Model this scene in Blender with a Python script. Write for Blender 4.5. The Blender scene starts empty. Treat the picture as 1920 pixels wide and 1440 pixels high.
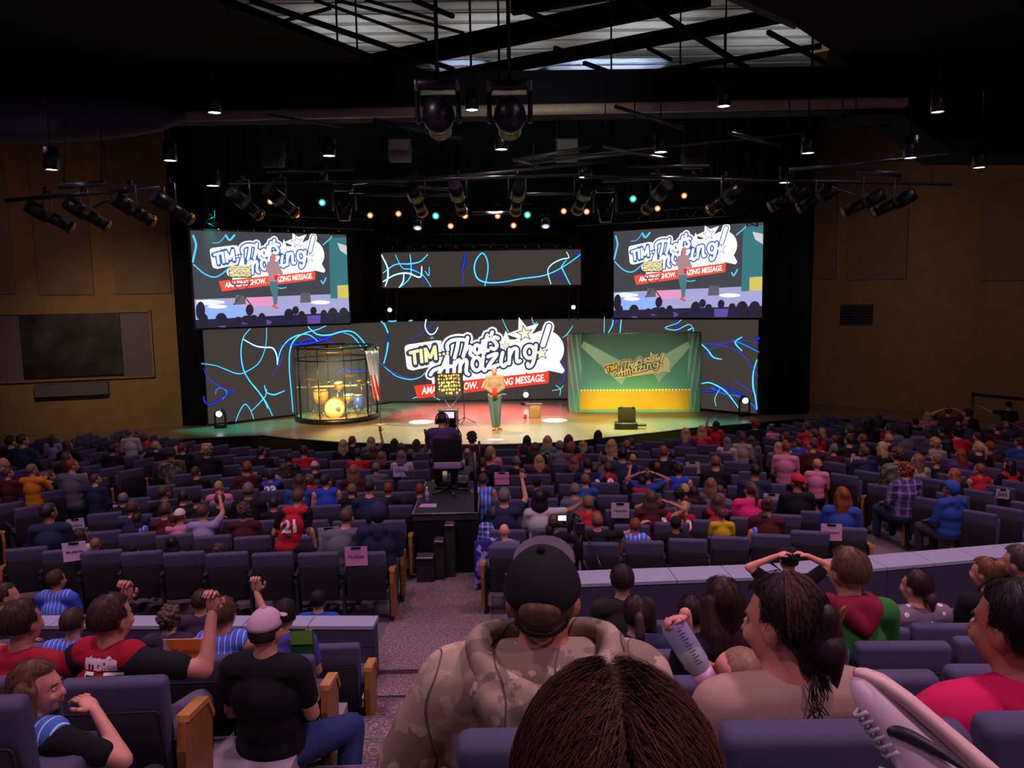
import bpy, bmesh, math, random
from mathutils import Vector, Matrix, noise
R = math.radians
S = bpy.context.scene
COL = S.collection
# ---------------------------------------------------------------- camera
CZ = 4.26
F = 1450.0
PITCH, ROLL, YAW = R(6.5), R(1.0), 0.009
CAM = Vector((0, 0, CZ))
fwd = Vector((math.sin(YAW)*math.cos(PITCH), math.cos(YAW)*math.cos(PITCH), -math.sin(PITCH)))
r0 = Vector((math.cos(YAW), -math.sin(YAW), 0)); u0 = r0.cross(fwd)
rt = r0*math.cos(ROLL) - u0*math.sin(ROLL); up = r0*math.sin(ROLL) + u0*math.cos(ROLL)
cd = bpy.data.cameras.new('camera'); cam = bpy.data.objects.new('camera', cd); COL.objects.link(cam)
cd.sensor_width = 36; cd.lens = 36*F/1920; cd.clip_start = .05; cd.clip_end = 200
M = Matrix((rt, up, -fwd)).transposed().to_4x4(); M.translation = CAM
cam.matrix_world = M
S.camera = cam
# ---------------------------------------------------------------- world, exposure
S.view_settings.view_transform = 'Standard'; S.view_settings.look = 'None'
S.view_settings.gamma = 1; S.view_settings.use_curve_mapping = False
S.view_settings.exposure = 0.0
w = bpy.data.worlds.new('world'); S.world = w; w.use_nodes = True
w.node_tree.nodes['Background'].inputs[0].default_value = (.35, .25, .5, 1)
w.node_tree.nodes['Background'].inputs[1].default_value = .02
S.cycles.max_bounces = 5; S.cycles.diffuse_bounces = 2; S.cycles.glossy_bounces = 2
S.cycles.transmission_bounces = 3; S.cycles.transparent_max_bounces = 10; S.cycles.volume_bounces = 0
S.cycles.sample_clamp_indirect = 2.0; S.cycles.caustics_reflective = False; S.cycles.caustics_refractive = False
S.cycles.use_denoising = True

def ray(px, py):
    return fwd + rt*((px-960)/F) - up*((py-720)/F)
def P(px, py, D):
    d = ray(px, py); return CAM + d*(D/d.y)
def PZ(px, py, z):
    d = ray(px, py); return CAM + d*((z-CZ)/d.z)
def P3(px, py, p0, n):
    d = ray(px, py); return CAM + d*((Vector(p0)-CAM).dot(n)/d.dot(n))

def lamp(kind, loc, energy, color, target=None, size=.3, angle=60, blend=.5, name='lamp', sy=None):
    l = bpy.data.lights.new(name, kind); l.energy = energy; l.color = color
    if kind == 'SPOT':
        l.spot_size = R(angle); l.spot_blend = blend; l.shadow_soft_size = size
    elif kind == 'AREA':
        l.size = size
        if sy: l.shape = 'RECTANGLE'; l.size_y = sy
    else: l.shadow_soft_size = size
    o = bpy.data.objects.new(name, l); COL.objects.link(o); o.location = loc
    if target is not None:
        o.rotation_euler = (Vector(target)-Vector(loc)).to_track_quat('-Z', 'Y').to_euler()
    return o
HOUSE = (1, .60, .80)
# house lights: downlights hung over the seats (those behind the frame's top edge) as round lamps
HL = 1.9
for (x, y, z, e) in [(-7, 4, 8.3, 1.0), (-2.5, 3, 8.3, .8), (2.5, 3, 8.3, 1.2), (7, 4, 8.3, 1.1), (-7, 8.5, 8.3, 1.1), (-2.5, 8, 8.3, .9),
                     (2.5, 8, 8.3, 1.0), (7, 8.5, 8.3, 1.1), (-8.5, 13, 8.6, 1.1), (8.5, 13, 8.6, 1.3), (-3, -1.2, 8.3, .5), (3, -1.2, 8.3, .9)]:
    lamp('SPOT', (x, y, z), 330*e*HL, HOUSE, (x, y+.3, 0), .25, 125, .9, 'house_downlight')
# added fill lamps behind the camera, tinting the seating lavender and pink
lamp('AREA', (-9, -4, 7.5), 60, (.55, .42, 1), (-3, 10, 0), 2.0, name='rear_fill')
lamp('AREA', (10, -3, 7.5), 90, (1, .45, .62), (5, 10, 1), 2.0, name='rear_fill')

# ---------------------------------------------------------------- materials
def lin(c):
    if isinstance(c, str):
        c = [int(c[i:i+2], 16)/255 for i in (0, 2, 4)]
    return tuple((v/12.92 if v <= .04045 else ((v+.055)/1.055)**2.4) for v in c)+(1,)
MC = {}
def mat(c, rough=.7, metal=0, emit=0, vary=.12, scale=12, bump=.0, alpha=1, spec=.5, name=None, coat=0):
    key = (c, rough, metal, emit, vary, scale, bump, alpha, spec)
    if key in MC: return MC[key]
    m = bpy.data.materials.new(name or 'm_%s' % (c if isinstance(c, str) else 'x')); m.use_nodes = True
    nt = m.node_tree; b = nt.nodes['Principled BSDF']
    b.inputs['Roughness'].default_value = rough; b.inputs['Metallic'].default_value = metal
    b.inputs['Specular IOR Level'].default_value = spec
    col = lin(c)
    if emit:
        b.inputs['Base Color'].default_value = (0, 0, 0, 1); b.inputs['Specular IOR Level'].default_value = .2
        b.inputs['Emission Color'].default_value = col; b.inputs['Emission Strength'].default_value = emit
    else:
        tc = nt.nodes.new('ShaderNodeTexCoord'); ns = nt.nodes.new('ShaderNodeTexNoise')
        ns.inputs['Scale'].default_value = scale; ns.inputs['Detail'].default_value = 3
        nt.links.new(tc.outputs['Object'], ns.inputs['Vector'])
        cr = nt.nodes.new('ShaderNodeMix'); cr.data_type = 'RGBA'
        cr.inputs[6].default_value = tuple(v*(1-vary) for v in col[:3])+(1,)
        cr.inputs[7].default_value = tuple(min(1, v*(1+vary)) for v in col[:3])+(1,)
        nt.links.new(ns.outputs[0], cr.inputs[0]); nt.links.new(cr.outputs[2], b.inputs['Base Color'])
        if bump:
            bp = nt.nodes.new('ShaderNodeBump'); bp.inputs['Strength'].default_value = bump; bp.inputs['Distance'].default_value = .02
            nt.links.new(ns.outputs[0], bp.inputs['Height']); nt.links.new(bp.outputs[0], b.inputs['Normal'])
    if alpha < 1: b.inputs['Alpha'].default_value = alpha
    MC[key] = m; return m
def patmat(name, build, rough=.8):
    """material whose base colour comes from a node function build(nt, objcoord) -> colour socket"""
    if name in MC: return MC[name]
    m = bpy.data.materials.new(name); m.use_nodes = True; nt = m.node_tree
    b = nt.nodes['Principled BSDF']; b.inputs['Roughness'].default_value = rough; b.inputs['Specular IOR Level'].default_value = .25
    tc = nt.nodes.new('ShaderNodeTexCoord')
    nt.links.new(build(nt, tc.outputs['Object']), b.inputs['Base Color'])
    MC[name] = m; return m
def nmath(nt, op, a, b=None):
    n = nt.nodes.new('ShaderNodeMath'); n.operation = op
    for i, v in enumerate((a, b)):
        if v is None: continue
        if isinstance(v, (int, float)): n.inputs[i].default_value = v
        else: nt.links.new(v, n.inputs[i])
    return n.outputs[0]
def nmix(nt, f, a, b):
    n = nt.nodes.new('ShaderNodeMix'); n.data_type = 'RGBA'
    if isinstance(f, (int, float)): n.inputs[0].default_value = f
    else: nt.links.new(f, n.inputs[0])
    for i, v in ((6, a), (7, b)):
        if isinstance(v, (str, tuple)): n.inputs[i].default_value = lin(v)
        else: nt.links.new(v, n.inputs[i])
    return n.outputs[2]
def nsep(nt, v):
    n = nt.nodes.new('ShaderNodeSeparateXYZ'); nt.links.new(v, n.inputs[0]); return n.outputs
def nnoise(nt, v, s, det=3, out=0):
    n = nt.nodes.new('ShaderNodeTexNoise'); n.inputs['Scale'].default_value = s; n.inputs['Detail'].default_value = det
    nt.links.new(v, n.inputs['Vector']); return n.outputs[out]
def stripes(c1, c2, freq, width, axis=0, axis2=None, f2=None, name='stripes'):
    def bd(nt, v):
        o = nsep(nt, v)
        t = nmath(nt, 'GREATER_THAN', nmath(nt, 'FRACT', nmath(nt, 'MULTIPLY', nmath(nt, 'ADD', o[axis], 50), freq)), 1-width)
        if axis2 is not None:
            t2 = nmath(nt, 'GREATER_THAN', nmath(nt, 'FRACT', nmath(nt, 'MULTIPLY', nmath(nt, 'ADD', o[axis2], 50), f2)), 1-width)
            t = nmath(nt, 'MULTIPLY', nmath(nt, 'ADD', t, t2), .5)
        return nmix(nt, t, c1, c2)
    return patmat(name, bd)
def dots(c1, c2, s, r, name):
    def bd(nt, v):
        n = nt.nodes.new('ShaderNodeTexVoronoi'); n.inputs['Scale'].default_value = s; nt.links.new(v, n.inputs['Vector'])
        return nmix(nt, nmath(nt, 'LESS_THAN', n.outputs['Distance'], r), c1, c2)
    return patmat(name, bd)
def camo(cs, s, name):
    def bd(nt, v):
        a = nnoise(nt, v, s, 6); b = nnoise(nt, v, s*2.7, 5)
        sh = nt.nodes.new('ShaderNodeTexWave'); sh.inputs['Scale'].default_value = 2.2; sh.inputs['Distortion'].default_value = 9; nt.links.new(v, sh.inputs[0])
        k = nmix(nt, nmath(nt, 'GREATER_THAN', a, .52), cs[0], cs[1])
        k = nmix(nt, nmath(nt, 'GREATER_THAN', b, .57), k, cs[2])
        return nmix(nt, nmath(nt, 'GREATER_THAN', sh.outputs[1], .997), k, cs[3])
    return patmat(name, bd)
def fabric(c, c2=None, s=60, name=None, rough=.9):
    def bd(nt, v):
        a = nnoise(nt, v, s, 4); b = nnoise(nt, v, 3, 2)
        k = nmix(nt, a, c, c2 or c)
        return nmix(nt, nmath(nt, 'MULTIPLY', b, .35), k, '000000')
    return patmat(name or 'fab'+c+(c2 or ''), bd, rough)
def hairmat(c):
    def bd(nt, v):
        mp = nt.nodes.new('ShaderNodeMapping'); mp.inputs['Scale'].default_value = (1, 1, .12); nt.links.new(v, mp.inputs[0])
        a = nnoise(nt, mp.outputs[0], 90, 3)
        dk = tuple(x*.45 for x in [int(c[i:i+2], 16)/255 for i in (0, 2, 4)])
        return nmix(nt, a, dk, c)
    m = patmat('hair'+c, bd, .5); return m

# ---------------------------------------------------------------- mesh builder
class MB:
    def __init__(s): s.v = []; s.f = []; s.sm = []
    def add(s, vs, fs, smooth=False):
        o = len(s.v); s.v += [tuple(v) for v in vs]; s.f += [tuple(i+o for i in f) for f in fs]; s.sm += [smooth]*len(fs); return s
    def box(s, c, d, rot=None):
        c = Vector(c); h = Vector(d)/2; vs = []
        for k in range(8):
            q = Vector(((1 if k & 1 else -1)*h.x, (1 if k & 2 else -1)*h.y, (1 if k & 4 else -1)*h.z))
            if rot is not None: q = rot @ q
            vs.append(c+q)
        return s.add(vs, [(0, 2, 3, 1), (4, 5, 7, 6), (0, 1, 5, 4), (2, 6, 7, 3), (0, 4, 6, 2), (1, 3, 7, 5)])
    def rbox(s, c, d, b=.02, rot=None, seg=2):
        bm = bmesh.new(); bmesh.ops.create_cube(bm, size=1)
        for v in bm.verts: v.co = Vector((v.co.x*d[0], v.co.y*d[1], v.co.z*d[2]))
        bmesh.ops.bevel(bm, geom=list(bm.edges), offset=b, segments=seg, affect='EDGES', profile=.5)
        vs = []
        for v in bm.verts:
            q = v.co.copy()
            if rot is not None: q = rot @ q
            vs.append(Vector(c)+q)
        bm.verts.index_update(); fs = [tuple(v.index for v in f.verts) for f in bm.faces]; bm.free()
        return s.add(vs, fs, True)
    def cyl(s, p0, p1, r, r1=None, n=10, caps=True):
        p0 = Vector(p0); p1 = Vector(p1); r1 = r if r1 is None else r1
        d = (p1-p0); q = d.to_track_quat('Z', 'Y') if d.length > 1e-6 else Matrix.Identity(3).to_quaternion(); vs = []
        for p, rr in ((p0, r), (p1, r1)):
            for k in range(n):
                a = 2*math.pi*k/n; vs.append(p+q @ Vector((math.cos(a)*rr, math.sin(a)*rr, 0)))
        fs = [(k, (k+1) % n, n+(k+1) % n, n+k) for k in range(n)]
        s.add(vs, fs, True)
        if caps: o = len(s.v)-2*n; s.f += [tuple(o+k for k in reversed(range(n))), tuple(o+n+k for k in range(n))]; s.sm += [False, False]
        return s
    def ell(s, c, r, n=12, m=8, rot=None):
        c = Vector(c); r = (r, r, r) if isinstance(r, (int, float)) else r; vs = []
        for j in range(m+1):
            t = math.pi*j/m
            for k in range(n):
                a = 2*math.pi*k/n
                q = Vector((math.sin(t)*math.cos(a)*r[0], math.sin(t)*math.sin(a)*r[1], math.cos(t)*r[2]))
                if rot is not None: q = rot @ q
                vs.append(c+q)
        fs = [(j*n+k, (j+1)*n+k, (j+1)*n+(k+1) % n, j*n+(k+1) % n) for j in range(m) for k in range(n)]
        return s.add(vs, fs, True)
    def tube(s, pts, r, n=6, taper=None):
        for i in range(len(pts)-1):
            ra = r if taper is None else r*(1+(taper-1)*i/(len(pts)-1)); rb = r if taper is None else r*(1+(taper-1)*(i+1)/(len(pts)-1))
            s.cyl(pts[i], pts[i+1], ra, rb, n, caps=(i in (0, len(pts)-2)))
        return s
    def lathe(s, c, prof, n=16, axis=None):
        c = Vector(c); vs = []; q = Vector(axis).to_track_quat('Z', 'Y') if axis is not None else None
        for (r, z) in prof:
            for k in range(n):
                a = 2*math.pi*k/n; p = Vector((math.cos(a)*r, math.sin(a)*r, z))
                if q: p = q @ p
                vs.append(c+p)
        m = len(prof)
        return s.add(vs, [(j*n+k, j*n+(k+1) % n, (j+1)*n+(k+1) % n, (j+1)*n+k) for j in range(m-1) for k in range(n)], True)
    def prism(s, poly, z0, z1):
        n = len(poly)
        vs = [(p[0], p[1], z0) for p in poly]+[(p[0], p[1], z1) for p in poly]
        fs = [(k, (k+1) % n, n+(k+1) % n, n+k) for k in range(n)]+[tuple(reversed(range(n))), tuple(n+k for k in range(n))]
        return s.add(vs, fs)
    def slab(s, pts, off):
        """polygon pts (3D) given thickness by vector off"""
        n = len(pts); off = Vector(off)
        vs = [Vector(p) for p in pts]+[Vector(p)+off for p in pts]
        return s.add(vs, [tuple(range(n)), tuple(reversed(range(n, 2*n)))]+[(k, n+k, n+(k+1) % n, (k+1) % n) for k in range(n)])
    def cap(s, p0, r0, p1, r1, n=10):
        s.cyl(p0, p1, r0, r1, n); s.ell(p0, r0, n, 6); s.ell(p1, r1, n, 6); return s
    def mesh(s, name, inv=None):
        me = bpy.data.meshes.new(name); v = s.v
        if inv is not None: v = [tuple(inv @ Vector(p)) for p in v]
        me.from_pydata(v, [], s.f); me.polygons.foreach_set('use_smooth', s.sm); me.update(); return me

ROOTM = {}
def ob(name, me, m=None, parent=None):
    o = bpy.data.objects.new(name, me); COL.objects.link(o)
    if m is not None:
        if len(me.materials) == 0: me.materials.append(m)
        if me.materials[0] != m:
            o.material_slots[0].link = 'OBJECT'; o.material_slots[0].material = m
    if parent is not None: o.parent = parent; ROOTM[o] = ROOTM.get(parent, Matrix.Identity(4))
    return o
def tagit(o, label, cat=None, group=None, kind=None):
    if label: o['label'] = label
    if cat: o['category'] = cat
    if group: o['group'] = group
    if kind: o['kind'] = kind
    return o
def thing(name, label, cat, loc=(0, 0, 0), rz=0, group=None, sc=1):
    o = bpy.data.objects.new(name, None); COL.objects.link(o); o.empty_display_size = .1
    o.location = loc; o.rotation_euler = (0, 0, rz); o.scale = (sc, sc, sc)
    ROOTM[o] = Matrix.Translation(loc) @ Matrix.Rotation(rz, 4, 'Z') @ Matrix.Scale(sc, 4)
    return tagit(o, label, cat, group)
def wpart(mb, name, m, parent, label=None, kind=None):
    """part whose vertices are in world coordinates"""
    o = ob(name, mb.mesh(name, ROOTM[parent].inverted()), m, parent)
    return tagit(o, label, None, None, kind)
def lpart(mb, name, m, parent, label=None):
    return tagit(ob(name, mb.mesh(name), m, parent), label)
def single(mb, name, m, label, cat, group=None, kind=None):
    xs = [v[0] for v in mb.v]; ys = [v[1] for v in mb.v]; z = min(v[2] for v in mb.v)
    L = Vector(((min(xs)+max(xs))/2, (min(ys)+max(ys))/2, z))
    o = ob(name, mb.mesh(name, Matrix.Translation(-L)), m); o.location = L; ROOTM[o] = Matrix.Translation(L)
    return tagit(o, label, cat, group, kind)
def struct(mb, name, m, label=None):
    return single(mb, name, m, label, None, None, 'structure')
def spart(mb, name, m, parent): return wpart(mb, name, m, parent)
def smooth_pts(pts, k=6):
    out = []
    n = len(pts)
    for i in range(n-1):
        p0 = pts[max(i-1, 0)]; p1 = pts[i]; p2 = pts[i+1]; p3 = pts[min(i+2, n-1)]
        for j in range(k):
            t = j/k
            out.append(tuple(.5*((2*p1[c])+(-p0[c]+p2[c])*t+(2*p0[c]-5*p1[c]+4*p2[c]-p3[c])*t*t+(-p0[c]+3*p1[c]-3*p2[c]+p3[c])*t**3) for c in range(len(p1))))
    out.append(tuple(pts[-1])); return out

# ---------------------------------------------------------------- seating geometry
AX, CY = -.7, 29.5                       # centre the rows curl around
def floorz(Y):
    rel = [(-3, -.4), (7.2, -3.6), (9.5, -3.93), (11, -4.01), (14, -4.08), (20, -4.22), (40, -4.22)]
    for (a, za), (b, zb) in zip(rel, rel[1:]):
        if Y <= b: return CZ+za+(zb-za)*(Y-a)/(b-a)
    return 0
STAGE_Z = CZ-3.66
BACKROWS = {-1: [(5.95, -3.62), (4.75, -3.14), (3.6, -2.69), (2.45, -2.17), (1.3, -1.7), (.2, -1.3), (-.9, -1.0)],
            1: [(6.3, -3.64), (5.15, -3.24), (4.0, -2.79), (2.75, -2.29), (1.55, -1.77), (.35, -1.38), (-.8, -1.0)]}

M_BLACK = mat('0b0b10', .8, vary=.2)
M_BLACKG = mat('141418', .35, vary=.2)
M_CHROME = mat('b8b8c0', .25, 1)
M_GREYM = mat('6c6c74', .4, .8)
M_BEIGE = fabric('8c7350', '856c4a', 8, 'wall_paint', .85)
M_DRAPE = fabric('0a0c16', '0e1220', 20, 'black_drape')
M_CARPET = None
def _carpet(nt, v):
    a = nnoise(nt, v, 55, 5); b = nnoise(nt, v, 160, 3)
    k = nmix(nt, nmath(nt, 'GREATER_THAN', a, .53), '5d4e58', '8f7472')
    return nmix(nt, nmath(nt, 'GREATER_THAN', b, .6), k, '3d3640')
M_CARPET = patmat('aisle_carpet', _carpet, .95)
M_CONC = fabric('8d7f8e', '9a8c98', 25, 'pale_concrete', .6)
M_WALLP = fabric('3b3550', '423c58', 30, 'navy_wall_panel', .8)
M_TILE = mat('8f8fa8', .45, vary=.08)
def _stage(nt, v):
    a = nnoise(nt, v, 3, 4)
    return nmix(nt, a, '6b5a48', '8b7862')
M_STAGE = patmat('stage_floor', _stage, .28)

# floors ---------------------------------------------------------
mb = MB()
ys = [7.1, 9.5, 11, 14, 17, 20, 24, 30]
for a, b in zip(ys, ys[1:]):
    mb.slab([(-22, a, floorz(a)), (22, a, floorz(a)), (22, b, floorz(b)), (-22, b, floorz(b))], (0, 0, -.2))
struct(mb, 'floor', fabric('5c5260', '665c68', 25, 'seating_concrete', .8))
mb = MB()
for a, b in zip(ys[:5], ys[1:6]):
    mb.slab([(-1.42, a, floorz(a)+.012), (-.22, a, floorz(a)+.012), (-.22, b, floorz(b)+.012), (-1.42, b, floorz(b)+.012)], (0, 0, -.01))
for sg in (-1, 1):                       # the two side aisles
    for ya, yb in ((8.0, 10.5), (10.5, 13), (13, 15.5), (15.5, 18)):
        q = []
        for y_, w_ in ((ya, 0), (ya, 1), (yb, 1), (yb, 0)):
            x = AX+sg*(5.5 if w_ == 0 else 6.9-(y_-11)*.17); q.append((x, y_, floorz(y_)+.014))
        if sg < 0: q.reverse()
        mb.slab(q, (0, 0, -.01))
struct(mb, 'floor', M_CARPET)
# rear section: stepped tiers left and right of the stairs
def tier(side):
    mb = MB()
    for i, (yb, zr) in enumerate(BACKROWS[side]):
        y0 = yb-.2; y1 = (BACKROWS[side][i-1][0]-.2) if i else (7.0 if side < 0 else 8.0)
        x0, x1 = (-14, -1.28) if side < 0 else (-.12, 14)
        mb.box(((x0+x1)/2, (y0+y1)/2, CZ+zr-.6), (x1-x0, y1-y0, 1.2))
    struct(mb, 'floor', M_CONC)
tier(-1); tier(1)
st = struct(MB().box((-.7, 7.3, CZ-3.7), (1.18, 1.2, .2)), 'floor', M_CARPET)
root = single(MB().box((-.7, 1.2, CZ-4.2), (1.16, 11, .2)), 'stairs', M_CARPET, None, None, None, 'structure')
y = 6.34; z = -3.455
while y > -1.5:
    wpart(MB().rbox((-.7, y-.27, CZ+z-.3), (1.18, .6, .6), .012), 'step', M_CARPET, root)
    wpart(MB().box((-.7, y+.028, CZ+z-.012), (1.18, .02, .03)), 'nosing', mat('55505e', .6), root)
    y -= .61; z += .185 if y > 4 else .24
# cross walls with tiled cap ------------------------------------
def crosswall(name, pts, zt, zb, th, faces):
    mbw = MB()
    poly = [(p[0], p[1]) for p in pts]+[(p[0], p[1]+th) for p in reversed(pts)]
    mbw.prism(poly, zb, zt-.03)
    root = struct(mbw, name, M_WALLP)
    # cap tiles
    for (x0, y0), (x1, y1) in zip(pts, pts[1:]):
        L = math.hypot(x1-x0, y1-y0); n = max(1, round(L/.58)); d = Vector((x1-x0, y1-y0, 0))/L; nn = Vector((-d.y, d.x, 0))
        for k in range(n):
            a = Vector((x0, y0, zt))+d*(L*k/n+.004); b = Vector((x0, y0, zt))+d*(L*(k+1)/n-.004)
            wpart(MB().slab([a-nn*.02, b-nn*.02, b+nn*(th+.02), a+nn*(th+.02)], (0, 0, -.035)), 'cap_tile', M_TILE, root)
            if k % 2 == 0:
                for (za, zc) in faces:
                    c = b+d*(L/n) if k+1 < n else b
                    wpart(MB().slab([Vector((a.x, a.y, za))-nn*.001, Vector((c.x, c.y, za))-nn*.001, Vector((c.x, c.y, zc))-nn*.001, Vector((a.x, a.y, zc))-nn*.001], -nn*.014), 'face_panel', M_WALLP, root)
    return root
zt = CZ-3.04
crosswall('wall_cross_left', [(-8.5, 7.45), (-5, 7.15), (-1.27, 6.95)], zt, CZ-3.9, .2, [(zt-.05, zt-.21), (zt-.22, zt-.38), (zt-.39, zt-.56)])
crosswall('wall_cross_right', [(-.02, 7.86), (3, 8.0), (6.5, 8.6), (9.5, 9.2)], zt, CZ-3.95, .36, [(zt-.05, zt-.58)])
# ================================================================ room
ZT = CZ+8.3
def wallprism(name, a, b, th, z0, z1, m):
    d = Vector((b[0]-a[0], b[1]-a[1], 0)).normalized(); n = Vector((-d.y, d.x, 0))*th
    if n.y < 0: n = -n
    return struct(MB().prism([a, b, (b[0]+n.x, b[1]+n.y), (a[0]+n.x, a[1]+n.y)], z0, z1), name, m)
M_WALLL = M_BEIGE
LW = ((-9.55, 22.7), (-21, 19.3)); RW = ((9.75, 25.1), (12.35, 22.9)); RW2 = ((13.6, 22.4), (16.0, 15.5))
wl = wallprism('wall_left', LW[0], LW[1], .4, -.2, ZT, M_WALLL)
wr = wallprism('wall_right', RW[0], RW[1], .4, -.2, ZT, M_WALLL)
struct(MB().prism([(12.35, 22.9), (13.6, 22.4), (13.9, 23.2), (12.7, 23.8)], -.2, ZT), 'wall_pier', M_WALLL)
wr2 = wallprism('wall_far_right', RW2[0], RW2[1], -.4, -.2, ZT, M_WALLL)
wallprism('wall_side_right', (16.0, 15.5), (19, 2), -.4, -.2, ZT, M_WALLL)
wallprism('wall_side_left', (-21, 19.3), (-19, -4), .4, -2, ZT, M_WALLL)
struct(MB().box((0, -4.2, 4), (42, .3, 17)), 'wall_back', fabric('241f2a', '201c26', 10, 'rear_wall_paint'))
struct(MB().box((0, 31.6, 5), (34, .3, 16)), 'wall_stage_rear', M_DRAPE)
def wn(seg):
    d = Vector((seg[1][0]-seg[0][0], seg[1][1]-seg[0][1], 0)).normalized(); n = Vector((d.y, -d.x, 0))
    return n if n.y < 0 else -n
def onwall(seg, px, py, off=0):
    n = wn(seg); p0 = Vector((seg[0][0], seg[0][1], 0))+n*off
    return P3(px, py, p0, n)
def wallpanel(seg, x0, y0, x1, y1, parent, m, off=.09, name='acoustic_panel', label=None, x0b=None, x1b=None):
    n = wn(seg)
    pa = onwall(seg, x0, y0); pb = onwall(seg, x1, y1); pc = onwall(seg, (x0+x1)/2, (y0+y1)/2)
    z1 = pc.z+(onwall(seg, (x0+x1)/2, y0).z-pc.z); z0 = onwall(seg, (x0+x1)/2, y1).z
    L = onwall(seg, x0, (y0+y1)/2); Rr = onwall(seg, x1, (y0+y1)/2)
    q = [(L.x, L.y, z0), (Rr.x, Rr.y, z0), (Rr.x, Rr.y, z1), (L.x, L.y, z1)]
    if name: return wpart(MB().slab([Vector(p)+n*.002 for p in q], n*off), name, m, parent, label)
    return q
M_PANEL = fabric('7d6a55', '75634e', 30, 'acoustic_cloth', .95)
for x0, y0, x1, y1 in [(-60, 268, 18, 552), (62, 262, 166, 553), (207, 258, 312, 551)]:
    wallpanel(LW, x0, y0, x1, y1, wl, M_PANEL)
wallpanel(RW, 1592, 345, 1703, 524, wr, M_PANEL); wallpanel(RW, 1528, 345, 1570, 524, wr, M_PANEL)
wallpanel(RW2, 1846, 338, 1990, 525, wr2, M_PANEL)
# recessed bay in the left wall with a dark screen, a shelf under it
n = wn(LW)
q = wallpanel(LW, -30, 588, 284, 710, wl, None, name=None)
wpart(MB().slab([Vector(p)+n*.002 for p in q], n*.02), 'niche_back', mat('5b5060', .8), wl)
fr = MB()
(a, b, c, d) = [Vector(p) for p in q]
for p0, p1 in ((a, b), (b, c), (c, d), (d, a)):
    dr = (p1-p0).normalized(); fr.slab([p0-dr*.05-n*.001, p1+dr*.05-n*.001, p1+dr*.05+n*.12, p0-dr*.05+n*.12], dr.cross(n)*.05)
wpart(fr, 'niche_frame', M_BEIGE, wl)
q = wallpanel(LW, 43, 588, 229, 705, wl, None, name=None)
def _dark(nt, v):
    a = nnoise(nt, v, 1.3, 6); return nmix(nt, nmath(nt, 'POWER', a, 3), '06060a', '6a6a72')
single(MB().slab([Vector(p)+n*.07 for p in q], n*.06), 'painting', patmat('dark_cloudy_picture', _dark, .4), 'dark cloudy landscape picture hanging in the left wall bay', 'picture')
q = wallpanel(LW, 70, 718, 206, 740, wl, None, name=None)
single(MB().slab([Vector(p)+n*.004 for p in q], n*.28), 'wall_shelf', mat('4c4a55', .6), 'narrow grey shelf box on the left wall below the dark picture', 'shelf')
n = wn(RW); q = wallpanel(RW, 1576, 571, 1637, 610, wr, None, name=None)
vt = single(MB().slab([Vector(p)+n*.004 for p in q], n*.03), 'wall_vent', mat('17151c', .6), 'small black rectangular vent grille on the right wall', 'vent')
for k in range(1, 7):
    t = k/7; a = Vector(q[0]).lerp(Vector(q[3]), t)+n*.036; b = Vector(q[1]).lerp(Vector(q[2]), t)+n*.036
    wpart(MB().cyl(a, b, .02, n=4), 'louvre', mat('17151c', .6), vt)

# stage ----------------------------------------------------------
front = [(-120, 850), (0, 842), (200, 832), (333, 822), (490, 815), (560, 822), (640, 828), (780, 832), (930, 832), (1060, 828), (1130, 820), (1213, 811),
         (1310, 800), (1380, 795), (1500, 784), (1640, 784), (1800, 800), (1990, 822)]
fp = [PZ(x, y, STAGE_Z) for x, y in front]
mb = MB(); mb.prism([(p.x, p.y) for p in fp]+[(16, 31), (-21, 31)], -.1, STAGE_Z)
stg = single(mb, 'stage', M_STAGE, None, None, None, 'structure')
fr = MB()
for a, b in zip(fp, fp[1:]):
    fr.slab([(a.x, a.y-.012, -.1), (b.x, b.y-.012, -.1), (b.x, b.y-.012, STAGE_Z-.04), (a.x, a.y-.012, STAGE_Z-.04)], (0, .01, 0))
wpart(fr, 'stage_skirt', fabric('10120f', '14160f', 20, 'stage_skirt'), stg)
fr = MB()
for a, b in zip(fp, fp[1:]): fr.cyl((a.x, a.y-.02, STAGE_Z-.015), (b.x, b.y-.02, STAGE_Z-.015), .02, n=6)
wpart(fr, 'stage_edge', mat('55554c', .4), stg)
# LED wall -------------------------------------------------------
LED = [(-8.76, 22.6), (-7.6, 23.5), (-6.4, 24.5), (-5.2, 25.6), (-4.0, 26.9), (2.6, 26.9), (3.8, 25.9), (5.1, 24.8), (6.3, 23.7), (7.45, 22.6)]
LZ0, LZ1 = STAGE_Z+.06, CZ-.82
M_LED = mat('4b433f', .4, emit=.75)
led = thing('video_wall', 'curved video wall glowing grey with blue light trails behind the stage', 'video wall', (-.7, 26.9, STAGE_Z))
for a, b in zip(LED, LED[1:]):
    L = math.hypot(b[0]-a[0], b[1]-a[1]); k = max(1, round(L/.75))
    for i in range(k):
        p = [a[j]+(b[j]-a[j])*(i/k) for j in (0, 1)]; q = [a[j]+(b[j]-a[j])*((i+1)/k) for j in (0, 1)]
        for z0, z1 in ((LZ0, (LZ0+LZ1)/2), ((LZ0+LZ1)/2, LZ1)):
            g = .003
            d = Vector((q[0]-p[0], q[1]-p[1], 0)).normalized()*g
            wpart(MB().slab([(p[0]+d.x, p[1]+d.y, z0+g), (q[0]-d.x, q[1]-d.y, z0+g), (q[0]-d.x, q[1]-d.y, z1-g), (p[0]+d.x, p[1]+d.y, z1-g)], (0, .08, 0)), 'display_panel', M_LED, led)
mb = MB()
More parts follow.
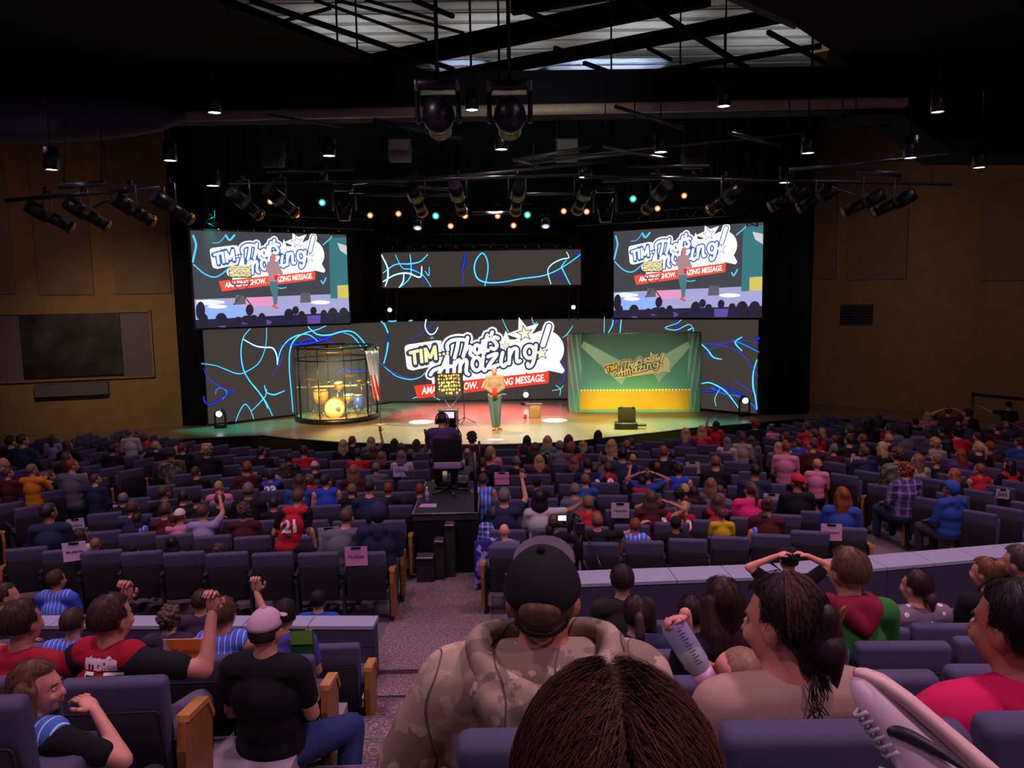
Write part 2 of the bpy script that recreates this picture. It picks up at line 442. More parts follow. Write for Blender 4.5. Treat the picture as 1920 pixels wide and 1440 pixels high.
for a, b in zip(LED, LED[1:]): mb.slab([(a[0], a[1]+.0, STAGE_Z), (b[0], b[1]+.0, STAGE_Z), (b[0], b[1]+.0, LZ0), (a[0], a[1]+.0, LZ0)], (0, .2, 0))
wpart(mb, 'base_rail', M_BLACKG, led)
def ledhit(px, py, off=.02):
    d = ray(px, py); best = None
    for a, b in zip(LED, LED[1:]):
        nn = Vector((b[1]-a[1], -(b[0]-a[0]), 0)).normalized()
        if nn.y > 0: nn = -nn
        p0 = Vector((a[0], a[1], 0))+nn*off; den = d.dot(nn)
        if abs(den) < 1e-6: continue
        h = CAM+d*((p0-CAM).dot(nn)/den)
        if min(a[0], b[0])-.03 <= h.x <= max(a[0], b[0])+.03:
            best = h; break
    return best or P(px, py, 22.5)
def ribbon(pts, w, hit, closed=False):
    """flat print line: pts in photo px, width px, hit maps px->surface"""
    sp = smooth_pts(pts, 6); mb = MB(); n = len(sp); vs = []
    for i, p in enumerate(sp):
        a = sp[max(i-1, 0)]; b = sp[min(i+1, n-1)]; dx, dy = b[0]-a[0], b[1]-a[1]; L = math.hypot(dx, dy) or 1
        ww = w*.5*(1-.35*abs(2*i/(n-1)-1))
        nx, ny = -dy/L*ww, dx/L*ww
        vs += [hit(p[0]+nx, p[1]+ny), hit(p[0]-nx, p[1]-ny)]
    mb.add(vs, [(2*i, 2*i+1, 2*i+3, 2*i+2) for i in range(n-1)]); return mb
def cr(ox, oy, s, pts): return [(ox+x/s, oy+y/s) for x, y in pts]
T7 = lambda *p: cr(360, 600, 4.571, p)
T5 = lambda *p: cr(1040, 400, 3.4286, p)
T1 = lambda *p: cr(720, 560, 5.0526, p)
CY_, BL_, WH_ = ('66dcf8', 1.1), ('2038ff', 1.0), ('c8f4ff', 1.5)
TRAILS = [
    (T7((500, 75), (440, 150), (420, 280), (440, 420), (500, 530), (620, 680), (690, 820)), 3.2, CY_),
    (T7((640, 65), (630, 230), (570, 370), (450, 450), (380, 458), (280, 420), (200, 390), (80, 372)), 2.6, CY_),
    (T7((440, 165), (540, 220), (620, 235), (690, 240), (725, 300), (732, 385)), 4, WH_),
    (T7((732, 385), (760, 260), (830, 170), (930, 125), (1010, 130), (1080, 185)), 3.4, CY_),
    (T7((1175, 35), (1080, 80), (960, 115), (880, 170), (840, 260), (835, 420), (850, 600), (866, 790)), 3.4, CY_),
    (T7((95, 410), (140, 500), (220, 560), (300, 600), (370, 600)), 2.4, BL_),
    (T7((100, 650), (110, 700), (160, 725), (230, 690), (300, 640), (370, 598)), 3, BL_),
    (T7((200, 640), (210, 600), (250, 582), (295, 610), (295, 640), (260, 680)), 2.5, ('3a8cff', 1)),
    (T7((490, 520), (560, 600), (620, 690), (650, 760)), 3.4, CY_),
    (T7((620, 560), (640, 620), (700, 640), (750, 625), (797, 605)), 3.6, CY_),
    (T7((375, 870), (410, 780), (455, 722), (500, 770), (530, 850)), 2.6, CY_),
    (T7((510, 780), (580, 710), (630, 650), (640, 590)), 2.6, CY_),
    (T7((680, 480), (740, 400), (770, 300), (700, 270)), 1.8, BL_),
    (T7((820, 205), (960, 205), (1100, 175), (1190, 145)), 5, BL_),
    (T7((740, 240), (800, 205), (900, 210), (1000, 160), (1150, 170), (1215, 210)), 2.2, BL_),
    (T7((990, 40), (1010, 75), (1080, 125), (1180, 128), (1260, 105), (1350, 95), (1420, 130), (1510, 240)), 4, CY_),
    (T7((1300, 110), (1370, 135), (1430, 200), (1460, 260)), 2.6, CY_),
    (T7((1240, 460), (1310, 415), (1345, 440), (1410, 440), (1500, 435)), 3.4, BL_),
    (T7((1620, 10), (1660, 60), (1685, 160), (1665, 290), (1642, 375)), 3.6, CY_),
    (T7((1580, 340), (1650, 400), (1750, 460), (1850, 500), (1920, 500)), 2, ('3c58e8', .9)),
    (T1((0, 640), (110, 730), (240, 765), (340, 745), (390, 700)), 2.6, CY_),
    (T1((0, 230), (40, 340), (30, 480), (0, 610)), 4, CY_),
    (T1((400, 195), (390, 270), (430, 335), (480, 325), (512, 270)), 3.6, WH_),
    (T1((220, 380), (330, 350), (410, 290), (480, 210)), 1.6, BL_),
    (T1((440, 385), (455, 365), (470, 385)), 2, CY_),
    (T1((40, 212), (80, 216), (120, 208)), 3, CY_), (T1((235, 212), (272, 205)), 3, CY_),
    (T1((1120, 190), (1160, 280), (1190, 330)), 2, CY_), (T1((1790, 255), (1740, 330), (1690, 370)), 2.4, CY_),
    (T1((1400, 180), (1420, 240), (1450, 220)), 2.4, CY_),
    (T1((1660, 585), (1710, 620), (1700, 760), (1670, 805), (1650, 790)), 2.2, BL_),
    (T1((1625, 820), (1670, 855), (1665, 920)), 2.2, CY_), (T1((1700, 820), (1670, 855), (1590, 870)), 2, CY_),
    (T1((270, 945), (330, 925)), 2.5, CY_), (T1((470, 930), (530, 960)), 2.5, CY_), (T1((1080, 905), (1160, 905)), 2.5, CY_),
    (T5((320, 665), (318, 780)), 2, CY_), (T5((375, 665), (370, 720), (335, 785)), 3, CY_), (T5((430, 665), (418, 785)), 3, CY_),
    (T5((375, 720), (400, 690), (430, 670)), 2, BL_),
    (T5((820, 675), (790, 705), (710, 735), (780, 750), (860, 715), (890, 740), (892, 775)), 2.4, CY_),
    (T5((780, 670), (785, 730), (825, 780)), 3, BL_), (T5((855, 752), (885, 738)), 3.5, CY_),
    (T5((940, 838), (985, 880), (1020, 925), (1075, 938)), 4, CY_),
    (T5((940, 835), (1060, 845), (1180, 890), (1250, 960), (1310, 1050)), 2.4, BL_),
    (T5((990, 940), (985, 890), (1070, 840), (1200, 815), (1316, 835)), 1.8, BL_),
    (T5((1205, 795), (1160, 830), (1205, 885)), 4, CY_), (T5((1145, 815), (1230, 850), (1316, 895)), 3, ('2a90ff', 1)),
    (T5((1285, 815), (1300, 805), (1318, 805)), 3.5, BL_),
    (T5((1300, 940), (1278, 1020), (1275, 1110), (1290, 1180), (1300, 1262)), 4.2, CY_),
    (T5((942, 1095), (1000, 1090), (1080, 1130), (1130, 1180), (1185, 1255)), 4, CY_),
    (T5((942, 1145), (1010, 1145), (1110, 1125), (1230, 1170)), 3, BL_),
    (T5((1005, 1120), (1090, 1160), (1180, 1175), (1260, 1220), (1300, 1265)), 3.4, ('2a6cff', 1)),
    (T5((1038, 1240), (1030, 1190), (1060, 1130)), 2, CY_), (T5((1150, 1070), (1210, 1110), (1305, 1170)), 1.6, BL_),
]
for pts, w_, (c, e) in TRAILS:
    wpart(ribbon(pts, w_*.72, ledhit), 'light_trail', mat(c, .5, emit=e*1.1), led)
    if w_ > 2.5: wpart(ribbon(pts, w_*2.0, lambda x, y: ledhit(x, y, .012)), 'trail_halo', mat('23446c' if c != '2038ff' else '28286c', .5, emit=.8), led)

# upper screens --------------------------------------------------
class Quad:
    def __init__(s, bl, br, tl, name, label):
        s.bl, s.u, s.v = Vector(bl), Vector(br)-Vector(bl), Vector(tl)-Vector(bl)
        s.n = s.u.cross(s.v).normalized()
        if s.n.y > 0: s.n = -s.n
        mb = MB(); e = .06
        U, V = s.u.normalized()*e, s.v.normalized()*e
        s.root = thing(name, label, 'screen', tuple(s.bl))
        back = MB().slab([s.bl-U-V-s.n*.02, s.bl+s.u+U-V-s.n*.02, s.bl+s.u+s.v+U+V-s.n*.02, s.bl+s.v-U+V-s.n*.02], -s.n*.1)
        wpart(back, 'screen_frame', M_BLACKG, s.root)
    def at(s, u, v, off=0): return s.bl+s.u*u+s.v*v+s.n*off
    def uv(s, px, py):
        h = P3(px, py, s.bl, s.n); d = h-s.bl
        return d.dot(s.u)/s.u.length_squared, d.dot(s.v)/s.v.length_squared
def face(mb, pts): mb.add(pts, [tuple(range(len(pts)))]); return mb
bl = P(372, 618, 22.3); br = P(659, 603, 24.7); tl = P(359, 441, 22.3); tl.x, tl.y = bl.x-.05, bl.y
zb = (bl.z+br.z)/2; zt_ = zb+2.76
ScL = Quad((bl.x-.06, bl.y, zb), (br.x-.06, br.y, zb), (bl.x-.06, bl.y, zt_), 'side_screen', 'left upper video screen showing the live stage picture')
bl2 = P(1151, 593, 25.2); br2 = P(1428, 598, 22.7)
ScR = Quad((bl2.x, bl2.y, zb), (br2.x, br2.y, zb), (bl2.x, bl2.y, zt_), 'side_screen', 'right upper video screen showing the same live stage picture')
c0 = P(717, 540, 26.0); c1 = P(1089, 536, 26.0)
ScC = Quad((c0.x, 26, c0.z), (c1.x, 26, c0.z), (c0.x, 26, c0.z+1.16), 'strip_screen', 'wide low strip screen with cyan light trails above the stage centre')
wpart(face(MB(), [ScC.at(0, 0, .001), ScC.at(1, 0, .001), ScC.at(1, 1, .001), ScC.at(0, 1, .001)]), 'display_panel', M_LED, ScC.root)
for u_ in (.06, .35, .65, .94):
    a = ScC.at(u_, 1, -.06); b_ = P(717+372*u_, 441, a.y); wpart(MB().cyl(a, (a.x, a.y, b_.z), .012, n=5), 'suspension_cable', M_BLACKG, ScC.root)
T4 = lambda *p: cr(540, 400, 3.4286, p)
def schit(px, py, off=.012):
    u, v = ScC.uv(px, py); return ScC.at(min(max(u, 0), 1), min(max(v, 0), 1), off)
for pts, w_, (c, e) in [
    (T4((600, 265), (640, 350), (640, 420), (625, 470)), 4, WH_), (T4((690, 265), (735, 350), (790, 360), (870, 400), (920, 475)), 2.4, CY_),
    (T4((785, 262), (792, 360), (780, 420), (715, 480)), 3, CY_), (T4((610, 440), (690, 395), (770, 385), (850, 410), (860, 340)), 4, WH_),
    (T4((900, 262), (850, 310), (780, 325), (690, 330), (610, 385)), 3.4, CY_), (T4((745, 390), (740, 440), (712, 480)), 3.6, WH_),
    (T4((665, 330), (760, 330), (850, 390), (880, 470)), 2, BL_), (T4((908, 345), (905, 400), (880, 370)), 2.4, CY_),
    (T4((1142, 258), (1130, 330), (1120, 370)), 4, BL_), (T4((1130, 370), (1120, 465)), 1.6, BL_),
    (T4((1265, 468), (1285, 370), (1280, 300), (1250, 255), (1210, 300), (1198, 360), (1220, 420), (1280, 445), (1380, 442), (1500, 420), (1620, 405), (1700, 380), (1790, 330), (1885, 262)), 3.6, CY_),
    (T4((1690, 455), (1670, 370), (1700, 325), (1760, 295), (1805, 285), (1790, 248)), 2.8, WH_),
    (T4((1815, 460), (1770, 370), (1760, 340), (1790, 300)), 3.4, CY_), (T4((1680, 370), (1740, 410), (1770, 400)), 2.4, BL_), (T4((1840, 248), (1886, 292)), 3, BL_)]:
    wpart(ribbon(pts, w_*.75, schit), 'light_trail', mat(c, .5, emit=e*1.1), ScC.root)
    if w_ > 2.3: wpart(ribbon(pts, w_*2.0, lambda x, y: schit(x, y, .006)), 'trail_halo', mat('23446c' if c != '2038ff' else '28286c', .5, emit=.8), ScC.root)

# the logo -------------------------------------------------------
def strokemesh(mb, pts, w, hit, off, capn=8, sm=True):
    sp = smooth_pts(pts, 5) if sm and len(pts) > 2 else pts
    for a, b in zip(sp, sp[1:]):
        dx, dy = b[0]-a[0], b[1]-a[1]; L = math.hypot(dx, dy) or 1; nx, ny = -dy/L*w/2, dx/L*w/2
        face(mb, [hit(a[0]+nx, a[1]+ny, off), hit(b[0]+nx, b[1]+ny, off), hit(b[0]-nx, b[1]-ny, off), hit(a[0]-nx, a[1]-ny, off)])
    if capn:
        for p in sp: face(mb, [hit(p[0]+math.cos(2*math.pi*k/capn)*w/2, p[1]+math.sin(2*math.pi*k/capn)*w/2, off) for k in range(capn)])
def loop(cx, cy, rx, ry, a0=-40, a1=330, n=9): return [(cx+rx*math.cos(R(a0+(a1-a0)*i/n)), cy+ry*math.sin(R(a0+(a1-a0)*i/n))) for i in range(n+1)]
LETTERS = [
    [(604, 482), (598, 440), (632, 402), (700, 386), (766, 392)], [(706, 390), (692, 470), (668, 562)],
    [(792, 368), (774, 460), (750, 548)], [(766, 505), (795, 458), (824, 462), (816, 522), (840, 542)],
    loop(882, 478, 28, 40), [(934, 424), (924, 498), (948, 516)],
    [(978, 345), (960, 440), (962, 490), (988, 488)], [(936, 402), (1010, 382)], [(1026, 316), (1014, 346)],
    [(1082, 376), (1050, 364), (1032, 388), (1056, 416), (1070, 446), (1046, 478), (1014, 466)],
    [(440, 720), (470, 680), (540, 655), (640, 640)], [(596, 545), (560, 640), (505, 735)], [(600, 545), (602, 640), (600, 735)],
    [(668, 600), (662, 735)], [(668, 640), (700, 585), (722, 600), (716, 730)], [(722, 630), (762, 580), (785, 600), (778, 690), (800, 715)],
    loop(878, 618, 42, 62), [(940, 545), (930, 640), (950, 680), (965, 670)],
    [(985, 550), (1070, 522), (1010, 610), (990, 655), (1080, 628)],
    [(1125, 510), (1108, 600), (1130, 640), (1158, 615)], [(1190, 480), (1188, 560), (1184, 615)],
    [(1190, 540), (1222, 478), (1258, 478), (1258, 540), (1262, 595), (1290, 590)],
    loop(1378, 505, 46, 58), [(1440, 440), (1428, 540), (1405, 620), (1370, 645), (1362, 615)],
    [(1562, 262), (1505, 440)]]
TIM = [[(238, 516), (330, 492)], [(284, 500), (297, 624)], [(348, 476), (360, 610)], [(390, 466), (402, 602)], [(480, 444), (492, 580)], [(392, 474), (440, 566)], [(438, 566), (482, 452)]]
STARS = [(1330, 330, 88), (1155, 440, 46), (1490, 515, 82)]
def star(cx, cy, r, rot=-.15, k=.42):
    return [(cx+math.sin(rot+i*math.pi/5)*(r if i % 2 == 0 else r*k), cy-math.cos(rot+i*math.pi/5)*(r if i % 2 == 0 else r*k)) for i in range(10)]
def starfan(mb, cx, cy, r, hit, off, rot=-.15):
    s = star(cx, cy, r, rot)
    for i in range(10): face(mb, [hit(cx, cy, off), hit(*s[i], off), hit(*s[(i+1) % 10], off)])
def poly(mb, pts, hit, off): face(mb, [hit(x, y, off) for x, y in pts])
def circ(cx, cy, r, n=32): return [(cx+math.cos(2*math.pi*k/n)*r, cy+math.sin(2*math.pi*k/n)*r) for k in range(n)]
def textmesh(s, size=1.0, offset=0.0, shear=0.0, spacing=1.0):
    cu = bpy.data.curves.new('t', 'FONT'); cu.body = s; cu.size = size; cu.offset = offset; cu.shear = shear; cu.space_character = spacing
    cu.resolution_u = 3; cu.align_x = 'LEFT'
    o = bpy.data.objects.new('t', cu); COL.objects.link(o); bpy.context.view_layer.update()
    me = bpy.data.meshes.new_from_object(o.evaluated_get(bpy.context.evaluated_depsgraph_get()))
    vs = [tuple(v.co) for v in me.vertices]; fs = [tuple(p.vertices) for p in me.polygons]
    bpy.data.objects.remove(o); bpy.data.curves.remove(cu); bpy.data.meshes.remove(me)
    return vs, fs
def logo(hit, parent, cols, e=.012, gain=1.0, bar=True, tim='fdf6b0'):
    """cols: outer, navy, fill, red"""
    em = lambda c, k=1.0: mat(c, .6, emit=k*gain) if gain else mat(c, .7, vary=.03)
    o1 = MB()
    for s in LETTERS: strokemesh(o1, s, 104, hit, e)
    poly(o1, [(215, 450), (500, 395), (545, 400), (545, 620), (270, 680), (225, 650)], hit, e)
    strokemesh(o1, [(230, 470), (250, 640), (520, 590), (500, 430), (230, 470)], 70, hit, e, sm=False)
    poly(o1, circ(1525, 480, 180), hit, e); poly(o1, [(1350, 480), (1640, 560), (1712, 680), (1690, 708), (1560, 680), (1400, 740), (1330, 680)], hit, e)
    starfan(o1, 1330, 335, 168, hit, e, -.32); starfan(o1, 1155, 430, 128, hit, e, 0); poly(o1, [(1180, 420), (1280, 370), (1420, 330), (1500, 300), (1500, 500), (1180, 500)], hit, e)
    poly(o1, [(440, 700), (1300, 560), (1350, 720), (460, 810)], hit, e)
    wpart(o1, 'logo_outline', em(cols[0], 1.6), parent)
    o2 = MB()
    for s in LETTERS[:-1]: strokemesh(o2, s, 70, hit, 2*e)
    strokemesh(o2, LETTERS[-1], 74, hit, 2*e)
    for s in TIM: strokemesh(o2, s, 66, hit, 2*e, sm=False)
    poly(o2, [(610, 560), (1060, 450), (1120, 470), (1120, 560), (640, 650)], hit, 2*e); strokemesh(o2, [(530, 530), (610, 510)], 50, hit, 2*e, sm=False)
    for (x, y, r) in STARS: starfan(o2, x, y, r, hit, 2.3*e)
    wpart(o2, 'logo_inner_outline', em(cols[1], 1.0), parent)  # dark inner outline and fill behind the letters
    o3 = MB()
    for s in LETTERS[:-1]: strokemesh(o3, s, 32, hit, 3*e)
    strokemesh(o3, LETTERS[-1], 46, hit, 3*e)
    wpart(o3, 'logo_lettering', em(cols[2], 1.5), parent)
    o4 = MB()
    for s in TIM: strokemesh(o4, s, 30, hit, 3*e, capn=0, sm=False)
    for c in ((530, 530), (566, 523), (602, 515)): poly(o4, circ(c[0], c[1], 13, 10), hit, 3*e)
    wpart(o4, 'logo_lettering', em(tim, 1.2), parent)
    for (x, y, r) in STARS:
        o5 = MB(); starfan(o5, x, y, r*.74, hit, 3.3*e)
        wpart(o5, 'logo_star', em(cols[4] if len(cols) > 4 else 'fff0d0', 1.2), parent)
    if bar:
        ob_ = MB(); poly(ob_, [(285, 825), (1565, 688), (1560, 800), (315, 946)], hit, 3.6*e); wpart(ob_, 'logo_banner', em(cols[3], 1.15), parent)
        vs, fs = textmesh('AMAZING SHOW.  AMAZING MESSAGE.', 1, .022, .1)
        w_ = max(v[0] for v in vs); s_ = 1165/w_; vv = []
        for v in vs:
            x = v[0]*s_; y = v[1]*92; vv.append(hit(358+x, 905-x*.108-y, 4.4*e))
        wpart(MB().add(vv, fs), 'logo_lettering', em('ffffff', 1.2), parent)
def mainhit(x, y, off=.01):
    return P(720+x/5.0526, 560+y/5.0526, 26.85-off*1.5)
def lhit(x, y, off): 
    h = P3(720+x/5.0526, 560+y/5.0526, (0, 26.87-off, 0), Vector((0, -1, 0))); 
    h.z = min(h.z, LZ1+.02) if False else h.z
    return h
logo(lhit, led, ('ffffff', '3c4258', 'ffffff', 'e8402f', 'fdeec8'))
# side screen picture: composed once in u,v and shown on both
def lsq(pairs):
    import numpy as np
    A = np.array([[a[0], a[1], 1] for a, b in pairs]); X = np.linalg.lstsq(A, np.array([b for a, b in pairs]), rcond=None)[0]
    return X
def R2(x, y): return (340+x/5.647, 420+y/5.647)
pairs = [((240, 490), R2(345, 300)), ((1485, 515), R2(1355, 350)), ((1330, 330), R2(1215, 195)), ((315, 945), R2(425, 715)), ((1565, 690), R2(1415, 495))]
pairs = [(a, ScL.uv(*b)) for a, b in pairs]
XX = lsq(pairs)
def uvl(x, y): return x*XX[0][0]+y*XX[1][0]+XX[2][0], x*XX[0][1]+y*XX[1][1]+XX[2][1]
def clampuv(u, v): return min(max(u, 0), 1), min(max(v, 0), 1)
for Q in (ScL, ScR):
    def H(u, v, off): u, v = clampuv(u, v); return Q.at(u, v, off)
    def hl(x, y, off): u, v = uvl(x, y); return H(u, v, off)
    def hp(x, y, off):           # crop 'R2' pixel of the left screen
        u, v = ScL.uv(*R2(x, y)); return H(u, v, off)
    rt_ = Q.root
    def pic(polys, name, c, e_, off):
        if len(polys) > 30:
            mb = MB()
            for p in polys: poly(mb, p, hp, off)
            wpart(mb, name, mat(c, .6, emit=e_), rt_, kind='stuff'); return
        for p in polys: wpart(face(MB(), [hp(x, y, off) for x, y in p]), name, mat(c, .6, emit=e_), rt_)
    B = [(100, 115), (1760, 120), (1805, 1020), (190, 1140)]
    wpart(face(MB(), [Q.at(0, 0, .001), Q.at(1, 0, .001), Q.at(1, 1, .001), Q.at(0, 1, .001)]), 'display_panel', mat('4a4a52', .5, emit=.9), rt_)
    pic([[(100, 800), (1790, 735), (1830, 935), (140, 1030)]], 'picture_floor', '9a98c4', 1.25, .004)
    pic([[(140, 870), (700, 850), (720, 990), (160, 1010)]], 'picture_floor', '88a8f0', 1.2, .006)
    pic([[(600, 780), (960, 770), (980, 860), (640, 880)]], 'picture_floor', 'd890b8', 1.2, .006)
    pic([[(150, 1015), (1810, 930), (1840, 1060), (140, 1180)]], 'picture_floor', '2c2848', .9, .008)
    pic([circ_ for circ_ in [[(x+105*math.cos(t*.5236), y+20*math.sin(t*.5236)) for t in range(12)] for x, y in ((380, 875), (1470, 830))]], 'picture_floor', 'ffffff', 1.3, .009)
    pic([[(160, 810), (300, 800), (450, 815), (460, 840), (300, 860), (160, 850)]], 'picture_floor', 'd8e8ff', 1.2, .009)
    pic([[(1560, 150), (1780, 140), (1800, 780), (1580, 790)]], 'picture_backdrop', '3f7f88', .9, .008)
    pic([[(1650, 650), (1800, 645), (1810, 780), (1655, 785)]], 'picture_backdrop', 'd8c860', 1.0, .01)
    pic([[(1650, 200), (1760, 230), (1770, 330), (1680, 280)]], 'picture_backdrop', 'd8dce0', .9, .01)
    logo(hl, rt_, ('ffffff', '3a5fa8', 'ffffff', 'ff4a38', 'ffffff'), .004, 1.15, tim='ffffff')
    for pts, w_ in (([(125, 125), (155, 220), (140, 310), (120, 400)], 22), ([(130, 430), (250, 530), (370, 560), (490, 480)], 14), ([(470, 120), (510, 170), (560, 120)], 22),
                    ([(1590, 130), (1570, 160), (1500, 220)], 12), ([(1480, 600), (1500, 630), (1530, 570)], 14), ([(1000, 670), (1060, 680), (1110, 672)], 10), ([(330, 200), (400, 195), (460, 130)], 8)):
        mb = MB(); strokemesh(mb, pts, w_, hp, .012); wpart(mb, 'light_trail', mat('58c4ff', .5, emit=1.2), rt_)
    # presenter, prop stand and heads seen in the live picture
    pic([[(905, 405), (960, 385), (1020, 400), (1050, 470), (1075, 520), (1060, 545), (1020, 530), (1015, 610), (925, 610), (915, 520), (885, 500)]], 'picture_figure', 'b08a90', 1, .032)
    pic([[(945, 320), (970, 308), (995, 325), (1000, 370), (975, 400), (950, 380)], [(945, 530), (1010, 525), (1015, 550), (950, 555)]], 'picture_figure', 'd8827c', 1, .034)
    pic([[(980, 545), (1020, 545), (1015, 605), (990, 595)]], 'picture_figure', 'e82030', 1, .036)
    pic([[(925, 610), (1018, 610), (1022, 700), (1010, 850), (975, 855), (965, 760), (940, 700)]], 'picture_figure', '4f7c88', 1, .032)
    pic([[(950, 870), (980, 850), (1030, 890), (1010, 900)]], 'picture_figure', 'e06040', 1, .033)
    pic([[(500, 440), (740, 440), (745, 570), (500, 570)]], 'picture_stand', '584a38', 1, .032)
    rr = random.Random(3)
    pic([[(x-8, y-8), (x+8, y-6), (x+7, y+8), (x-7, y+7)] for x, y in [(515+14*i+rr.uniform(-3, 3), 452+19*j+rr.uniform(-4, 4)) for i in range(16) for j in range(6)]], 'picture_stand', 'f0e8b0', 1.1, .034)
    mb = MB()
    for l_ in ([(540, 620), (740, 860)], [(740, 600), (550, 860)], [(520, 575), (530, 640), (735, 630)]): strokemesh(mb, l_, 12, hp, .032, capn=0, sm=False)
    for c in ((600, 790, 1), (1290, 770, 2)):
        wpart(face(MB(), [hp(x, y, .03) for x, y in [(c[0]-30, c[1]-40), (c[0]+70, c[1]-40), (c[0]+80, c[1]+60), (c[0]-35, c[1]+65)]]), 'picture_case', mat('6a6670', .6, emit=.9), rt_)
    wpart(mb, 'picture_stand', mat('4a4650', .6, emit=.9), rt_)
    heads = [(200, 920, 50, 100), (240, 1010, 40, 60), (420, 1010, 62, 70), (600, 1030, 45, 50), (720, 910, 42, 60), (765, 1020, 48, 60), (850, 1000, 40, 60), (1135, 960, 50, 65), (1205, 915, 36, 45), (1270, 965, 38, 45),
             (1285, 1010, 38, 50), (1395, 920, 34, 45), (1505, 950, 34, 42), (1600, 960, 55, 75), (1715, 940, 48, 55), (1640, 1030, 45, 45), (330, 1110, 60, 40), (1000, 1070, 60, 45), (520, 1075, 60, 30), (1760, 1020, 40, 40), (700, 1010, 70, 45)]
    pic([[(x+a*math.cos(t*.45), y+b*math.sin(t*.45)) for t in range(14)] for x, y, a, b in heads], 'picture_head', '2c2638', .9, .038)
    pic([[(380, 1080), (530, 1070), (545, 1115), (420, 1125)], [(900, 1010), (980, 1050), (900, 1065)], [(1330, 970), (1470, 965), (1465, 1050), (1335, 1055)], [(620, 1025), (700, 1020), (700, 1060), (620, 1060)]], 'picture_head', '6a50a8', .95, .037)

# black legs and header drape framing the screens -----------------
def vdrape(name, pts, z0, z1, label=None):
    mb = MB(); n = 0; vs = []
    for (a, b) in zip(pts, pts[1:]):
        L = math.hypot(b[0]-a[0], b[1]-a[1]); k = max(2, int(L/.14))
        for i in range(k+1):
            t = i/k; d = Vector((b[0]-a[0], b[1]-a[1], 0))/L; nn = Vector((-d.y, d.x, 0))*.05*math.sin(i*1.9)
            vs.append((a[0]+(b[0]-a[0])*t+nn.x, a[1]+(b[1]-a[1])*t+nn.y))
    m = len(vs); mb.add([(x, y, z0) for x, y in vs]+[(x, y, z1) for x, y in vs], [(i, i+1, m+i+1, m+i) for i in range(m-1)], True)
    o = struct(mb, name, M_DRAPE); md = o.modifiers.new('s', 'SOLIDIFY'); md.thickness = .02
vdrape('wall_drape_left', [(-9.7, 22.75), (-8.9, 22.7)], STAGE_Z, CZ+6.05)
vdrape('wall_drape_left_upper', [(-8.9, 22.75), (-4.75, 26.9)], LZ1+.03, CZ+6.05)
vdrape('wall_drape_right', [(7.6, 22.75), (9.0, 22.75), (9.9, 25.0)], STAGE_Z, CZ+6.05)
vdrape('wall_drape_right_upper', [(3.3, 26.95), (7.6, 22.8)], LZ1+.03, CZ+6.05)
vdrape('wall_drape_centre', [(-5, 27.3), (3.8, 27.3)], STAGE_Z, CZ+6.05)

# ceiling ---------------------------------------------------------
zc = CZ+4.25
M_DECK = mat('a8a8a4', .7, vary=.25, scale=2, bump=.3)
deck = struct(MB().box((1, 14.5, ZT+.1), (40, 39, .2)), 'ceiling', M_DECK)
A_, B_, C_ = PZ(400, 0, zc), PZ(700, 115, zc), PZ(830, 152, zc)
G_, E_, D_ = PZ(1622, 138, zc), PZ(1490, 48, zc), PZ(1380, 0, zc)
ex = A_+(A_-B_)*3; ex2 = D_+(D_-E_)*6
struct(MB().slab([(-22, -4, zc), (ex.x, -4, zc), tuple(ex), tuple(A_), tuple(B_), tuple(C_), (-22, C_.y, zc)], (0, 0, .12)), 'ceiling', M_DRAPE)
struct(MB().slab([(22, -4, zc), (22, G_.y, zc), tuple(G_), tuple(E_), tuple(D_), tuple(ex2), (ex2.x, -4, zc)], (0, 0, .12)), 'ceiling', M_DRAPE)
wpart(MB().cyl(ex2+Vector((0, 0, .1)), E_+Vector((0, 0, .1)), .16, n=4), 'fascia', mat('6c6c74', .6), deck)
bk = struct(MB().box((-1.5, 15.6, CZ+3.86), (27, .5, .82)), 'trim_1', M_DRAPE)
rp = [P(1690, 214, 15.3), P(1792, 290, 15.3), P(2050, 290, 15.3), P(2050, 60, 15.3), P(1600, 60, 15.3), P(1600, 214, 15.3)]
struct(MB().slab(rp, (0, 1.2, 0)), 'trim_2', M_DRAPE)
tb = P(295, 224, 15.2); tb2 = P(1700, 216, 15.2)
wpart(MB().cyl((tb.x, 15.25, CZ+3.5), (tb2.x, 15.25, CZ+3.55), .1, n=14), 'duct', mat('a89c90', .5, vary=.2), bk)
lamp('SPOT', (1.0, 12.6, CZ+3.0), 90, (1, .86, .72), (.6, 15.25, CZ+3.5), .2, 100, 1, 'roof_spot')  # added lamp that puts a pale highlight on the duct
def beam(x0, y0, x1, y1, d0, w, h=None, d1=None, m=None, name='beam'):
    a = P(x0, y0, d0); b = P(x1, y1, d1 or d0); dr = (b-a); q = dr.to_track_quat('X', 'Z').to_matrix()
    return wpart(MB().box((a+b)/2, (dr.length, w, h or w), q), name, m or mat('040406', .9, spec=.1), deck)
def pz_beam(x0, y0, x1, y1, rel, w, h, m=None, name='beam'):
    a = PZ(x0, y0, CZ+rel); b = PZ(x1, y1, CZ+rel); dr = (b-a); q = dr.to_track_quat('X', 'Z').to_matrix()
    return wpart(MB().box((a+b)/2, (dr.length, w, h), q), name, m or mat('040406', .9, spec=.1), deck)
pz_beam(640, 132, 1330, -12, 6.9, .3, .5); pz_beam(800, 152, 1500, 22, 7.0, .25, .34); pz_beam(1080, 158, 1540, 86, 6.9, .12, .14)
pz_beam(1195, 0, 1425, 143, 6.4, .12, .12); pz_beam(470, 0, 850, 130, 6.0, .1, .1); pz_beam(395, 0, 525, 43, 6.2, .1, .1)
pz_beam(590, 0, 800, 75, 6.6, .06, .06); pz_beam(630, 0, 870, 62, 6.6, .06, .06); pz_beam(685, 0, 820, 38, 6.8, .06, .06); pz_beam(775, 0, 850, 31, 6.8, .09, .09)
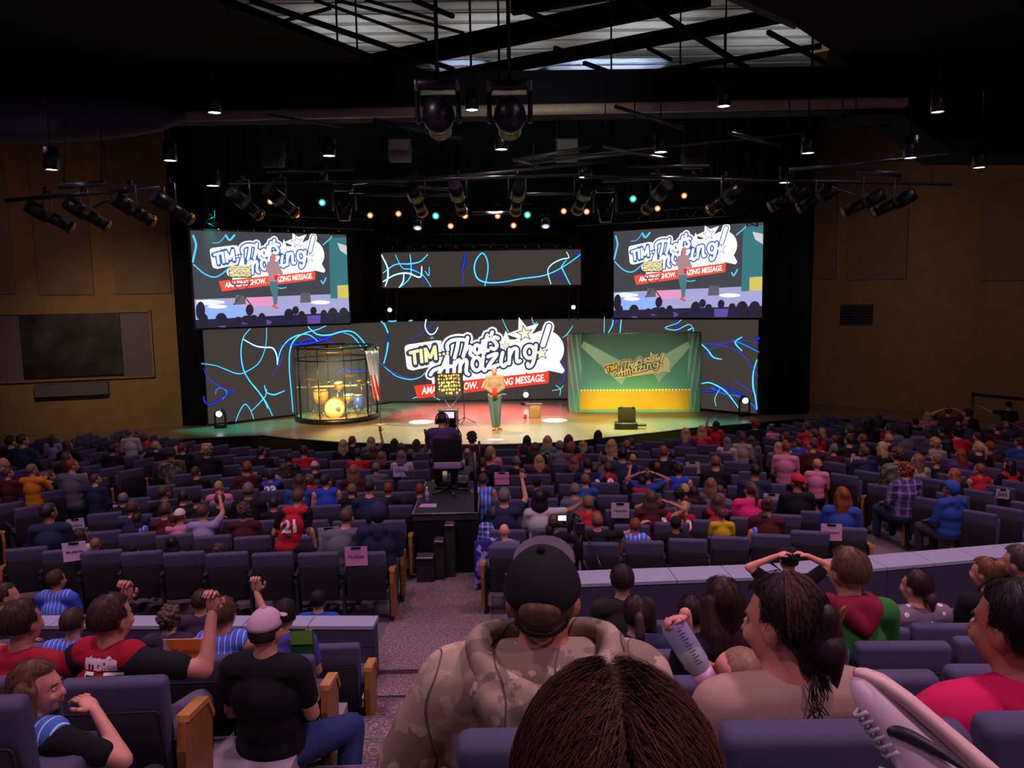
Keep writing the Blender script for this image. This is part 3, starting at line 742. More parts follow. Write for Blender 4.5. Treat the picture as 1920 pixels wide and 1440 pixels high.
pz_beam(520, 43, 620, 15, 6.2, .06, .06); pz_beam(960, 10, 1060, 52, 6.6, .1, .1); pz_beam(1040, 90, 1080, 106, 6.5, .1, .1); pz_beam(1095, 118, 1185, 150, 6.5, .1, .1)
pz_beam(1215, 90, 1258, 112, 6.5, .08, .08); pz_beam(1440, 60, 1560, 125, 6.5, .1, .1); pz_beam(960, 15, 1150, -15, 6.9, .2, .3)
pz_beam(700, 118, 1000, 72, 7.2, .06, .06, M_GREYM, 'cable_tray')
for x, y, d in ((632, 60, 15), (668, 40, 16), (882, 60, 13), (935, 60, 13), (1146, 40, 17), (1276, 60, 18), (1361, 70, 17.5), (1523, 118, 17), (818, 110, 11), (955, 110, 11)):
    a = P(x, y, d); wpart(MB().cyl(a-Vector((0, 0, 1.1)), a+Vector((0, 0, 1.5)), .02, n=5), 'hanger_rod', M_BLACK, deck)
# vertical sag lines of the insulation between purlins
for k in range(12):
    yy = 21+k*.9
    wpart(MB().box((1, yy, ZT-.06), (26, .07, .05)), 'purlin', M_DECK, deck)
# added area lamps, no fixtures seen, that brighten the roof deck
for (x, y, e) in ((-9, 25.5, 18), (-4.5, 25.0, 30), (0, 25.5, 34), (4.5, 25.5, 34), (9, 26, 28), (13, 26.5, 18)):
    lamp('AREA', (x, y, CZ+7.35), e, (.95, .95, 1), (x, y+.01, ZT+2), 3.0, name='deck_fill')
for px in (1075, 1120, 1165, 1200, 860, 970):
    a = PZ(px, 146, ZT-.5); lamp('SPOT', (a.x, a.y, ZT-1.3), 120, (.5, .62, 1), (a.x, a.y+.1, ZT), .05, 80, .3, 'roof_spot')
# fabric duct at far left
du = MB().ell((-8.9, 15.0, CZ+3.42), (3.0, .5, .42), 24, 12)
wpart(du, 'duct_sock', fabric('4a4a5c', '5c5c6c', 40, 'duct_sock'), bk)
# ================================================================ people builder
def tmp_eval(mb, mods):
    me = mb.mesh('t'); o = bpy.data.objects.new('t', me); COL.objects.link(o)
    for k, kw in mods:
        m = o.modifiers.new(k, k)
        for a, b in kw.items(): setattr(m, a, b)
    bpy.context.view_layer.update()
    r = bpy.data.meshes.new_from_object(o.evaluated_get(bpy.context.evaluated_depsgraph_get()))
    bpy.data.objects.remove(o); bpy.data.meshes.remove(me)
    r.polygons.foreach_set('use_smooth', [True]*len(r.polygons)); return r
def fuse(mb, vox=.014, it=4, f=.5):
    return tmp_eval(mb, [('REMESH', dict(mode='VOXEL', voxel_size=vox, adaptivity=0)), ('SMOOTH', dict(iterations=it, factor=f))])
def V(*a): return Vector(a)
def lerp(a, b, t): return a+(b-a)*t
def pose(kind='sit', **kw):
    """joints of a figure facing +Y, origin on the floor under the hips (sitting: head centre 1.20 high; standing 1.62)"""
    st = kind.startswith('stand')
    d = dict(pel=V(0, 0, .50), che=V(0, -.05, .82), nek=V(0, -.03, 1.04), head=V(0, .01, 1.20), kn=.42)
    j = {}
    if st:
        j['pel'] = V(0, 0, .93); j['che'] = V(0, -.02, 1.24); j['nek'] = V(0, -.01, 1.46); j['head'] = V(0, .02, 1.585)
        for s in (-1, 1):
            j['hip', s] = V(.09*s, 0, .90); j['kne', s] = V(.10*s, .02, .49); j['ank', s] = V(.11*s, -.02, .08); j['toe', s] = V(.13*s, .15, .04)
    else:
        j['pel'] = V(0, 0, .52); j['che'] = V(0, -.04, .83); j['nek'] = V(0, -.03, 1.04); j['head'] = V(0, .01, 1.165)
        for s in (-1, 1):
            j['hip', s] = V(.09*s, .02, .50); j['kne', s] = V(.13*s, .44, .51); j['ank', s] = V(.12*s, .44, .10); j['toe', s] = V(.12*s, .60, .05)
    z = j['nek'].z-.06
    for s in (-1, 1):
        j['sho', s] = V(.175*s, -.03, z)
        j['elb', s] = V(.22*s, .02, z-.27); j['wri', s] = V(.13*s, .24, z-.33); j['fin', s] = (0, 1, -.2)
    # arm variants
    arms = {'up': (V(.27, .03, z+.16), V(.22, .10, z+.40), (0, .1, 1)), 'point': (V(.25, .20, z+.04), V(.24, .44, z+.10), (0, 1, .1)),
            'head': (V(.36, .0, z+.13), V(.13, -.06, z+.25), (-.8, 0, .3)), 'chin': (V(.19, .20, z-.10), V(.06, .16, z+.06), (-.3, 0, 1)),
            'out': (V(.42, .04, z+.00), V(.64, .16, z+.10), (1, .3, .3)), 'clap': (V(.24, .14, z-.20), V(.04, .30, z-.06), (0, .5, .8)),
            'down': (V(.23, -.02, z-.28), V(.25, .04, z-.52), (0, .1, -1)), 'front': (V(.24, .0, z-.27), V(.05, .19, z-.38), (-.7, .5, -.2))}
    for s in (-1, 1):
        a = kw.get('L' if s < 0 else 'R')
        if a:
            e, w_, f_ = arms[a]
            j['elb', s] = V(e.x*s, e.y, e.z); j['wri', s] = V(w_.x*s, w_.y, w_.z); j['fin', s] = (f_[0]*s, f_[1], f_[2])
    ln = kw.get('lean', (0, 0))
    if ln != (0, 0):
        for k, p in list(j.items()):
            if isinstance(p, Vector):
                h = max(0, p.z-j['pel'].z)
                if k in ('che', 'nek', 'head') or (isinstance(k, tuple) and k[0] in ('sho', 'elb', 'wri')): p.x += ln[0]*h; p.y += ln[1]*h
    for k, v in kw.items():
        if k.startswith('set_'): pass
    j.update(kw.get('j', {}))
    return j
def hand(mb, w_, fdir, s, sc=1.0, curl=.5, up=None):
    f = Vector(fdir).normalized(); side = f.cross(V(0, 0, 1) if abs(f.z) < .8 else V(0, 1, 0)).normalized(); nrm = side.cross(f)
    if up is not None:
        nrm = Vector(up).normalized(); side = f.cross(nrm).normalized()
    q = Matrix((side, f, nrm)).transposed()
    mb.ell(w_+f*.045*sc, (.038*sc, .052*sc, .016*sc), 10, 6, q)
    for i, (x, l) in enumerate(((-.028, .062), (-.010, .074), (.009, .070), (.027, .055))):
        a = w_+f*.085*sc+side*x*sc; b = a+(f*math.cos(curl*.6)-nrm*math.sin(curl*.6))*l*.55*sc; c = b+(f*math.cos(curl*1.6)-nrm*math.sin(curl*1.6))*l*.5*sc
        mb.cap(a, .0092*sc, b, .0085*sc, 6); mb.cap(b, .0085*sc, c, .007*sc, 6)
    t0 = w_+f*.02*sc-side*.03*s*sc; t1 = t0+(-side*s*.8+f*.7).normalized()*.035*sc; t2 = t1+(f-nrm*.4-side*s*.2).normalized()*.03*sc
    mb.cap(t0, .012*sc, t1, .010*sc, 6); mb.cap(t1, .010*sc, t2, .0085*sc, 6)
def headparts(mb, h, q):
    def E(c, r, n=14, m=10): mb.ell(h+q @ Vector(c), r, n, m, q)
    E((0, -.012, .022), (.073, .093, .092)); E((0, .022, -.040), (.058, .066, .072)); E((0, .058, -.085), (.026, .022, .022))
    mb.cap(h+q @ V(0, .088, .008), .007, h+q @ V(0, .108, -.030), .012, 8)
    for s in (-1, 1):
        E((.076*s, -.008, -.012), (.012, .022, .034), 8, 6); E((.034*s, .075, -.03), (.022, .018, .020), 8, 6)
    E((0, .078, .022), (.045, .012, .012), 8, 6); E((0, .084, -.060), (.022, .012, .007), 8, 6)
def headq(yaw=0, pitch=0, roll=0):
    return (Matrix.Rotation(yaw, 3, 'Z') @ Matrix.Rotation(roll, 3, 'Y') @ Matrix.Rotation(pitch, 3, 'X'))
def body_mb(j, q, bulk=1.0):
    b = MB(); B = bulk
    headparts(b, j['head'], q)
    b.cap(j['nek']+V(0, 0, -.03), .055*min(B, 1.15), j['head']+q @ V(0, -.015, -.05), .050*min(B, 1.1), 12)
    P_, C_, N_ = j['pel'], j['che'], j['nek']
    sl = j['sho', -1]; sr = j['sho', 1]
    b.ell(P_, (.155*B, .115*B, .12), 14, 10); b.ell(lerp(P_, C_, .5), (.135*B, .105*B, .15), 14, 10); b.ell(C_, (.155*B, .108*B, .16), 14, 10)
    b.cap(lerp(sl, N_, .12)+V(0, 0, -.01), .060*B, N_+V(0, 0, -.05), .062*B); b.cap(lerp(sr, N_, .12)+V(0, 0, -.01), .060*B, N_+V(0, 0, -.05), .062*B)
    for s in (-1, 1):
        S_, E_, W_ = j['sho', s], j['elb', s], j['wri', s]
        b.cap(S_, .052*B, E_, .038*B); b.cap(E_, .038*B, W_, .025*min(B, 1.15))
        H_, K_, A_, T_ = j['hip', s], j['kne', s], j['ank', s], j['toe', s]
        b.cap(H_, .085*B, K_, .055*B); b.cap(K_, .055*B, lerp(K_, A_, .35), .055*B); b.cap(lerp(K_, A_, .35), .055*B, A_, .036*B)
    return b
def shirt_mb(j, bulk=1.0, sleeve='short', t=.012, long=0.0, hood=False):
    b = MB(); B = bulk
    P_, C_, N_ = j['pel'], j['che'], j['nek']; sl, sr = j['sho', -1], j['sho', 1]
    Pm = lerp(P_, C_, .12-long)
    b.ell(Pm, (.155*B+t, .118*B+t, .13), 16, 10); b.ell(lerp(P_, C_, .5), (.14*B+t, .108*B+t, .16), 16, 10); b.ell(C_, (.155*B+t, .108*B+t, .165), 16, 10)
    for s_ in (sl, sr): b.cap(lerp(s_, N_, .12)+V(0, 0, -.01), .060*B+t, N_+V(0, -.005, -.055), .062*B+t)
    if sleeve != 'none':
        for s in (-1, 1):
            S_, E_, W_ = j['sho', s], j['elb', s], j['wri', s]
            if sleeve == 'short': b.cap(S_, .052*B+t, lerp(S_, E_, .62), .044*B+t)
            else: b.cap(S_, .052*B+t, E_, .040*B+t); b.cap(E_, .040*B+t, lerp(E_, W_, .93), .030*B+t)
    if hood: b.cap(N_+V(-.05, -.08, -.02), .05, N_+V(.05, -.08, -.02), .05); b.cap(N_+V(0, -.09, -.08), .06, N_+V(0, -.08, 0), .06)
    return b
def jersey_mb(j, bulk=1.0, t=.02):
    b = MB(); B = bulk; P_, C_, N_ = j['pel'], j['che'], j['nek']
    b.ell(lerp(P_, C_, .1), (.155*B+t, .118*B+t, .14), 16, 10); b.ell(lerp(P_, C_, .5), (.14*B+t, .108*B+t, .16), 16, 10); b.ell(C_, (.150*B+t, .108*B+t, .165), 16, 10)
    for s in (-1, 1): b.cap(lerp(j['sho', s], N_, .35), .058*B+t, N_+V(0, -.005, -.06), .060*B+t)
    return b
def pants_mb(j, bulk=1.0, t=.012, length=1.0):
    b = MB(); B = bulk
    b.ell(j['pel']+V(0, 0, -.02), (.158*B+t, .12*B+t, .11), 14, 10)
    for s in (-1, 1):
        H_, K_, A_ = j['hip', s], j['kne', s], j['ank', s]
        b.cap(H_, .088*B+t, K_, .060*B+t)
        if length > .5: b.cap(K_, .060*B+t, lerp(K_, A_, .95*length), .045*B+t)
    return b
def shoe_mb(a, t, w=.045):
    b = MB(); b.cap(a+V(0, -.02, -.03), .042, lerp(a, t, .5)+V(0, 0, -.02), .042, 10); b.cap(lerp(a, t, .4)+V(0, 0, -.02), .042, t+V(0, -.02, 0), .033, 10); return b
def face_mb(h, q):
    """eyes, brows, mouth"""
    e = MB()
    for s in (-1, 1):
        e.ell(h+q @ V(.030*s, .079, .004), (.0105, .006, .0055), 8, 6, q)
    return e
def face_dark(h, q, smile=0):
    e = MB()
    for s in (-1, 1):
        e.ell(h+q @ V(.030*s, .0832, .004), (.005, .004, .005), 8, 6, q)
        e.cap(h+q @ V(.016*s, .086, .022), .0035, h+q @ V(.044*s, .076, .024), .003, 5)
    return e
def mouth_mb(h, q, smile=0):
    e = MB(); e.cap(h+q @ V(-.018, .0925-.004, -.058+smile), .004, h+q @ V(0, .093, -.062), .0042, 6); e.cap(h+q @ V(.018, .0925-.004, -.058+smile), .004, h+q @ V(0, .093, -.062), .0042, 6); return e
def hair_shell(h, q, k=1.0, n=22, m=14, front=.42, nape=-.45, rough=.0, seed=0, cx=(.080, .101, .100)):
    """hair cap over the skull; open at the face"""
    vs = []; c = h+q @ V(0, -.014, .022)
    for jj in range(m+1):
        t = math.pi*jj/m
        for i in range(n):
            a = 2*math.pi*i/n; d = V(math.sin(t)*math.cos(a), math.sin(t)*math.sin(a), math.cos(t))
            r = k
            fz = front+.25*abs(d.x)
            if d.y > .30 and d.z < fz: r = .8
            elif d.z < nape: r = .72
            elif d.y > -.05 and d.z < -.12: r = .8
            if r > .9 and rough: r += rough*noise.noise(d*6+V(seed, 0, 0))
            vs.append(c+q @ V(d.x*cx[0]*r, d.y*cx[1]*r, d.z*cx[2]*r))
    mb = MB(); mb.add(vs, [(jj*n+i, (jj+1)*n+i, (jj+1)*n+(i+1) % n, jj*n+(i+1) % n) for jj in range(m) for i in range(n)], True); return mb
def hair_mesh(style, h, q, seed=0, res=1):
    if style == 'buzz': return hair_shell(h, q, .955, 22*res, 14*res, nape=-.5).mesh('hair')
    if style == 'short': return hair_shell(h, q, 1.04, 22*res, 14*res, rough=.07, seed=seed).mesh('hair')
    if style == 'curly':
        b = hair_shell(h, q, 1.08, 22, 14, nape=-.7); rr = random.Random(seed)
        for i in range(60):
            d = V(rr.gauss(0, 1), rr.gauss(-.3, 1), rr.gauss(.3, .8)).normalized()
            if d.y > .3 and d.z < .4: continue
            b.ell(h+q @ V(d.x*.085, d.y*.105-.01, d.z*.10+.02), rr.uniform(.018, .03), 6, 5)
        return b.mesh('hair')
    b = hair_shell(h, q, 1.05, 22, 14, nape=-.75, rough=.04, seed=seed)
    if style in ('long', 'bob'):
        L = .30 if style == 'long' else .15
        for x in (-.062, -.03, 0, .03, .062):
            y0 = -.075+.5*abs(x); 
            b.cap(h+q @ V(x, y0+.02, .03), .040, h+q @ V(x*1.15, y0-.015, -.10), .042); b.cap(h+q @ V(x*1.15, y0-.015, -.10), .042, h+V(0, 0, -L)+q @ V(x*1.25, y0-.03, 0), .028)
        for s in (-1, 1): b.cap(h+q @ V(.078*s, .01, .02), .022, h+q @ V(.082*s, .0, -.11), .026)
        return fuse(b, .011, 3)
    if style == 'pony':
        b.ell(h+q @ V(0, -.125, .04), .025); b.cap(h+q @ V(0, -.135, .035), .030, h+q @ V(0, -.165, -.06), .034); b.cap(h+q @ V(0, -.165, -.06), .034, h+q @ V(0, -.15, -.19), .012)
        return fuse(b, .011, 2)
    if style == 'low':
        b.ell(h+q @ V(0, -.115, -.05), (.045, .035, .045)); b.cap(h+q @ V(0, -.125, -.07), .025, h+q @ V(.01, -.12, -.13), .012); return fuse(b, .011, 2)
    if style == 'bun':
        b.ell(h+q @ V(0, -.10, .085), .042); return fuse(b, .011, 2)
    return b.mesh('hair')
def cap_meshes(h, q, back=False, lift=0):
    b = hair_shell(h, q, 1.12, 26, 18, front=.28, nape=.02, cx=(.080, .101, .098))
    # keep everything above the band only
    s = 1 if not back else -1
    br = MB(); vs = []; n = 12
    for i in range(n+1):
        a = math.pi*i/n; x = -math.cos(a)*.072; y = .085+math.sin(a)*.075
        vs += [h+q @ V(x, (y-.014)*s if not back else -(y-.014), .062-.25*max(0, y-.085)+lift*max(0, y-.085)/.075), h+q @ V(x*.97, (.06)*s, .062)]
    br.add(vs, [(2*i, 2*i+1, 2*i+3, 2*i+2) for i in range(n)], True)
    vs2 = [Vector(v)+q @ V(0, 0, -.006) for v in br.v]; br.add(vs2, [(2*i+2, 2*i+3, 2*i+1, 2*i) for i in range(n)], True)
    bt = MB().ell(h+q @ V(0, -.014, .135), .010, 8, 6)
    return b, br, bt

# ================================================================ things on the stage
SZ = STAGE_Z
M_YEL = mat('d8a040', .35, coat=1); M_GOLD = mat('d8a858', .25, .9); M_ACR = mat('c8d0d8', .05, alpha=.06, vary=0)
dc = PZ(633, 784, SZ); DR = 1.22
cage = thing('drum_enclosure', 'round clear drum shield booth with black rims left of centre stage', 'drum booth', (dc.x, dc.y, SZ))
lpart(MB().lathe((0, 0, 0), [(0, .0), (DR+.05, 0), (DR+.05, .14), (0, .14)], 48), 'base_ring', M_BLACKG, cage)
lpart(MB().lathe((0, 0, 0), [(0, .142), (DR-.03, .142), (DR-.03, .15), (0, .15)], 48), 'carpet_disc', mat('9c8a5a', .9), cage)
def arc(r, a0, a1, n=8): return [(r*math.cos(a0+(a1-a0)*i/n), r*math.sin(a0+(a1-a0)*i/n)) for i in range(n+1)]
for k in range(10):
    a0 = 2*math.pi*k/10+.1; a1 = a0+2*math.pi/10
    mb = MB(); pts = arc(DR, a0+.01, a1-.01, 5)
    for p, q_ in zip(pts, pts[1:]): mb.add([(p[0], p[1], .15), (q_[0], q_[1], .15), (q_[0], q_[1], 2.2), (p[0], p[1], 2.2)], [(0, 1, 2, 3)], True)
    if k % 5 != 9: lpart(mb, 'acrylic_panel', M_ACR, cage)
    lpart(MB().cyl((DR*math.cos(a0), DR*math.sin(a0), .14), (DR*math.cos(a0), DR*math.sin(a0), 2.22), .014 if k % 3 else .028, n=6), 'post', M_BLACKG, cage)
for z_, m_ in ((1.86, M_BLACKG), (2.22, M_BLACKG), (2.10, M_GOLD)):
    rr_ = DR if z_ != 2.10 else DR-.1
    mb = MB(); pts = arc(rr_, 0, 2*math.pi, 40)
    for p, q_ in zip(pts, pts[1:]): mb.cyl((p[0], p[1], z_), (q_[0], q_[1], z_), .022 if z_ < 2.2 else .028, n=5, caps=False)
    lpart(mb, 'rim', m_, cage)
for x in (-.55, .45): lpart(MB().box((x, 0, 2.16), (.06, 2.1, .05)), 'cross_rail', M_GOLD, cage)
lpart(MB().cyl((-1.1, -.4, 1.02), (1.15, -.3, 1.05), .03, n=6), 'grab_bar', mat('e8d8a0', .4), cage)
def onst(px, py, D): p = P(px, py, D); return p
def drum(px, py, D, r, h, ax, label, name, col=M_YEL, legs=True, cat='drum', head='e9dfae'):
    c = P(px, py, D); t = thing(name, label, cat, (c.x, c.y, SZ+.15))
    a = Vector(ax).normalized()
    o = Vector((0, 0, c.z-SZ-.15))
    m1 = Matrix.Translation(o).to_3x3()
    q = a.to_track_quat('Z', 'Y')
    def tr(pts): return pts
    lpart(MB().lathe(o, [(r*.97, -h/2), (r, -h/2), (r, h/2), (r*.97, h/2)], 24, a), 'shell', col, t)
    for s in (-1, 1):
        lpart(MB().lathe(o, [(0, s*(h/2-.004)), (r*.96, s*(h/2-.004)), (r*.96, s*(h/2+.004)), (0, s*(h/2+.006))], 24, a), 'drum_head', mat(head, .6), t)
        lpart(MB().lathe(o, [(r*.95, s*h/2), (r*1.03, s*h/2-.012), (r*1.03, s*h/2+.012), (r*.95, s*h/2+.012)], 24, a), 'hoop', M_CHROME if r < .25 else M_YEL, t)
    if legs:
        for k in range(3):
            an = 2*math.pi*k/3+.4; lpart(MB().cyl(o+V(math.cos(an)*r*.95, math.sin(an)*r*.95, .0), (math.cos(an)*r*1.05, math.sin(an)*r*1.05, 0), .010, n=5), 'leg', M_CHROME, t)
    return t
bd = drum(629, 764, 22.95, .29, .40, (.08, -1, 0), 'amber bass drum with cream front head in the shield booth', 'bass_drum', legs=False, head='efe6b0')
lpart(MB().lathe((.13, -.215, bd['z'] if 'z' in bd else (P(629, 764, 22.95).z-SZ-.17)), [(0, 0), (.07, 0), (.07, .006), (0, .008)], 14, (0, -1, 0)), 'port_hole', mat('7a7454', .7), bd)
for s in (-1, 1): lpart(MB().cyl((s*.25, -.15, .25), (s*.4, -.25, 0), .012, n=5), 'spur', M_CHROME, bd)
drum(602, 743, 23.2, .22, .38, (0, -.1, 1), 'amber floor tom standing left of the bass drum', 'floor_tom')
drum(635, 724, 23.3, .14, .22, (0, -.35, 1), 'small amber rack tom mounted above the bass drum', 'rack_tom')
drum(672, 753, 23.3, .16, .42, (0, -.1, 1), 'blue tall drum right of the bass drum', 'conga_drum', mat('3a62c8', .3))
drum(655, 745, 23.7, .18, .16, (0, -.15, 1), 'shallow amber snare drum behind the rack tom', 'snare_drum')
def cymbal(px, py, D, r, tilt, label):
    c = P(px, py, D); h = c.z-SZ-.15; t = thing('cymbal', label, 'cymbal', (c.x, c.y, SZ+.15))
    lpart(MB().lathe((0, 0, h), [(0, .02), (.03, .018), (.05, .0), (r, -.02), (r, -.024), (0, .0)], 24, (tilt, -.12, 1)), 'bronze_plate', M_GOLD, t)
    lpart(MB().cyl((0, 0, h+.05), (0, 0, .25), .010, n=6), 'stand_tube', M_CHROME, t)
    for k in range(3): a = 2*math.pi*k/3; lpart(MB().cyl((0, 0, .32), (math.cos(a)*.22, math.sin(a)*.22, .0), .008, n=5), 'leg', M_CHROME, t)
cymbal(579, 709, 23.0, .22, -.05, 'leftmost bronze cymbal on a tall stand in the drum booth'); cymbal(595, 716, 23.6, .2, .1, 'low bronze cymbal second from left in the drum booth')
cymbal(656, 702, 23.3, .24, .05, 'highest bronze cymbal above the rack tom'); cymbal(677, 712, 23.0, .2, .15, 'tilted bronze cymbal right of the rack tom'); cymbal(690, 715, 23.8, .16, -.1, 'rightmost small bronze cymbal beside the flag')
for i, (x, y, D, dx) in enumerate(((598, 722, 22.8, 26), (694, 722, 22.9, -16))):
    c = P(x, y, D); e = P(x+dx, y-8, D-.05); t = thing('boom_stand', ('left' if i == 0 else 'right')+' chrome microphone boom stand inside the drum booth', 'stand', (c.x, c.y, SZ+.15))
    wpart(MB().cyl(c, (c.x, c.y, SZ+.2), .012, n=5), 'stand_tube', M_CHROME, t); wpart(MB().cyl(c, e, .01, n=5), 'boom', M_CHROME, t); wpart(MB().ell(e, (.03, .03, .05), 8, 6), 'microphone', M_GREYM, t)
    for k in range(3): a = 2*math.pi*k/3; wpart(MB().cyl((c.x, c.y, SZ+.35), (c.x+math.cos(a)*.25, c.y+math.sin(a)*.25, SZ+.16), .008, n=5), 'leg', M_CHROME, t)
# flag right of the booth
c = PZ(714, 796, SZ); fl = thing('flag', 'red and white striped flag hanging on a pole right of the drum booth', 'flag', (c.x, c.y, SZ))
h = P(708, 655, c.y).z-SZ
lpart(MB().cyl((0, 0, 0), (0, 0, h), .014, n=6), 'pole', M_GREYM, fl); lpart(MB().lathe((0, 0, 0), [(0, .03), (.2, .02), (.2, 0), (0, 0)], 16), 'base', mat('8a6a48', .5), fl)
lpart(MB().ell((0, 0, h+.03), .035, 8, 6), 'finial', M_GOLD, fl)
def _flag(nt, v):
    o = nsep(nt, v); st = nmath(nt, 'GREATER_THAN', nmath(nt, 'FRACT', nmath(nt, 'MULTIPLY', nmath(nt, 'ADD', o[0], nmath(nt, 'MULTIPLY', o[2], .18)), 9)), .5)
    k = nmix(nt, st, 'c81828', 'e8e4ea'); return nmix(nt, nmath(nt, 'GREATER_THAN', o[2], h-.75), k, 'c8cce0')
mb = MB(); vs = []; nx = 10; nz = 16
for i in range(nz+1):
    for j_ in range(nx+1):
        z_ = h-.05-i/nz*(h*.66); x_ = -.01-.36*(j_/nx)*(1-.55*i/nz); vs.append((x_+.0, .05*math.sin(j_*1.3+i*.1), z_-.35*(1-j_/nx)*0))
mb.add(vs, [(i*(nx+1)+k, i*(nx+1)+k+1, (i+1)*(nx+1)+k+1, (i+1)*(nx+1)+k) for i in range(nz) for k in range(nx)], True)
fo = lpart(mb, 'flag_cloth', patmat('flag_cloth', _flag), fl); fo.modifiers.new('s', 'SOLIDIFY').thickness = .006
# printed backdrop ------------------------------------------------
ba = PZ(1066, 773, SZ); bb = PZ(1313, 772, SZ); BH = 2.45; BL = (bb-ba).length
bn = Vector((ba.y-bb.y, bb.x-ba.x, 0)).normalized(); bn = bn if bn.y < 0 else -bn; bdv = (bb-ba).normalized()
bt = thing('printed_backdrop', 'wrinkled teal and yellow printed cloth backdrop on a frame, right of centre stage', 'backdrop', tuple(ba))
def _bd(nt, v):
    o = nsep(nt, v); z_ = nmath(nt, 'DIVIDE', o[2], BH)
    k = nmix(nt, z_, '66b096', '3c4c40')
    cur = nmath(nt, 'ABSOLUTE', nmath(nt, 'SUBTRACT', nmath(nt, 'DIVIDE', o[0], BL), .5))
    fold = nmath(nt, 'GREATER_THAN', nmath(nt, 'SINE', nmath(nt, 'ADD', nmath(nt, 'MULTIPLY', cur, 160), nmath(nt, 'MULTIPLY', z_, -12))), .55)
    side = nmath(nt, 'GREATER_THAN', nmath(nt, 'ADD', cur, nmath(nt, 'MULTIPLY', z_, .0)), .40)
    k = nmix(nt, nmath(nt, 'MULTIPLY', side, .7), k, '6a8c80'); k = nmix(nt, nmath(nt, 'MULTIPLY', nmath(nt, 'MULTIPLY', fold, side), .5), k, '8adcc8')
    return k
mb = MB(); vs = []; nx, nz = 48, 24
for i in range(nz+1):
    for k in range(nx+1):
        u, v_ = k/nx, i/nz; wv = .009*math.sin(u*31+v_*5)+.016*noise.noise(V(u*5, v_*4, 2))+.010*noise.noise(V(u*14+v_*6, v_*9, 7))
        vs.append(tuple(ba+bdv*(u*BL)+V(0, 0, v_*BH)+bn*wv))
mb.add(vs, [(i*(nx+1)+k, i*(nx+1)+k+1, (i+1)*(nx+1)+k+1, (i+1)*(nx+1)+k) for i in range(nz) for k in range(nx)], True)
co = MB(); co.v = [tuple(ROOTM[bt].inverted() @ Vector(v)) for v in mb.v]; co.f = mb.f; co.sm = mb.sm
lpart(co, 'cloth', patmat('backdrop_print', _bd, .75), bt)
for a_, b_ in ((ba, ba+V(0, 0, BH)), (bb, bb+V(0, 0, BH)), (ba+V(0, 0, BH), bb+V(0, 0, BH)), (ba+V(0, 0, .03), bb+V(0, 0, .03))): wpart(MB().cyl(a_-bn*.04, b_-bn*.04, .025, n=6), 'frame_tube', M_GREYM, bt)
def bhit(u, v_, off):
    wv = .009*math.sin(u*31+v_*5)+.016*noise.noise(V(u*5, v_*4, 2))+.010*noise.noise(V(u*14+v_*6, v_*9, 7))
    return ba+bdv*(u*BL)+V(0, 0, v_*BH)+bn*(wv+.008+off)
def buv(px, py):
    hpt = P3(px, py, ba, bn)-ba; return hpt.dot(bdv)/BL, hpt.z/BH
def grid(u0, v0, u1, v1, off, n=24, mm=8, top=None):
    vs = [bhit(u0+(u1-u0)*k/n, v0+((top(k/n) if top else v1)-v0)*i/mm, off) for i in range(mm+1) for k in range(n+1)]
    return MB().add(vs, [(i*(n+1)+k, i*(n+1)+k+1, (i+1)*(n+1)+k+1, (i+1)*(n+1)+k) for i in range(mm) for k in range(n)], True)
wpart(grid(.09, .03, .93, .27, .004), 'printed_stage', mat('d2a81e', .7, vary=.2, scale=2), bt)
for k in range(34): wpart(grid(.092+k*.0247, .272, .108+k*.0247, .292, .008, 2, 1), 'printed_bulb', mat('ffe98a', .6, vary=0), bt)
for sx in (0, 1):
    for k in range(5):
        u0 = .012+k*.017; u0, u1 = (u0, u0+.007) if sx == 0 else (1-u0-.007, 1-u0)
        wpart(grid(u0, .02, u1, .30-.02*k, .006, 1, 6), 'printed_fold', mat('58b8a0', .7), bt)
def beamprint(a, b, w0, w1):
    n = 10; vs = []
    for i in range(n+1):
        t = i/n; x = a[0]+(b[0]-a[0])*t; y = a[1]+(b[1]-a[1])*t; w_ = w0+(w1-w0)*t
        for sgn in (-1, 1): u, v_ = buv(x+sgn*w_*.3, y+sgn*w_*(.5 if b[0] > a[0] else -.5) * (-1)); vs.append(bhit(u, v_, .004))
    return MB().add(vs, [(2*i, 2*i+1, 2*i+3, 2*i+2) for i in range(n)], True)
wpart(beamprint((1092, 645), (1175, 705), 10, 34), 'printed_beam', mat('8aa88c', .8, vary=.1), bt); wpart(beamprint((1292, 645), (1225, 700), 10, 34), 'printed_beam', mat('8aa88c', .8, vary=.1), bt)
pb = [((240, 490), (1040+330/3.4286, 400+985/3.4286)), ((1485, 515), (1040+680/3.4286, 400+975/3.4286)), ((1330, 330), (1040+630/3.4286, 400+925/3.4286)), ((450, 730), (1040+390/3.4286, 400+1040/3.4286))]
XB = lsq([(a, buv(*b)) for a, b in pb])
def hb(x, y, off): return bhit(x*XB[0][0]+y*XB[1][0]+XB[2][0], x*XB[0][1]+y*XB[1][1]+XB[2][1], off)
logo(hb, bt, ('d0c090', '34342e', 'd8c890', 'c0a030', 'e8b828'), .018, 0, bar=False, tim='f0b820')
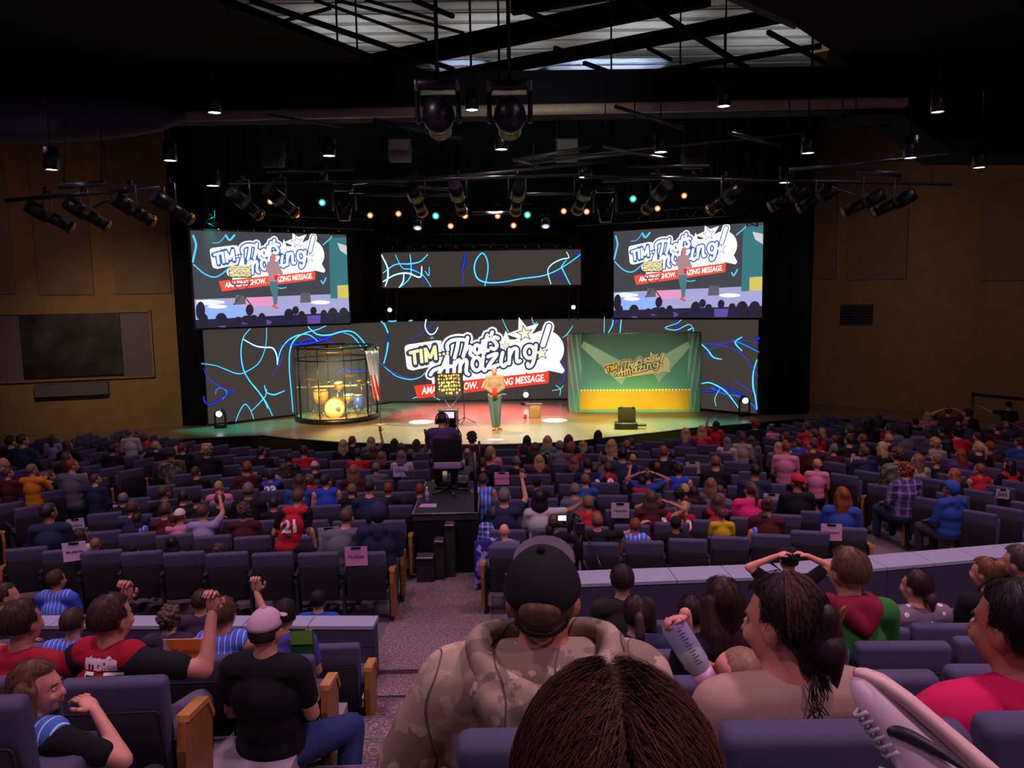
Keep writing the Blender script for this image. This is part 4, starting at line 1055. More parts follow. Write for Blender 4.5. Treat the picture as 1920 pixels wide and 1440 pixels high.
# presenter's prop easel -------------------------------------------
c = PZ(843, 790, SZ); ea = thing('prop_easel', 'black easel frame filled with yellow cut-out cards, left of the presenter', 'easel', (c.x, c.y, SZ))
W = lambda px, py: P(px, py, c.y)
tl_, br_ = W(816, 700), W(868, 742); zt1, zb1 = tl_.z, br_.z; xl, xr = tl_.x, br_.x
wpart(MB().box(((xl+xr)/2, c.y, (zt1+zb1)/2), (xr-xl, .03, zt1-zb1)), 'board', mat('2a2018', .7), ea)
for x_ in (xl, xr): wpart(MB().cyl((x_, c.y-.02, zb1-.1), (x_, c.y-.02, zt1+.05), .02, n=5), 'upright', M_BLACKG, ea)
rr = random.Random(5); nx, nz = 9, 6
for i in range(nx):
    for k in range(nz):
        if k == 0 and i not in (3, 4, 5, 7): continue
        x_ = xl+.07+(xr-xl-.14)*(i+.5)/nx+rr.uniform(-.015, .015); z_ = zb1+.04+(zt1-zb1-.05)*(k+.5)/nz+rr.uniform(-.02, .02); s_ = rr.uniform(.6, .95)
        n_ = rr.choice((3, 4, 5, 4)); rot = rr.uniform(0, 6)
        pts = [(x_+math.cos(rot+2*math.pi*t/n_)*.040*s_, c.y-.018, z_+math.sin(rot+2*math.pi*t/n_)*.055*s_) for t in range(n_)]
        wpart(MB().slab(pts, (0, -.01, 0)), 'card', mat('f4dc70', .6, vary=.05), ea)
for a_, b_ in (((828, 742), (862, 788)), ((862, 742), (826, 788))): wpart(MB().cyl(W(*a_), W(*b_)+V(0, -.1, 0), .018, n=5), 'leg', M_GREYM, ea)
c2 = PZ(841, 796, SZ); bx = thing('equipment_trunk', 'low black trunk standing under the prop easel', 'trunk', (c2.x, c2.y+.1, SZ))
lpart(MB().rbox((0, 0, .2), (.55, .35, .4), .03), 'body', M_BLACKG, bx); lpart(MB().rbox((0, 0, .43), (.58, .38, .05), .015), 'lid', M_GREYM, bx)
c = PZ(871, 795, SZ); ms = thing('tripod_stand', 'thin black tripod microphone stand right of the prop easel', 'stand', (c.x, c.y, SZ))
lpart(MB().cyl((0, 0, .1), (0, 0, 1.25), .012, n=6), 'stand_tube', M_BLACKG, ms); lpart(MB().cyl((0, 0, 1.25), (-.18, -.05, 1.38), .01, n=6), 'boom', M_BLACKG, ms)
for k in range(3): a = 2*math.pi*k/3+.3; lpart(MB().cyl((0, 0, .2), (math.cos(a)*.33, math.sin(a)*.33, .01), .010, n=5), 'leg', M_BLACKG, ms)
# small wooden case with a tray table, cup
c = PZ(1003, 783, SZ); cs = thing('prop_case', 'small tan wooden prop case with metal corners, right of the presenter', 'case', (c.x, c.y, SZ))
lpart(MB().rbox((0, 0, .2), (.34, .3, .4), .015), 'body', mat('a08848', .5), cs); lpart(MB().box((-.03, 0, .415), (.5, .3, .02)), 'tray_top', M_GREYM, cs)
for s in (-1, 1): lpart(MB().box((s*.165, -.153, .2), (.02, .01, .4)), 'corner_strip', M_CHROME, cs)
c = PZ(985, 785, SZ); cu = thing('cup', 'red paper cup on the stage floor beside the tan prop case', 'cup', (c.x, c.y, SZ))
lpart(MB().lathe((0, 0, 0), [(0, 0), (.04, 0), (.055, .14), (.05, .14), (.035, .01), (0, .01)], 14), 'body', mat('d02830', .5), cu); lpart(MB().lathe((0, 0, .14), [(.05, 0), (.06, 0), (.06, .015), (.05, .015)], 14), 'rim', mat('f0e8e0', .5), cu)
# open black briefcase near the stage edge
c = PZ(1177, 803, SZ); bc = thing('open_briefcase', 'open black briefcase with raised lid at the right stage edge', 'briefcase', (c.x, c.y, SZ), R(-6))
lpart(MB().rbox((-.05, 0, .09), (.62, .42, .16), .02), 'lower_shell', M_BLACKG, bc); lpart(MB().rbox((-.02, .12, .36), (.48, .10, .42), .02, Matrix.Rotation(R(-12), 3, 'X')), 'lid', mat('1a1b1a', .7), bc)
lpart(MB().rbox((.32, -.08, .1), (.34, .16, .05), .01, Matrix.Rotation(R(8), 3, 'Z')), 'flap', M_BLACKG, bc)
for s in (-1, 1): lpart(MB().box((-.02+s*.17, .06, .575), (.05, .03, .03)), 'latch', M_CHROME, bc)
# monitor wedge / white sheet on the front edge of the stage
c = PZ(929, 825, SZ); single(MB().slab([(c.x-.2, c.y-.1, SZ+.012), (c.x+.2, c.y-.1, SZ+.012), (c.x+.2, c.y+.1, SZ+.012), (c.x-.2, c.y+.1, SZ+.012)], (0, 0, -.01)), 'paper_sheet', mat('f0ece4', .6), 'white sheet lying on the stage floor in front of the presenter', 'paper')
# floor and wall moving lights with glowing lenses
def mover(px, py, D, label, col='f4f8ff', e=14, hang=False, size=.11, rest=True):
    c = P(px, py, D); zb_ = SZ if rest else c.z-.2
    t = thing('moving_light', label, 'stage light', (c.x, c.y, zb_)); h_ = c.z-zb_
    if rest: lpart(MB().rbox((0, .05, .06), (.3, .26, .12), .02), 'base', M_BLACKG, t)
    for s in (-1, 1): lpart(MB().box((s*.15, .06, h_*.6), (.03, .08, h_*.9)), 'yoke_arm', M_BLACKG, t)
    lpart(MB().cyl((0, -.02, h_), (0, .22, h_+.03), size*1.1, size*.9, 14), 'head', M_BLACKG, t)
    lpart(MB().lathe((0, -.03, h_), [(0, .006), (size*.8, .0), (size*.8, -.006), (0, -.006)], 16, (0, -1, 0)), 'lens', mat(col, .4, emit=e), t)
mover(411, 776, 22.2, 'glowing white moving light on the floor by the left video wall edge', e=8)
mover(986, 740, 25.8, 'glowing moving light on the floor behind the tan prop case', 'ffe8f0', 8)
mover(1397, 751, 22.6, 'glowing white moving light on the floor by the right video wall edge', e=8)
mover(731, 581, 25.7, 'small glowing light on the black drape left of centre', e=10, rest=False, size=.08)
mover(1075, 576, 25.7, 'small glowing light on the black drape right of centre', e=10, rest=False, size=.08)

# the presenter ----------------------------------------------------
c = PZ(929, 805, SZ)
SKIN = 'c98f72'
def skinmat(c='b98068'): return mat(c, .55, vary=.08, scale=20)
pj = pose('stand', L='front', R='front', j={('kne', 1): V(.07, .03, .49), ('ank', 1): V(.03, .10, .08), ('toe', 1): V(.06, .26, .04), ('kne', -1): V(-.09, .02, .49), ('ank', -1): V(-.07, -.02, .08), ('toe', -1): V(-.16, .10, .04)})
hq = headq(0, 0, 0)
pr = thing('person', 'bald presenter in a tan shirt and green trousers standing alone on the stage', 'person', (c.x, c.y, SZ), R(180), sc=1.03)
b_ = fuse(body_mb(pj, hq, 1.12), .011, 3)
hm = MB()
for s in (-1, 1): hand(hm, pj['wri', s], pj['fin', s], s, 1.05, .9)
bm_ = bmesh.new(); bm_.from_mesh(b_); hmm = hm.mesh('h'); bm_.from_mesh(hmm); bm_.to_mesh(b_); bm_.free()
b_.polygons.foreach_set('use_smooth', [True]*len(b_.polygons))
ob('body', b_, skinmat('c08a70'), pr)
ob('shirt', fuse(shirt_mb(pj, 1.14, 'long', .016, .1), .012, 3), fabric('a48a62', '96805a', 30, 'tan_shirt'), pr)
ob('trousers', fuse(pants_mb(pj, 1.0, .014), .012, 3), fabric('4f6a58', '466050', 30, 'green_trousers'), pr)
for s in (-1, 1): lpart(shoe_mb(pj['ank', s], pj['toe', s]), 'shoe', mat('a86a2c', .4), pr)
lpart(face_mb(pj['head'], hq), 'eyes', mat('efe8e4', .3), pr); lpart(face_dark(pj['head'], hq), 'eyebrows', mat('3a2418', .7), pr); lpart(mouth_mb(pj['head'], hq, .004), 'mouth', mat('8a3c38', .6), pr)
lpart(hair_shell(pj['head']+V(0, .01, -.075), hq, .7, cx=(.072, .09, .06), front=2, nape=-2), 'beard', mat('7a5a48', .9), pr)
cbx = MB().rbox((c.x-.0, c.y-.26, SZ+1.10), (.12, .12, .22), .015); single(cbx, 'red_box', mat('d82818', .5), 'small bright red box held in the presenter\'s hands', 'box')

def strands(r_, h, q, n, col, seed=0, length=.35, hang=0, rad=1.09, open_face=True, wd=.0009, nape=-.5):
    """fine hair strands combed from the crown down over the skull"""
    rr = random.Random(seed); vs = []; fs = []; c = h+q @ V(0, -.014, .022); K = 6
    for i in range(n):
        a = rr.uniform(0, 2*math.pi); e0 = math.acos(1-rr.random()*1.35); L = length*rr.uniform(.6, 1.3); lay = rad*rr.uniform(.985, 1.03); tw = rr.uniform(-.25, .25)
        pts = []
        for k in range(K):
            e = e0+L*k/(K-1); aa = a+tw*k/(K-1)
            d = V(math.sin(e)*math.cos(aa), math.sin(e)*math.sin(aa), math.cos(e))
            if open_face and ((d.y > .28 and d.z < .46+.2*abs(d.x)) or (d.y > -.1 and d.z < -.1)): break
            if d.z < nape and not hang: break
            p = c+q @ V(d.x*.080*lay, d.y*.101*lay, d.z*.100*lay)
            if hang and e > 1.5: p = p+V(0, 0, -hang*(e-1.5))
            pts.append(p)
        if len(pts) < 3: continue
        o = len(vs)
        for k, p in enumerate(pts):
            w_ = wd*(1 if k < len(pts)-1 else .3)
            vs += [p+V(w_, 0, 0), p+V(-w_*.5, w_, 0), p+V(-w_*.5, -w_, w_)]
        for k in range(len(pts)-1):
            for c_ in range(3): fs.append((o+3*k+c_, o+3*k+(c_+1) % 3, o+3*k+3+(c_+1) % 3, o+3*k+3+c_))
    mb = MB(); mb.add(vs, fs, True); so = lpart(mb, 'hair_strands', hairmat(col), r_); so['kind'] = 'stuff'; return so
# ================================================================ lighting rig
M_PIPE = mat('5a5e66', .35, .7)
rig = thing('lighting_pipe', 'long curved grid of lighting pipes hung across the hall before the stage', 'lighting pipe', tuple(P(900, 340, 14.5)))
def pipe(x0, y0, x1, y1, d=14.5, r=.03, m=M_PIPE, d1=None, name='pipe', par=None):
    return wpart(MB().cyl(P(x0, y0, d), P(x1, y1, d1 or d), r, n=7), name, m, par or rig)
for a in [(10, 376, 300, 352, 13.5, .035), (430, 346, 1100, 328, 14.5, .03), (1095, 331, 1785, 345, 14.5, .035), (502, 324, 662, 317, 14.2, .03), (655, 365, 780, 366, 15, .03), (790, 366, 850, 365, 15, .03), (985, 364, 1090, 362, 15, .03),
          (885, 400, 965, 399, 15.2, .035), (625, 352, 1140, 303, 15.5, .03), (965, 300, 1110, 275, 15.5, .035), (965, 308, 1330, 273, 15.8, .03), (1175, 312, 1330, 311, 14.2, .03), (1130, 275, 1250, 298, 15, .03), (1152, 199, 1282, 241, 12.5, .03),
          (500, 214, 642, 239, 12.5, .02), (700, 226, 865, 258, 12, .045), (1372, 250, 1465, 274, 13, .03), (960, 298, 1010, 312, 15.5, .03), (960, 302, 1700, 232, 16, .02), (1130, 340, 1310, 330, 15, .03), (680, 340, 840, 355, 15, .03), (1480, 318, 1800, 288, 13.5, .03),
          (1605, 322, 1690, 327, 13.5, .05), (110, 350, 198, 343, 13, .05), (1560, 350, 1620, 372, 13.5, .02), (175, 388, 240, 360, 13.5, .02)]:
    pipe(*a)
for x, y, l in ((120, 346, 120), (190, 343, 110), (520, 340, 90), (600, 338, 90), (780, 330, 90), (1000, 330, 60), (1135, 230, 45), (1190, 232, 42), (1480, 240, 90), (1605, 235, 85), (1580, 232, 90), (1748, 345, 25), (1170, 330, 30), (1335, 330, 40)):
    pipe(x, y, x, y-l, 14.5, .012, M_BLACK, name='hanger_rod')
# truss above the screens
tr = thing('stage_truss', 'black box truss spanning above the stage screens carrying coloured lamps', 'truss', tuple(P(900, 430, 23.2)))
def truss(x0, y0, x1, y1, d0, d1, h=.3, n=20, par=tr):
    a, b = P(x0, y0, d0), P(x1, y1, d1)
    for dz in (0, -h): wpart(MB().cyl(a+V(0, 0, dz), b+V(0, 0, dz), .03, n=5), 'chord', mat('20242c', .4, .6), par)
    mb = MB()
    for i in range(n):
        p, q_ = a.lerp(b, i/n), a.lerp(b, (i+1)/n); mb.cyl(p+V(0, 0, -h if i % 2 else 0), q_+V(0, 0, 0 if i % 2 else -h), .014, n=4)
    wpart(mb, 'lacing', mat('20242c', .4, .6), par, kind='stuff')
truss(380, 398, 700, 412, 22.6, 24.6); truss(700, 440, 1100, 438, 25.95, 25.95, .35, 26); truss(1080, 405, 1420, 380, 24.6, 22.6)
for x in (600, 585, 392): pass
for x, d in ((393, 22.6), (735, 26.5), (1076, 26.5), (1410, 22.6)):   # vertical tower pieces
    a, b = P(x, 425 if x in (393, 1410) else 600, d), P(x, 388 if x in (393, 1410) else 440, d)
    mb = MB()
    for sx in (-.15, .15): mb.cyl(a+V(sx, 0, 0), b+V(sx, 0, 0), .022, n=5)
    nn = max(4, int((b-a).length/.3))
    for i in range(nn): mb.cyl(a.lerp(b, i/nn)+V(-.15 if i % 2 else .15, 0, 0), a.lerp(b, (i+1)/nn)+V(.15 if i % 2 else -.15, 0, 0), .012, n=4)
    wpart(mb, 'truss_tower', mat('1c2a30', .4, .6), tr, kind='stuff')
# small hardware dots along screen tops
def hwrow(xs, y0, y1, d, par):
    for i, x in enumerate(xs):
        t = i/(len(xs)-1); y = y0+(y1-y0)*t; wpart(MB().cyl(P(x, y, d), P(x, y-3, d), .02, n=5), 'eye_bolt', M_CHROME, par)
hwrow([365, 375, 410, 445, 475, 505, 540, 570, 635], 432, 434, 22.4, tr); hwrow([735, 765, 795, 825, 855, 888, 920, 950, 985, 1010, 1042, 1070], 466, 463, 25.8, tr)
# coloured back lamps
TEAL, AMB, WHT = 'a8fff0', 'ffd9a0', 'f4f8ff'
def lampcan(px, py, D, col, label, e=25, tilt=(0, -1, -.25), r=.09, power=0, pcol=None, hang=.35):
    c = P(px, py, D); t = thing('stage_lamp', label, 'stage light', (c.x, c.y, c.z))
    ax = Vector(tilt).normalized()
    lpart(MB().cyl(V(0, 0, 0)-ax*.02, -ax*.26, r*1.15, r*.85, 12), 'housing', M_BLACKG, t)
    rim = {TEAL: '12b8a0', AMB: 'e08030', WHT: '88a0c0'}[col]
    lpart(MB().lathe((0, 0, 0), [(0, .012), (r*.35, .010), (r*.52, .004), (0, .004)], 12, ax), 'bulb', mat(col, .4, emit=e), t)
    lpart(MB().lathe((0, 0, 0), [(r*.45, .006), (r*.7, .004), (r, .0), (r, -.01), (0, -.01)], 14, ax), 'lens', mat(rim, .4, emit=1.6), t)
    lpart(MB().tube([(-r*1.3, .12, 0), (-r*1.3, .12, hang), (r*1.3, .12, hang), (r*1.3, .12, 0)], .012, 5), 'yoke', M_BLACKG, t)
    if power: lamp('SPOT', tuple(c+ax*.05), power, pcol, (c.x+tilt[0]*5, c.y-6, SZ), .1, 60, .8, 'stage_lamp_beam')
    return t
for x, y, c_, w_ in [(391, 373, TEAL, 'above the left screen, leftmost'), (604, 380, TEAL, 'above the left screen, right one'), (817, 405, TEAL, 'left of the centre above the strip screen'), (989, 403, TEAL, 'right of the centre above the strip screen'),
                     (1187, 373, TEAL, 'above the right screen, left one'), (1395, 359, TEAL, 'above the right screen, rightmost')]:
    lampcan(x, y, 23.6, c_, 'glowing teal lamp '+w_, 22, r=.10)
for x, y, w_ in [(507, 378, 'at the left truss, upper one'), (556, 403, 'at the left truss, lower one'), (747, 401, 'between the left screen and the strip screen'), (872, 405, 'left of two at the truss centre'), (933, 405, 'right of two at the truss centre'),
                 (845, 424, 'hung low, left of centre'), (963, 423, 'hung low, right of centre'), (1057, 396, 'above the strip screen right end'), (1100, 397, 'just right of the strip screen'), (1283, 367, 'at the right truss, upper one'), (1233, 391, 'at the right truss, lower one'), (694, 404, 'small, right of the left screen top')]:
    lampcan(x, y, 23.6, AMB, 'glowing amber lamp '+w_, 20, r=.085)
for x, y, w_ in [(783, 428, 'left'), (1023, 425, 'right')]:
    lampcan(x, y, 22.6, WHT, w_+' bright white profile lamp hung above the strip screen throwing a floor spot', 30, (0, -.5, -1), .11)
# no glow or haze is built around the back lamps; spot pools on the floor
for (fx, fy), (lx, ly) in (((790, 791), (783, 428)), ((1040, 788), (1023, 425))):
    f = PZ(fx, fy, SZ); l = P(lx, ly, 22.6); d = Vector(f)-l
    lamp('SPOT', tuple(l+V(0, 0, -.25)), 42000, (.95, .97, 1), tuple(f), .02, 2*math.degrees(math.atan(.38/d.length)), .08, 'profile_beam')
# front spotlights (ellipsoidals)
def ellipsoidal(px, py, D, dirx, label, tint=None, s=1.0, out=(0, .9, -.6)):
    c = P(px, py, D); t = thing('spotlight', label, 'spotlight', (c.x, c.y, c.z)); ax = V(dirx, *out[1:]).normalized()
    lpart(MB().cyl(-ax*.30*s, ax*.0, .10*s, .12*s, 12), 'lamp_housing', M_BLACKG, t)
    lpart(MB().cyl(ax*.0, ax*.32*s, .085*s, .085*s, 12), 'barrel', M_BLACKG, t)
    lpart(MB().lathe(ax*.32*s, [(.06*s, 0), (.10*s, 0), (.10*s, .05), (.09*s, .05), (.085*s, .02)], 12, ax), 'lens_rim', mat('c89a50', .3, .8), t)
    side = ax.cross(V(0, 0, 1)).normalized()
    lpart(MB().tube([side*.14*s, side*.14*s+V(0, 0, .34*s), -side*.14*s+V(0, 0, .34*s), -side*.14*s], .014, 5), 'yoke', M_GREYM, t)
    lpart(MB().rbox((0, 0, .38*s), (.06, .08, .09), .01), 'clamp', M_BLACKG, t)
    return t
GS = [(90, 405, .35, 'first from the left on the left wing pipe'), (160, 400, .3, 'second from the left on the left wing pipe'), (247, 392, .3, 'third from the left on the left wing pipe'), (320, 388, .3, 'fourth from the left, by the black drape'),
      (458, 380, .25, 'hung above the left screen, left one'), (525, 375, .25, 'hung above the left screen, right one'), (781, 372, .08, 'first left of centre on the main pipe'), (859, 370, .06, 'second left of centre on the main pipe'),
      (970, 370, -.04, 'just right of centre on the main pipe'), (1093, 368, -.1, 'right of centre on the main pipe'), (1233, 368, -.2, 'hung above the right screen, left one'), (1362, 372, -.35, 'hung above the right screen, right one'),
      (1482, 368, -.45, 'first on the right wing pipe, by the black drape'), (1536, 370, -.45, 'second on the right wing pipe'), (1622, 380, -.5, 'third on the right wing pipe'), (1680, 380, -.5, 'last on the right wing pipe')]
for x, y, dx, w_ in GS: ellipsoidal(x, y, 13.5 if x < 330 else 14.5, dx*2.2, 'black stage spotlight '+w_, s=1.15)
# two big moving heads over the aisle, two chunky units by the pipes
def bigmover(px, py, D, label):
    c = P(px, py, D); t = thing('moving_light', label, 'stage light', tuple(c))
    lpart(MB().ell((0, 0, 0), (.20, .22, .22), 20, 14), 'head', mat('16161c', .35), t)
    for s in (-1, 1): lpart(MB().rbox((s*.25, 0, .10), (.06, .16, .38), .03), 'yoke_arm', M_BLACKG, t)
    lpart(MB().rbox((0, 0, .34), (.50, .32, .13), .04), 'base', M_GREYM if False else M_BLACKG, t)
    lpart(MB().cyl((0, .05, 0), (0, .30, -.12), .15, .15, 18), 'lens_barrel', M_BLACKG, t)
    for s in (-1, 1): lpart(MB().rbox((s*.25, -.12, .33), (.06, .06, .14), .02), 'handle', M_GREYM, t)
    lpart(MB().cyl((0, 0, .40), (0, 0, 1.6), .025, n=6), 'pipe_drop', M_BLACKG, t)
bigmover(822, 217, 9.8, 'left of two large black moving heads hung over the centre aisle'); bigmover(956, 217, 9.8, 'right of two large black moving heads hung over the centre aisle')
for x, y, w_ in ((645, 385, 'dark moving light hung left of the strip screen'), (1135, 388, 'dark moving light hung right of the strip screen')):
    c = P(x, y, 14.6); t = thing('moving_light', w_, 'stage light', tuple(c))
    lpart(MB().cyl((0, 0, -.28), (0, .02, .14), .10, .19, 14), 'head', mat('1c1c24', .3), t)
    for s in (-1, 1): lpart(MB().rbox((s*.21, 0, .08), (.035, .1, .34), .015), 'yoke_arm', M_GREYM, t)
    lpart(MB().rbox((0, 0, .32), (.36, .2, .12), .03), 'base', M_BLACKG, t)
# speakers hung behind the beam
for x, y, w_ in ((750, 283, 'pale hung loudspeaker left of the centre, tilted down'), (1063, 283, 'pale hung loudspeaker right of the centre, tilted down'), (512, 292, 'dark tilted loudspeaker hung above the left screen'), (1300, 295, 'dark tilted loudspeaker hung above the right screen')):
    c = P(x, y, 16.5); t = thing('loudspeaker', w_, 'loudspeaker', tuple(c)); rx = Matrix.Rotation(R(-35), 3, 'X')
    col = mat('4c4c52', .5) if 'pale' in w_ else mat('202830', .5)
    lpart(MB().rbox((0, 0, .0), (.46, .34, .36), .03, rx), 'cabinet', col, t)
    lpart(MB().box(rx @ V(0, -.175, -.0), (.42, .012, .28), rx), 'grille', mat('8e8e90' if 'pale' in w_ else '3a4450', .6), t)
    lpart(MB().box((0, .0, .24), (.48, .03, .03)), 'bracket', M_BLACKG, t)
    for s in (-1, 1): lpart(MB().cyl((s*.2, 0, .2), (s*.2, 0, 1.2), .008, n=5), 'cable', M_BLACKG, t)
# downlights
DL = [(402, 212, 13.5, 'left under the dark beam'), (885, 207, 13.5, 'between the two large moving heads'), (1357, 200, 13.5, 'right under the dark beam'), (97, 319, 12.5, 'far left, hung on a stem'), (319, 302, 15, 'by the left wall corner'), (617, 293, 16, 'hung above the left screen'),
      (940, 281, 15, 'below the right moving head'), (1239, 286, 15, 'hung above the right screen'), (1515, 288, 13, 'by the beige right wall, left one'), (1707, 297, 12.5, 'by the beige right wall, right one'), (1758, 211, 11.5, 'top right under the black ceiling'), (1836, 315, 13, 'far right corner'),
      (399, 349, 17, 'low, purple tinted, above the left screen'), (602, 341, 17, 'low, on the pipe above the left screen'), (1097, 333, 17, 'low, right of the centre on the pipe'), (1311, 334, 17, 'low, above the right screen'), (1473, 343, 17, 'low, by the right drape')]
M_DLG = mat('fff2f0', .4, emit=16)
for x, y, D, w_ in DL:
    c = P(x, y, D); r_ = .105*D/13.5*1.0
    t = thing('downlight', 'round glowing downlight '+w_, 'downlight', tuple(c))
    lpart(MB().lathe((0, 0, 0), [(r_, 0), (r_*1.1, 0), (r_*1.1, .34), (0, .34)], 18), 'can', M_BLACKG, t)
    lpart(MB().lathe((0, 0, .015), [(0, 0), (r_*.98, 0), (r_*.98, .01), (0, .01)], 18), 'lens', M_DLG, t)
    lpart(MB().cyl((0, 0, .34), (0, 0, 1.2), .012, n=5), 'stem', M_BLACK, t)
    lamp('SPOT', (c.x, c.y, c.z-.03), 55, HOUSE, (c.x, c.y+.01, 0), .06, 110, .8, 'downlight_beam')

# ---------------------------------------------------------------- stage light
def stagespot(px, py, D, tgt, e, col, ang=35, bl=.7, size=.12):
    D = 15.1 if D < 14 and tgt.y > 15 else D; e *= 2.2
    lamp('SPOT', tuple(P(px, py, D)), e, col, tuple(tgt), size, ang, bl, 'front_spot')
stagespot(458, 385, 13.8, P(633, 745, 23.0), 3600, (1, .74, .30), 13)
stagespot(781, 380, 13.8, P(843, 730, 21.9), 2000, (1, .85, .5), 9)
stagespot(525, 380, 13.8, PZ(600, 790, SZ), 1600, (1, .62, .25), 30)
stagespot(781, 376, 13.8, P(929, 740, 21.2), 800, (1, .78, .55), 18)
stagespot(970, 376, 13.8, P(929, 740, 21.2), 500, (1, .85, .7), 16)
stagespot(1093, 376, 13.8, P(1190, 690, 23.9), 1150, (1, .97, .74), 26)
stagespot(1233, 376, 13.8, PZ(1190, 790, SZ), 2000, (1, .80, .10), 28)
stagespot(859, 376, 13.8, PZ(860, 795, SZ), 900, (1, .6, .5), 34)
stagespot(750, 376, 23.4, PZ(850, 775, SZ), 2600, (1, .18, .20), 40); stagespot(1057, 396, 23.2, PZ(960, 775, SZ), 2600, (1, .2, .22), 42)
stagespot(604, 380, 22.8, PZ(700, 770, SZ), 1200, (.35, 1, .85), 34); stagespot(1187, 373, 22.8, PZ(1230, 800, SZ), 1600, (.35, 1, .7), 34)
stagespot(989, 403, 23.3, PZ(1060, 815, SZ), 1400, (.5, 1, .8), 40); stagespot(817, 405, 23.3, PZ(720, 815, SZ), 1400, (.5, 1, .8), 36)
stagespot(391, 380, 22.4, PZ(470, 830, 0), 900, (.05, 1, .85), 40); stagespot(1395, 365, 22.4, PZ(1300, 850, 0), 700, (.1, 1, .8), 40)
stagespot(556, 400, 23, PZ(760, 815, SZ), 1800, (1, .70, .25), 44); stagespot(1233, 391, 23, PZ(1090, 800, SZ), 1500, (1, .75, .2), 44)
stagespot(845, 424, 23.3, PZ(930, 820, SZ), 1500, (1, .75, .55), 44)
# warm house spots on the side walls
stagespot(90, 420, 13.2, onwall(LW, 260, 700), 360, (1, .70, .42), 60, 1); stagespot(160, 410, 13.4, onwall(LW, 60, 560), 110, (1, .45, .42), 70, 1)
stagespot(1622, 390, 13.4, onwall(RW, 1650, 620), 125, (1, .62, .54), 70, 1); stagespot(1680, 390, 13.4, onwall(RW2, 1850, 600), 60, (1, .52, .5), 80, 1)

stagespot(930, 376, 13.8, PZ(900, 800, SZ), 1100, (1, .92, .85), 60, 1)  # white wash lamp added to pale the stage floor, no fixture here
# ================================================================ seats
M_SEAT = fabric('454260', '524e6c', 120, 'navy_seat_cloth', .9); M_SHELL = mat('16161f', .7); M_WOOD = None
def _wood(nt, v):
    mp = nt.nodes.new('ShaderNodeMapping'); mp.inputs['Scale'].default_value = (14, 3, 1.2); nt.links.new(v, mp.inputs[0])
    return nmix(nt, nnoise(nt, mp.outputs[0], 4, 4), '6e4526', '8f6030')
M_WOOD = patmat('oak_panel', _wood, .4)
RX = Matrix.Rotation(R(-8), 3, 'X')
def seat_backm():
    # rounded padded back, leaning towards the rear (−Y), origin on the floor below the back
    bm = bmesh.new(); bmesh.ops.create_cube(bm, size=1)
    for v in bm.verts:
        v.co.x *= .51*(1.0 if v.co.z > 0 else .92); v.co.y *= .085; v.co.z *= .58
    bmesh.ops.bevel(bm, geom=list(bm.edges), offset=.03, segments=3, affect='EDGES', profile=.5)
    M_ = Matrix.Rotation(R(8), 3, 'X')
    for v in bm.verts: v.co = M_ @ v.co+V(0, -.035, .60)
    me = bpy.data.meshes.new('backrest'); bm.to_mesh(me); bm.free(); me.polygons.foreach_set('use_smooth', [True]*len(me.polygons)); return me
ME_BACK = seat_backm(); ME_BACKN = ME_BACK.copy(); ME_BACKN.transform(Matrix.Diagonal((.94, 1, 1, 1)))
M8 = Matrix.Rotation(R(8), 3, 'X')
ME_SHELL = MB().rbox(V(0, -.090, .52), (.45, .022, .44), .02, M8).mesh('back_shell')
ME_CUSH = MB().rbox((0, .24, .42), (.48, .44, .11), .035).mesh('seat_cushion')
ME_CUSHUP = MB().rbox((0, .10, .58), (.47, .11, .42), .035, Matrix.Rotation(R(-6), 3, 'X')).mesh('seat_cushion_up')
mb = MB(); mb.box((-.28, .02, .26), (.035, .09, .52)); mb.box((-.28, .04, .012), (.06, .3, .024)); mb.box((-.28, .12, .53), (.05, .34, .03)); ME_STAND = mb.mesh('leg')
ME_ARM = MB().rbox((-.28, .14, .605), (.055, .36, .035), .012).mesh('armrest')
def endpanel():
    prof = [(-.06, .08), (-.08, .50), (-.04, .63), (.24, .58), (.31, .46), (.27, .10)]
    mb = MB(); mb.slab([V(0, y_, z_) for y_, z_ in prof], (.042, 0, 0)); return mb.mesh('end_panel')
ME_END = endpanel()
def endcap():
    mb = MB(); pts = [(-.04, .63), (.24, .58), (.315, .46)]
    for a, b in zip(pts, pts[1:]): mb.slab([V(-.012, a[0], a[1]), V(.054, a[0], a[1]), V(.054, b[0], b[1]), V(-.012, b[0], b[1])], (0, .01, .03))
    return mb.mesh('armrest')
ME_CAP = endcap()
OCC = []          # occupied spots (x,y)
ORD = ['front', 'second', 'third', 'fourth', 'fifth', 'sixth', 'seventh', 'eighth', 'ninth', 'tenth', 'eleventh', 'twelfth', 'thirteenth', 'fourteenth', 'fifteenth', 'sixteenth', 'seventeenth', 'eighteenth', 'nineteenth', 'twentieth', 'twenty-first', 'twenty-second', 'twenty-third', 'twenty-fourth', 'twenty-fifth']
def nth(i): return ['first']+ORD[1:] and (['first']+ORD[1:])[i]
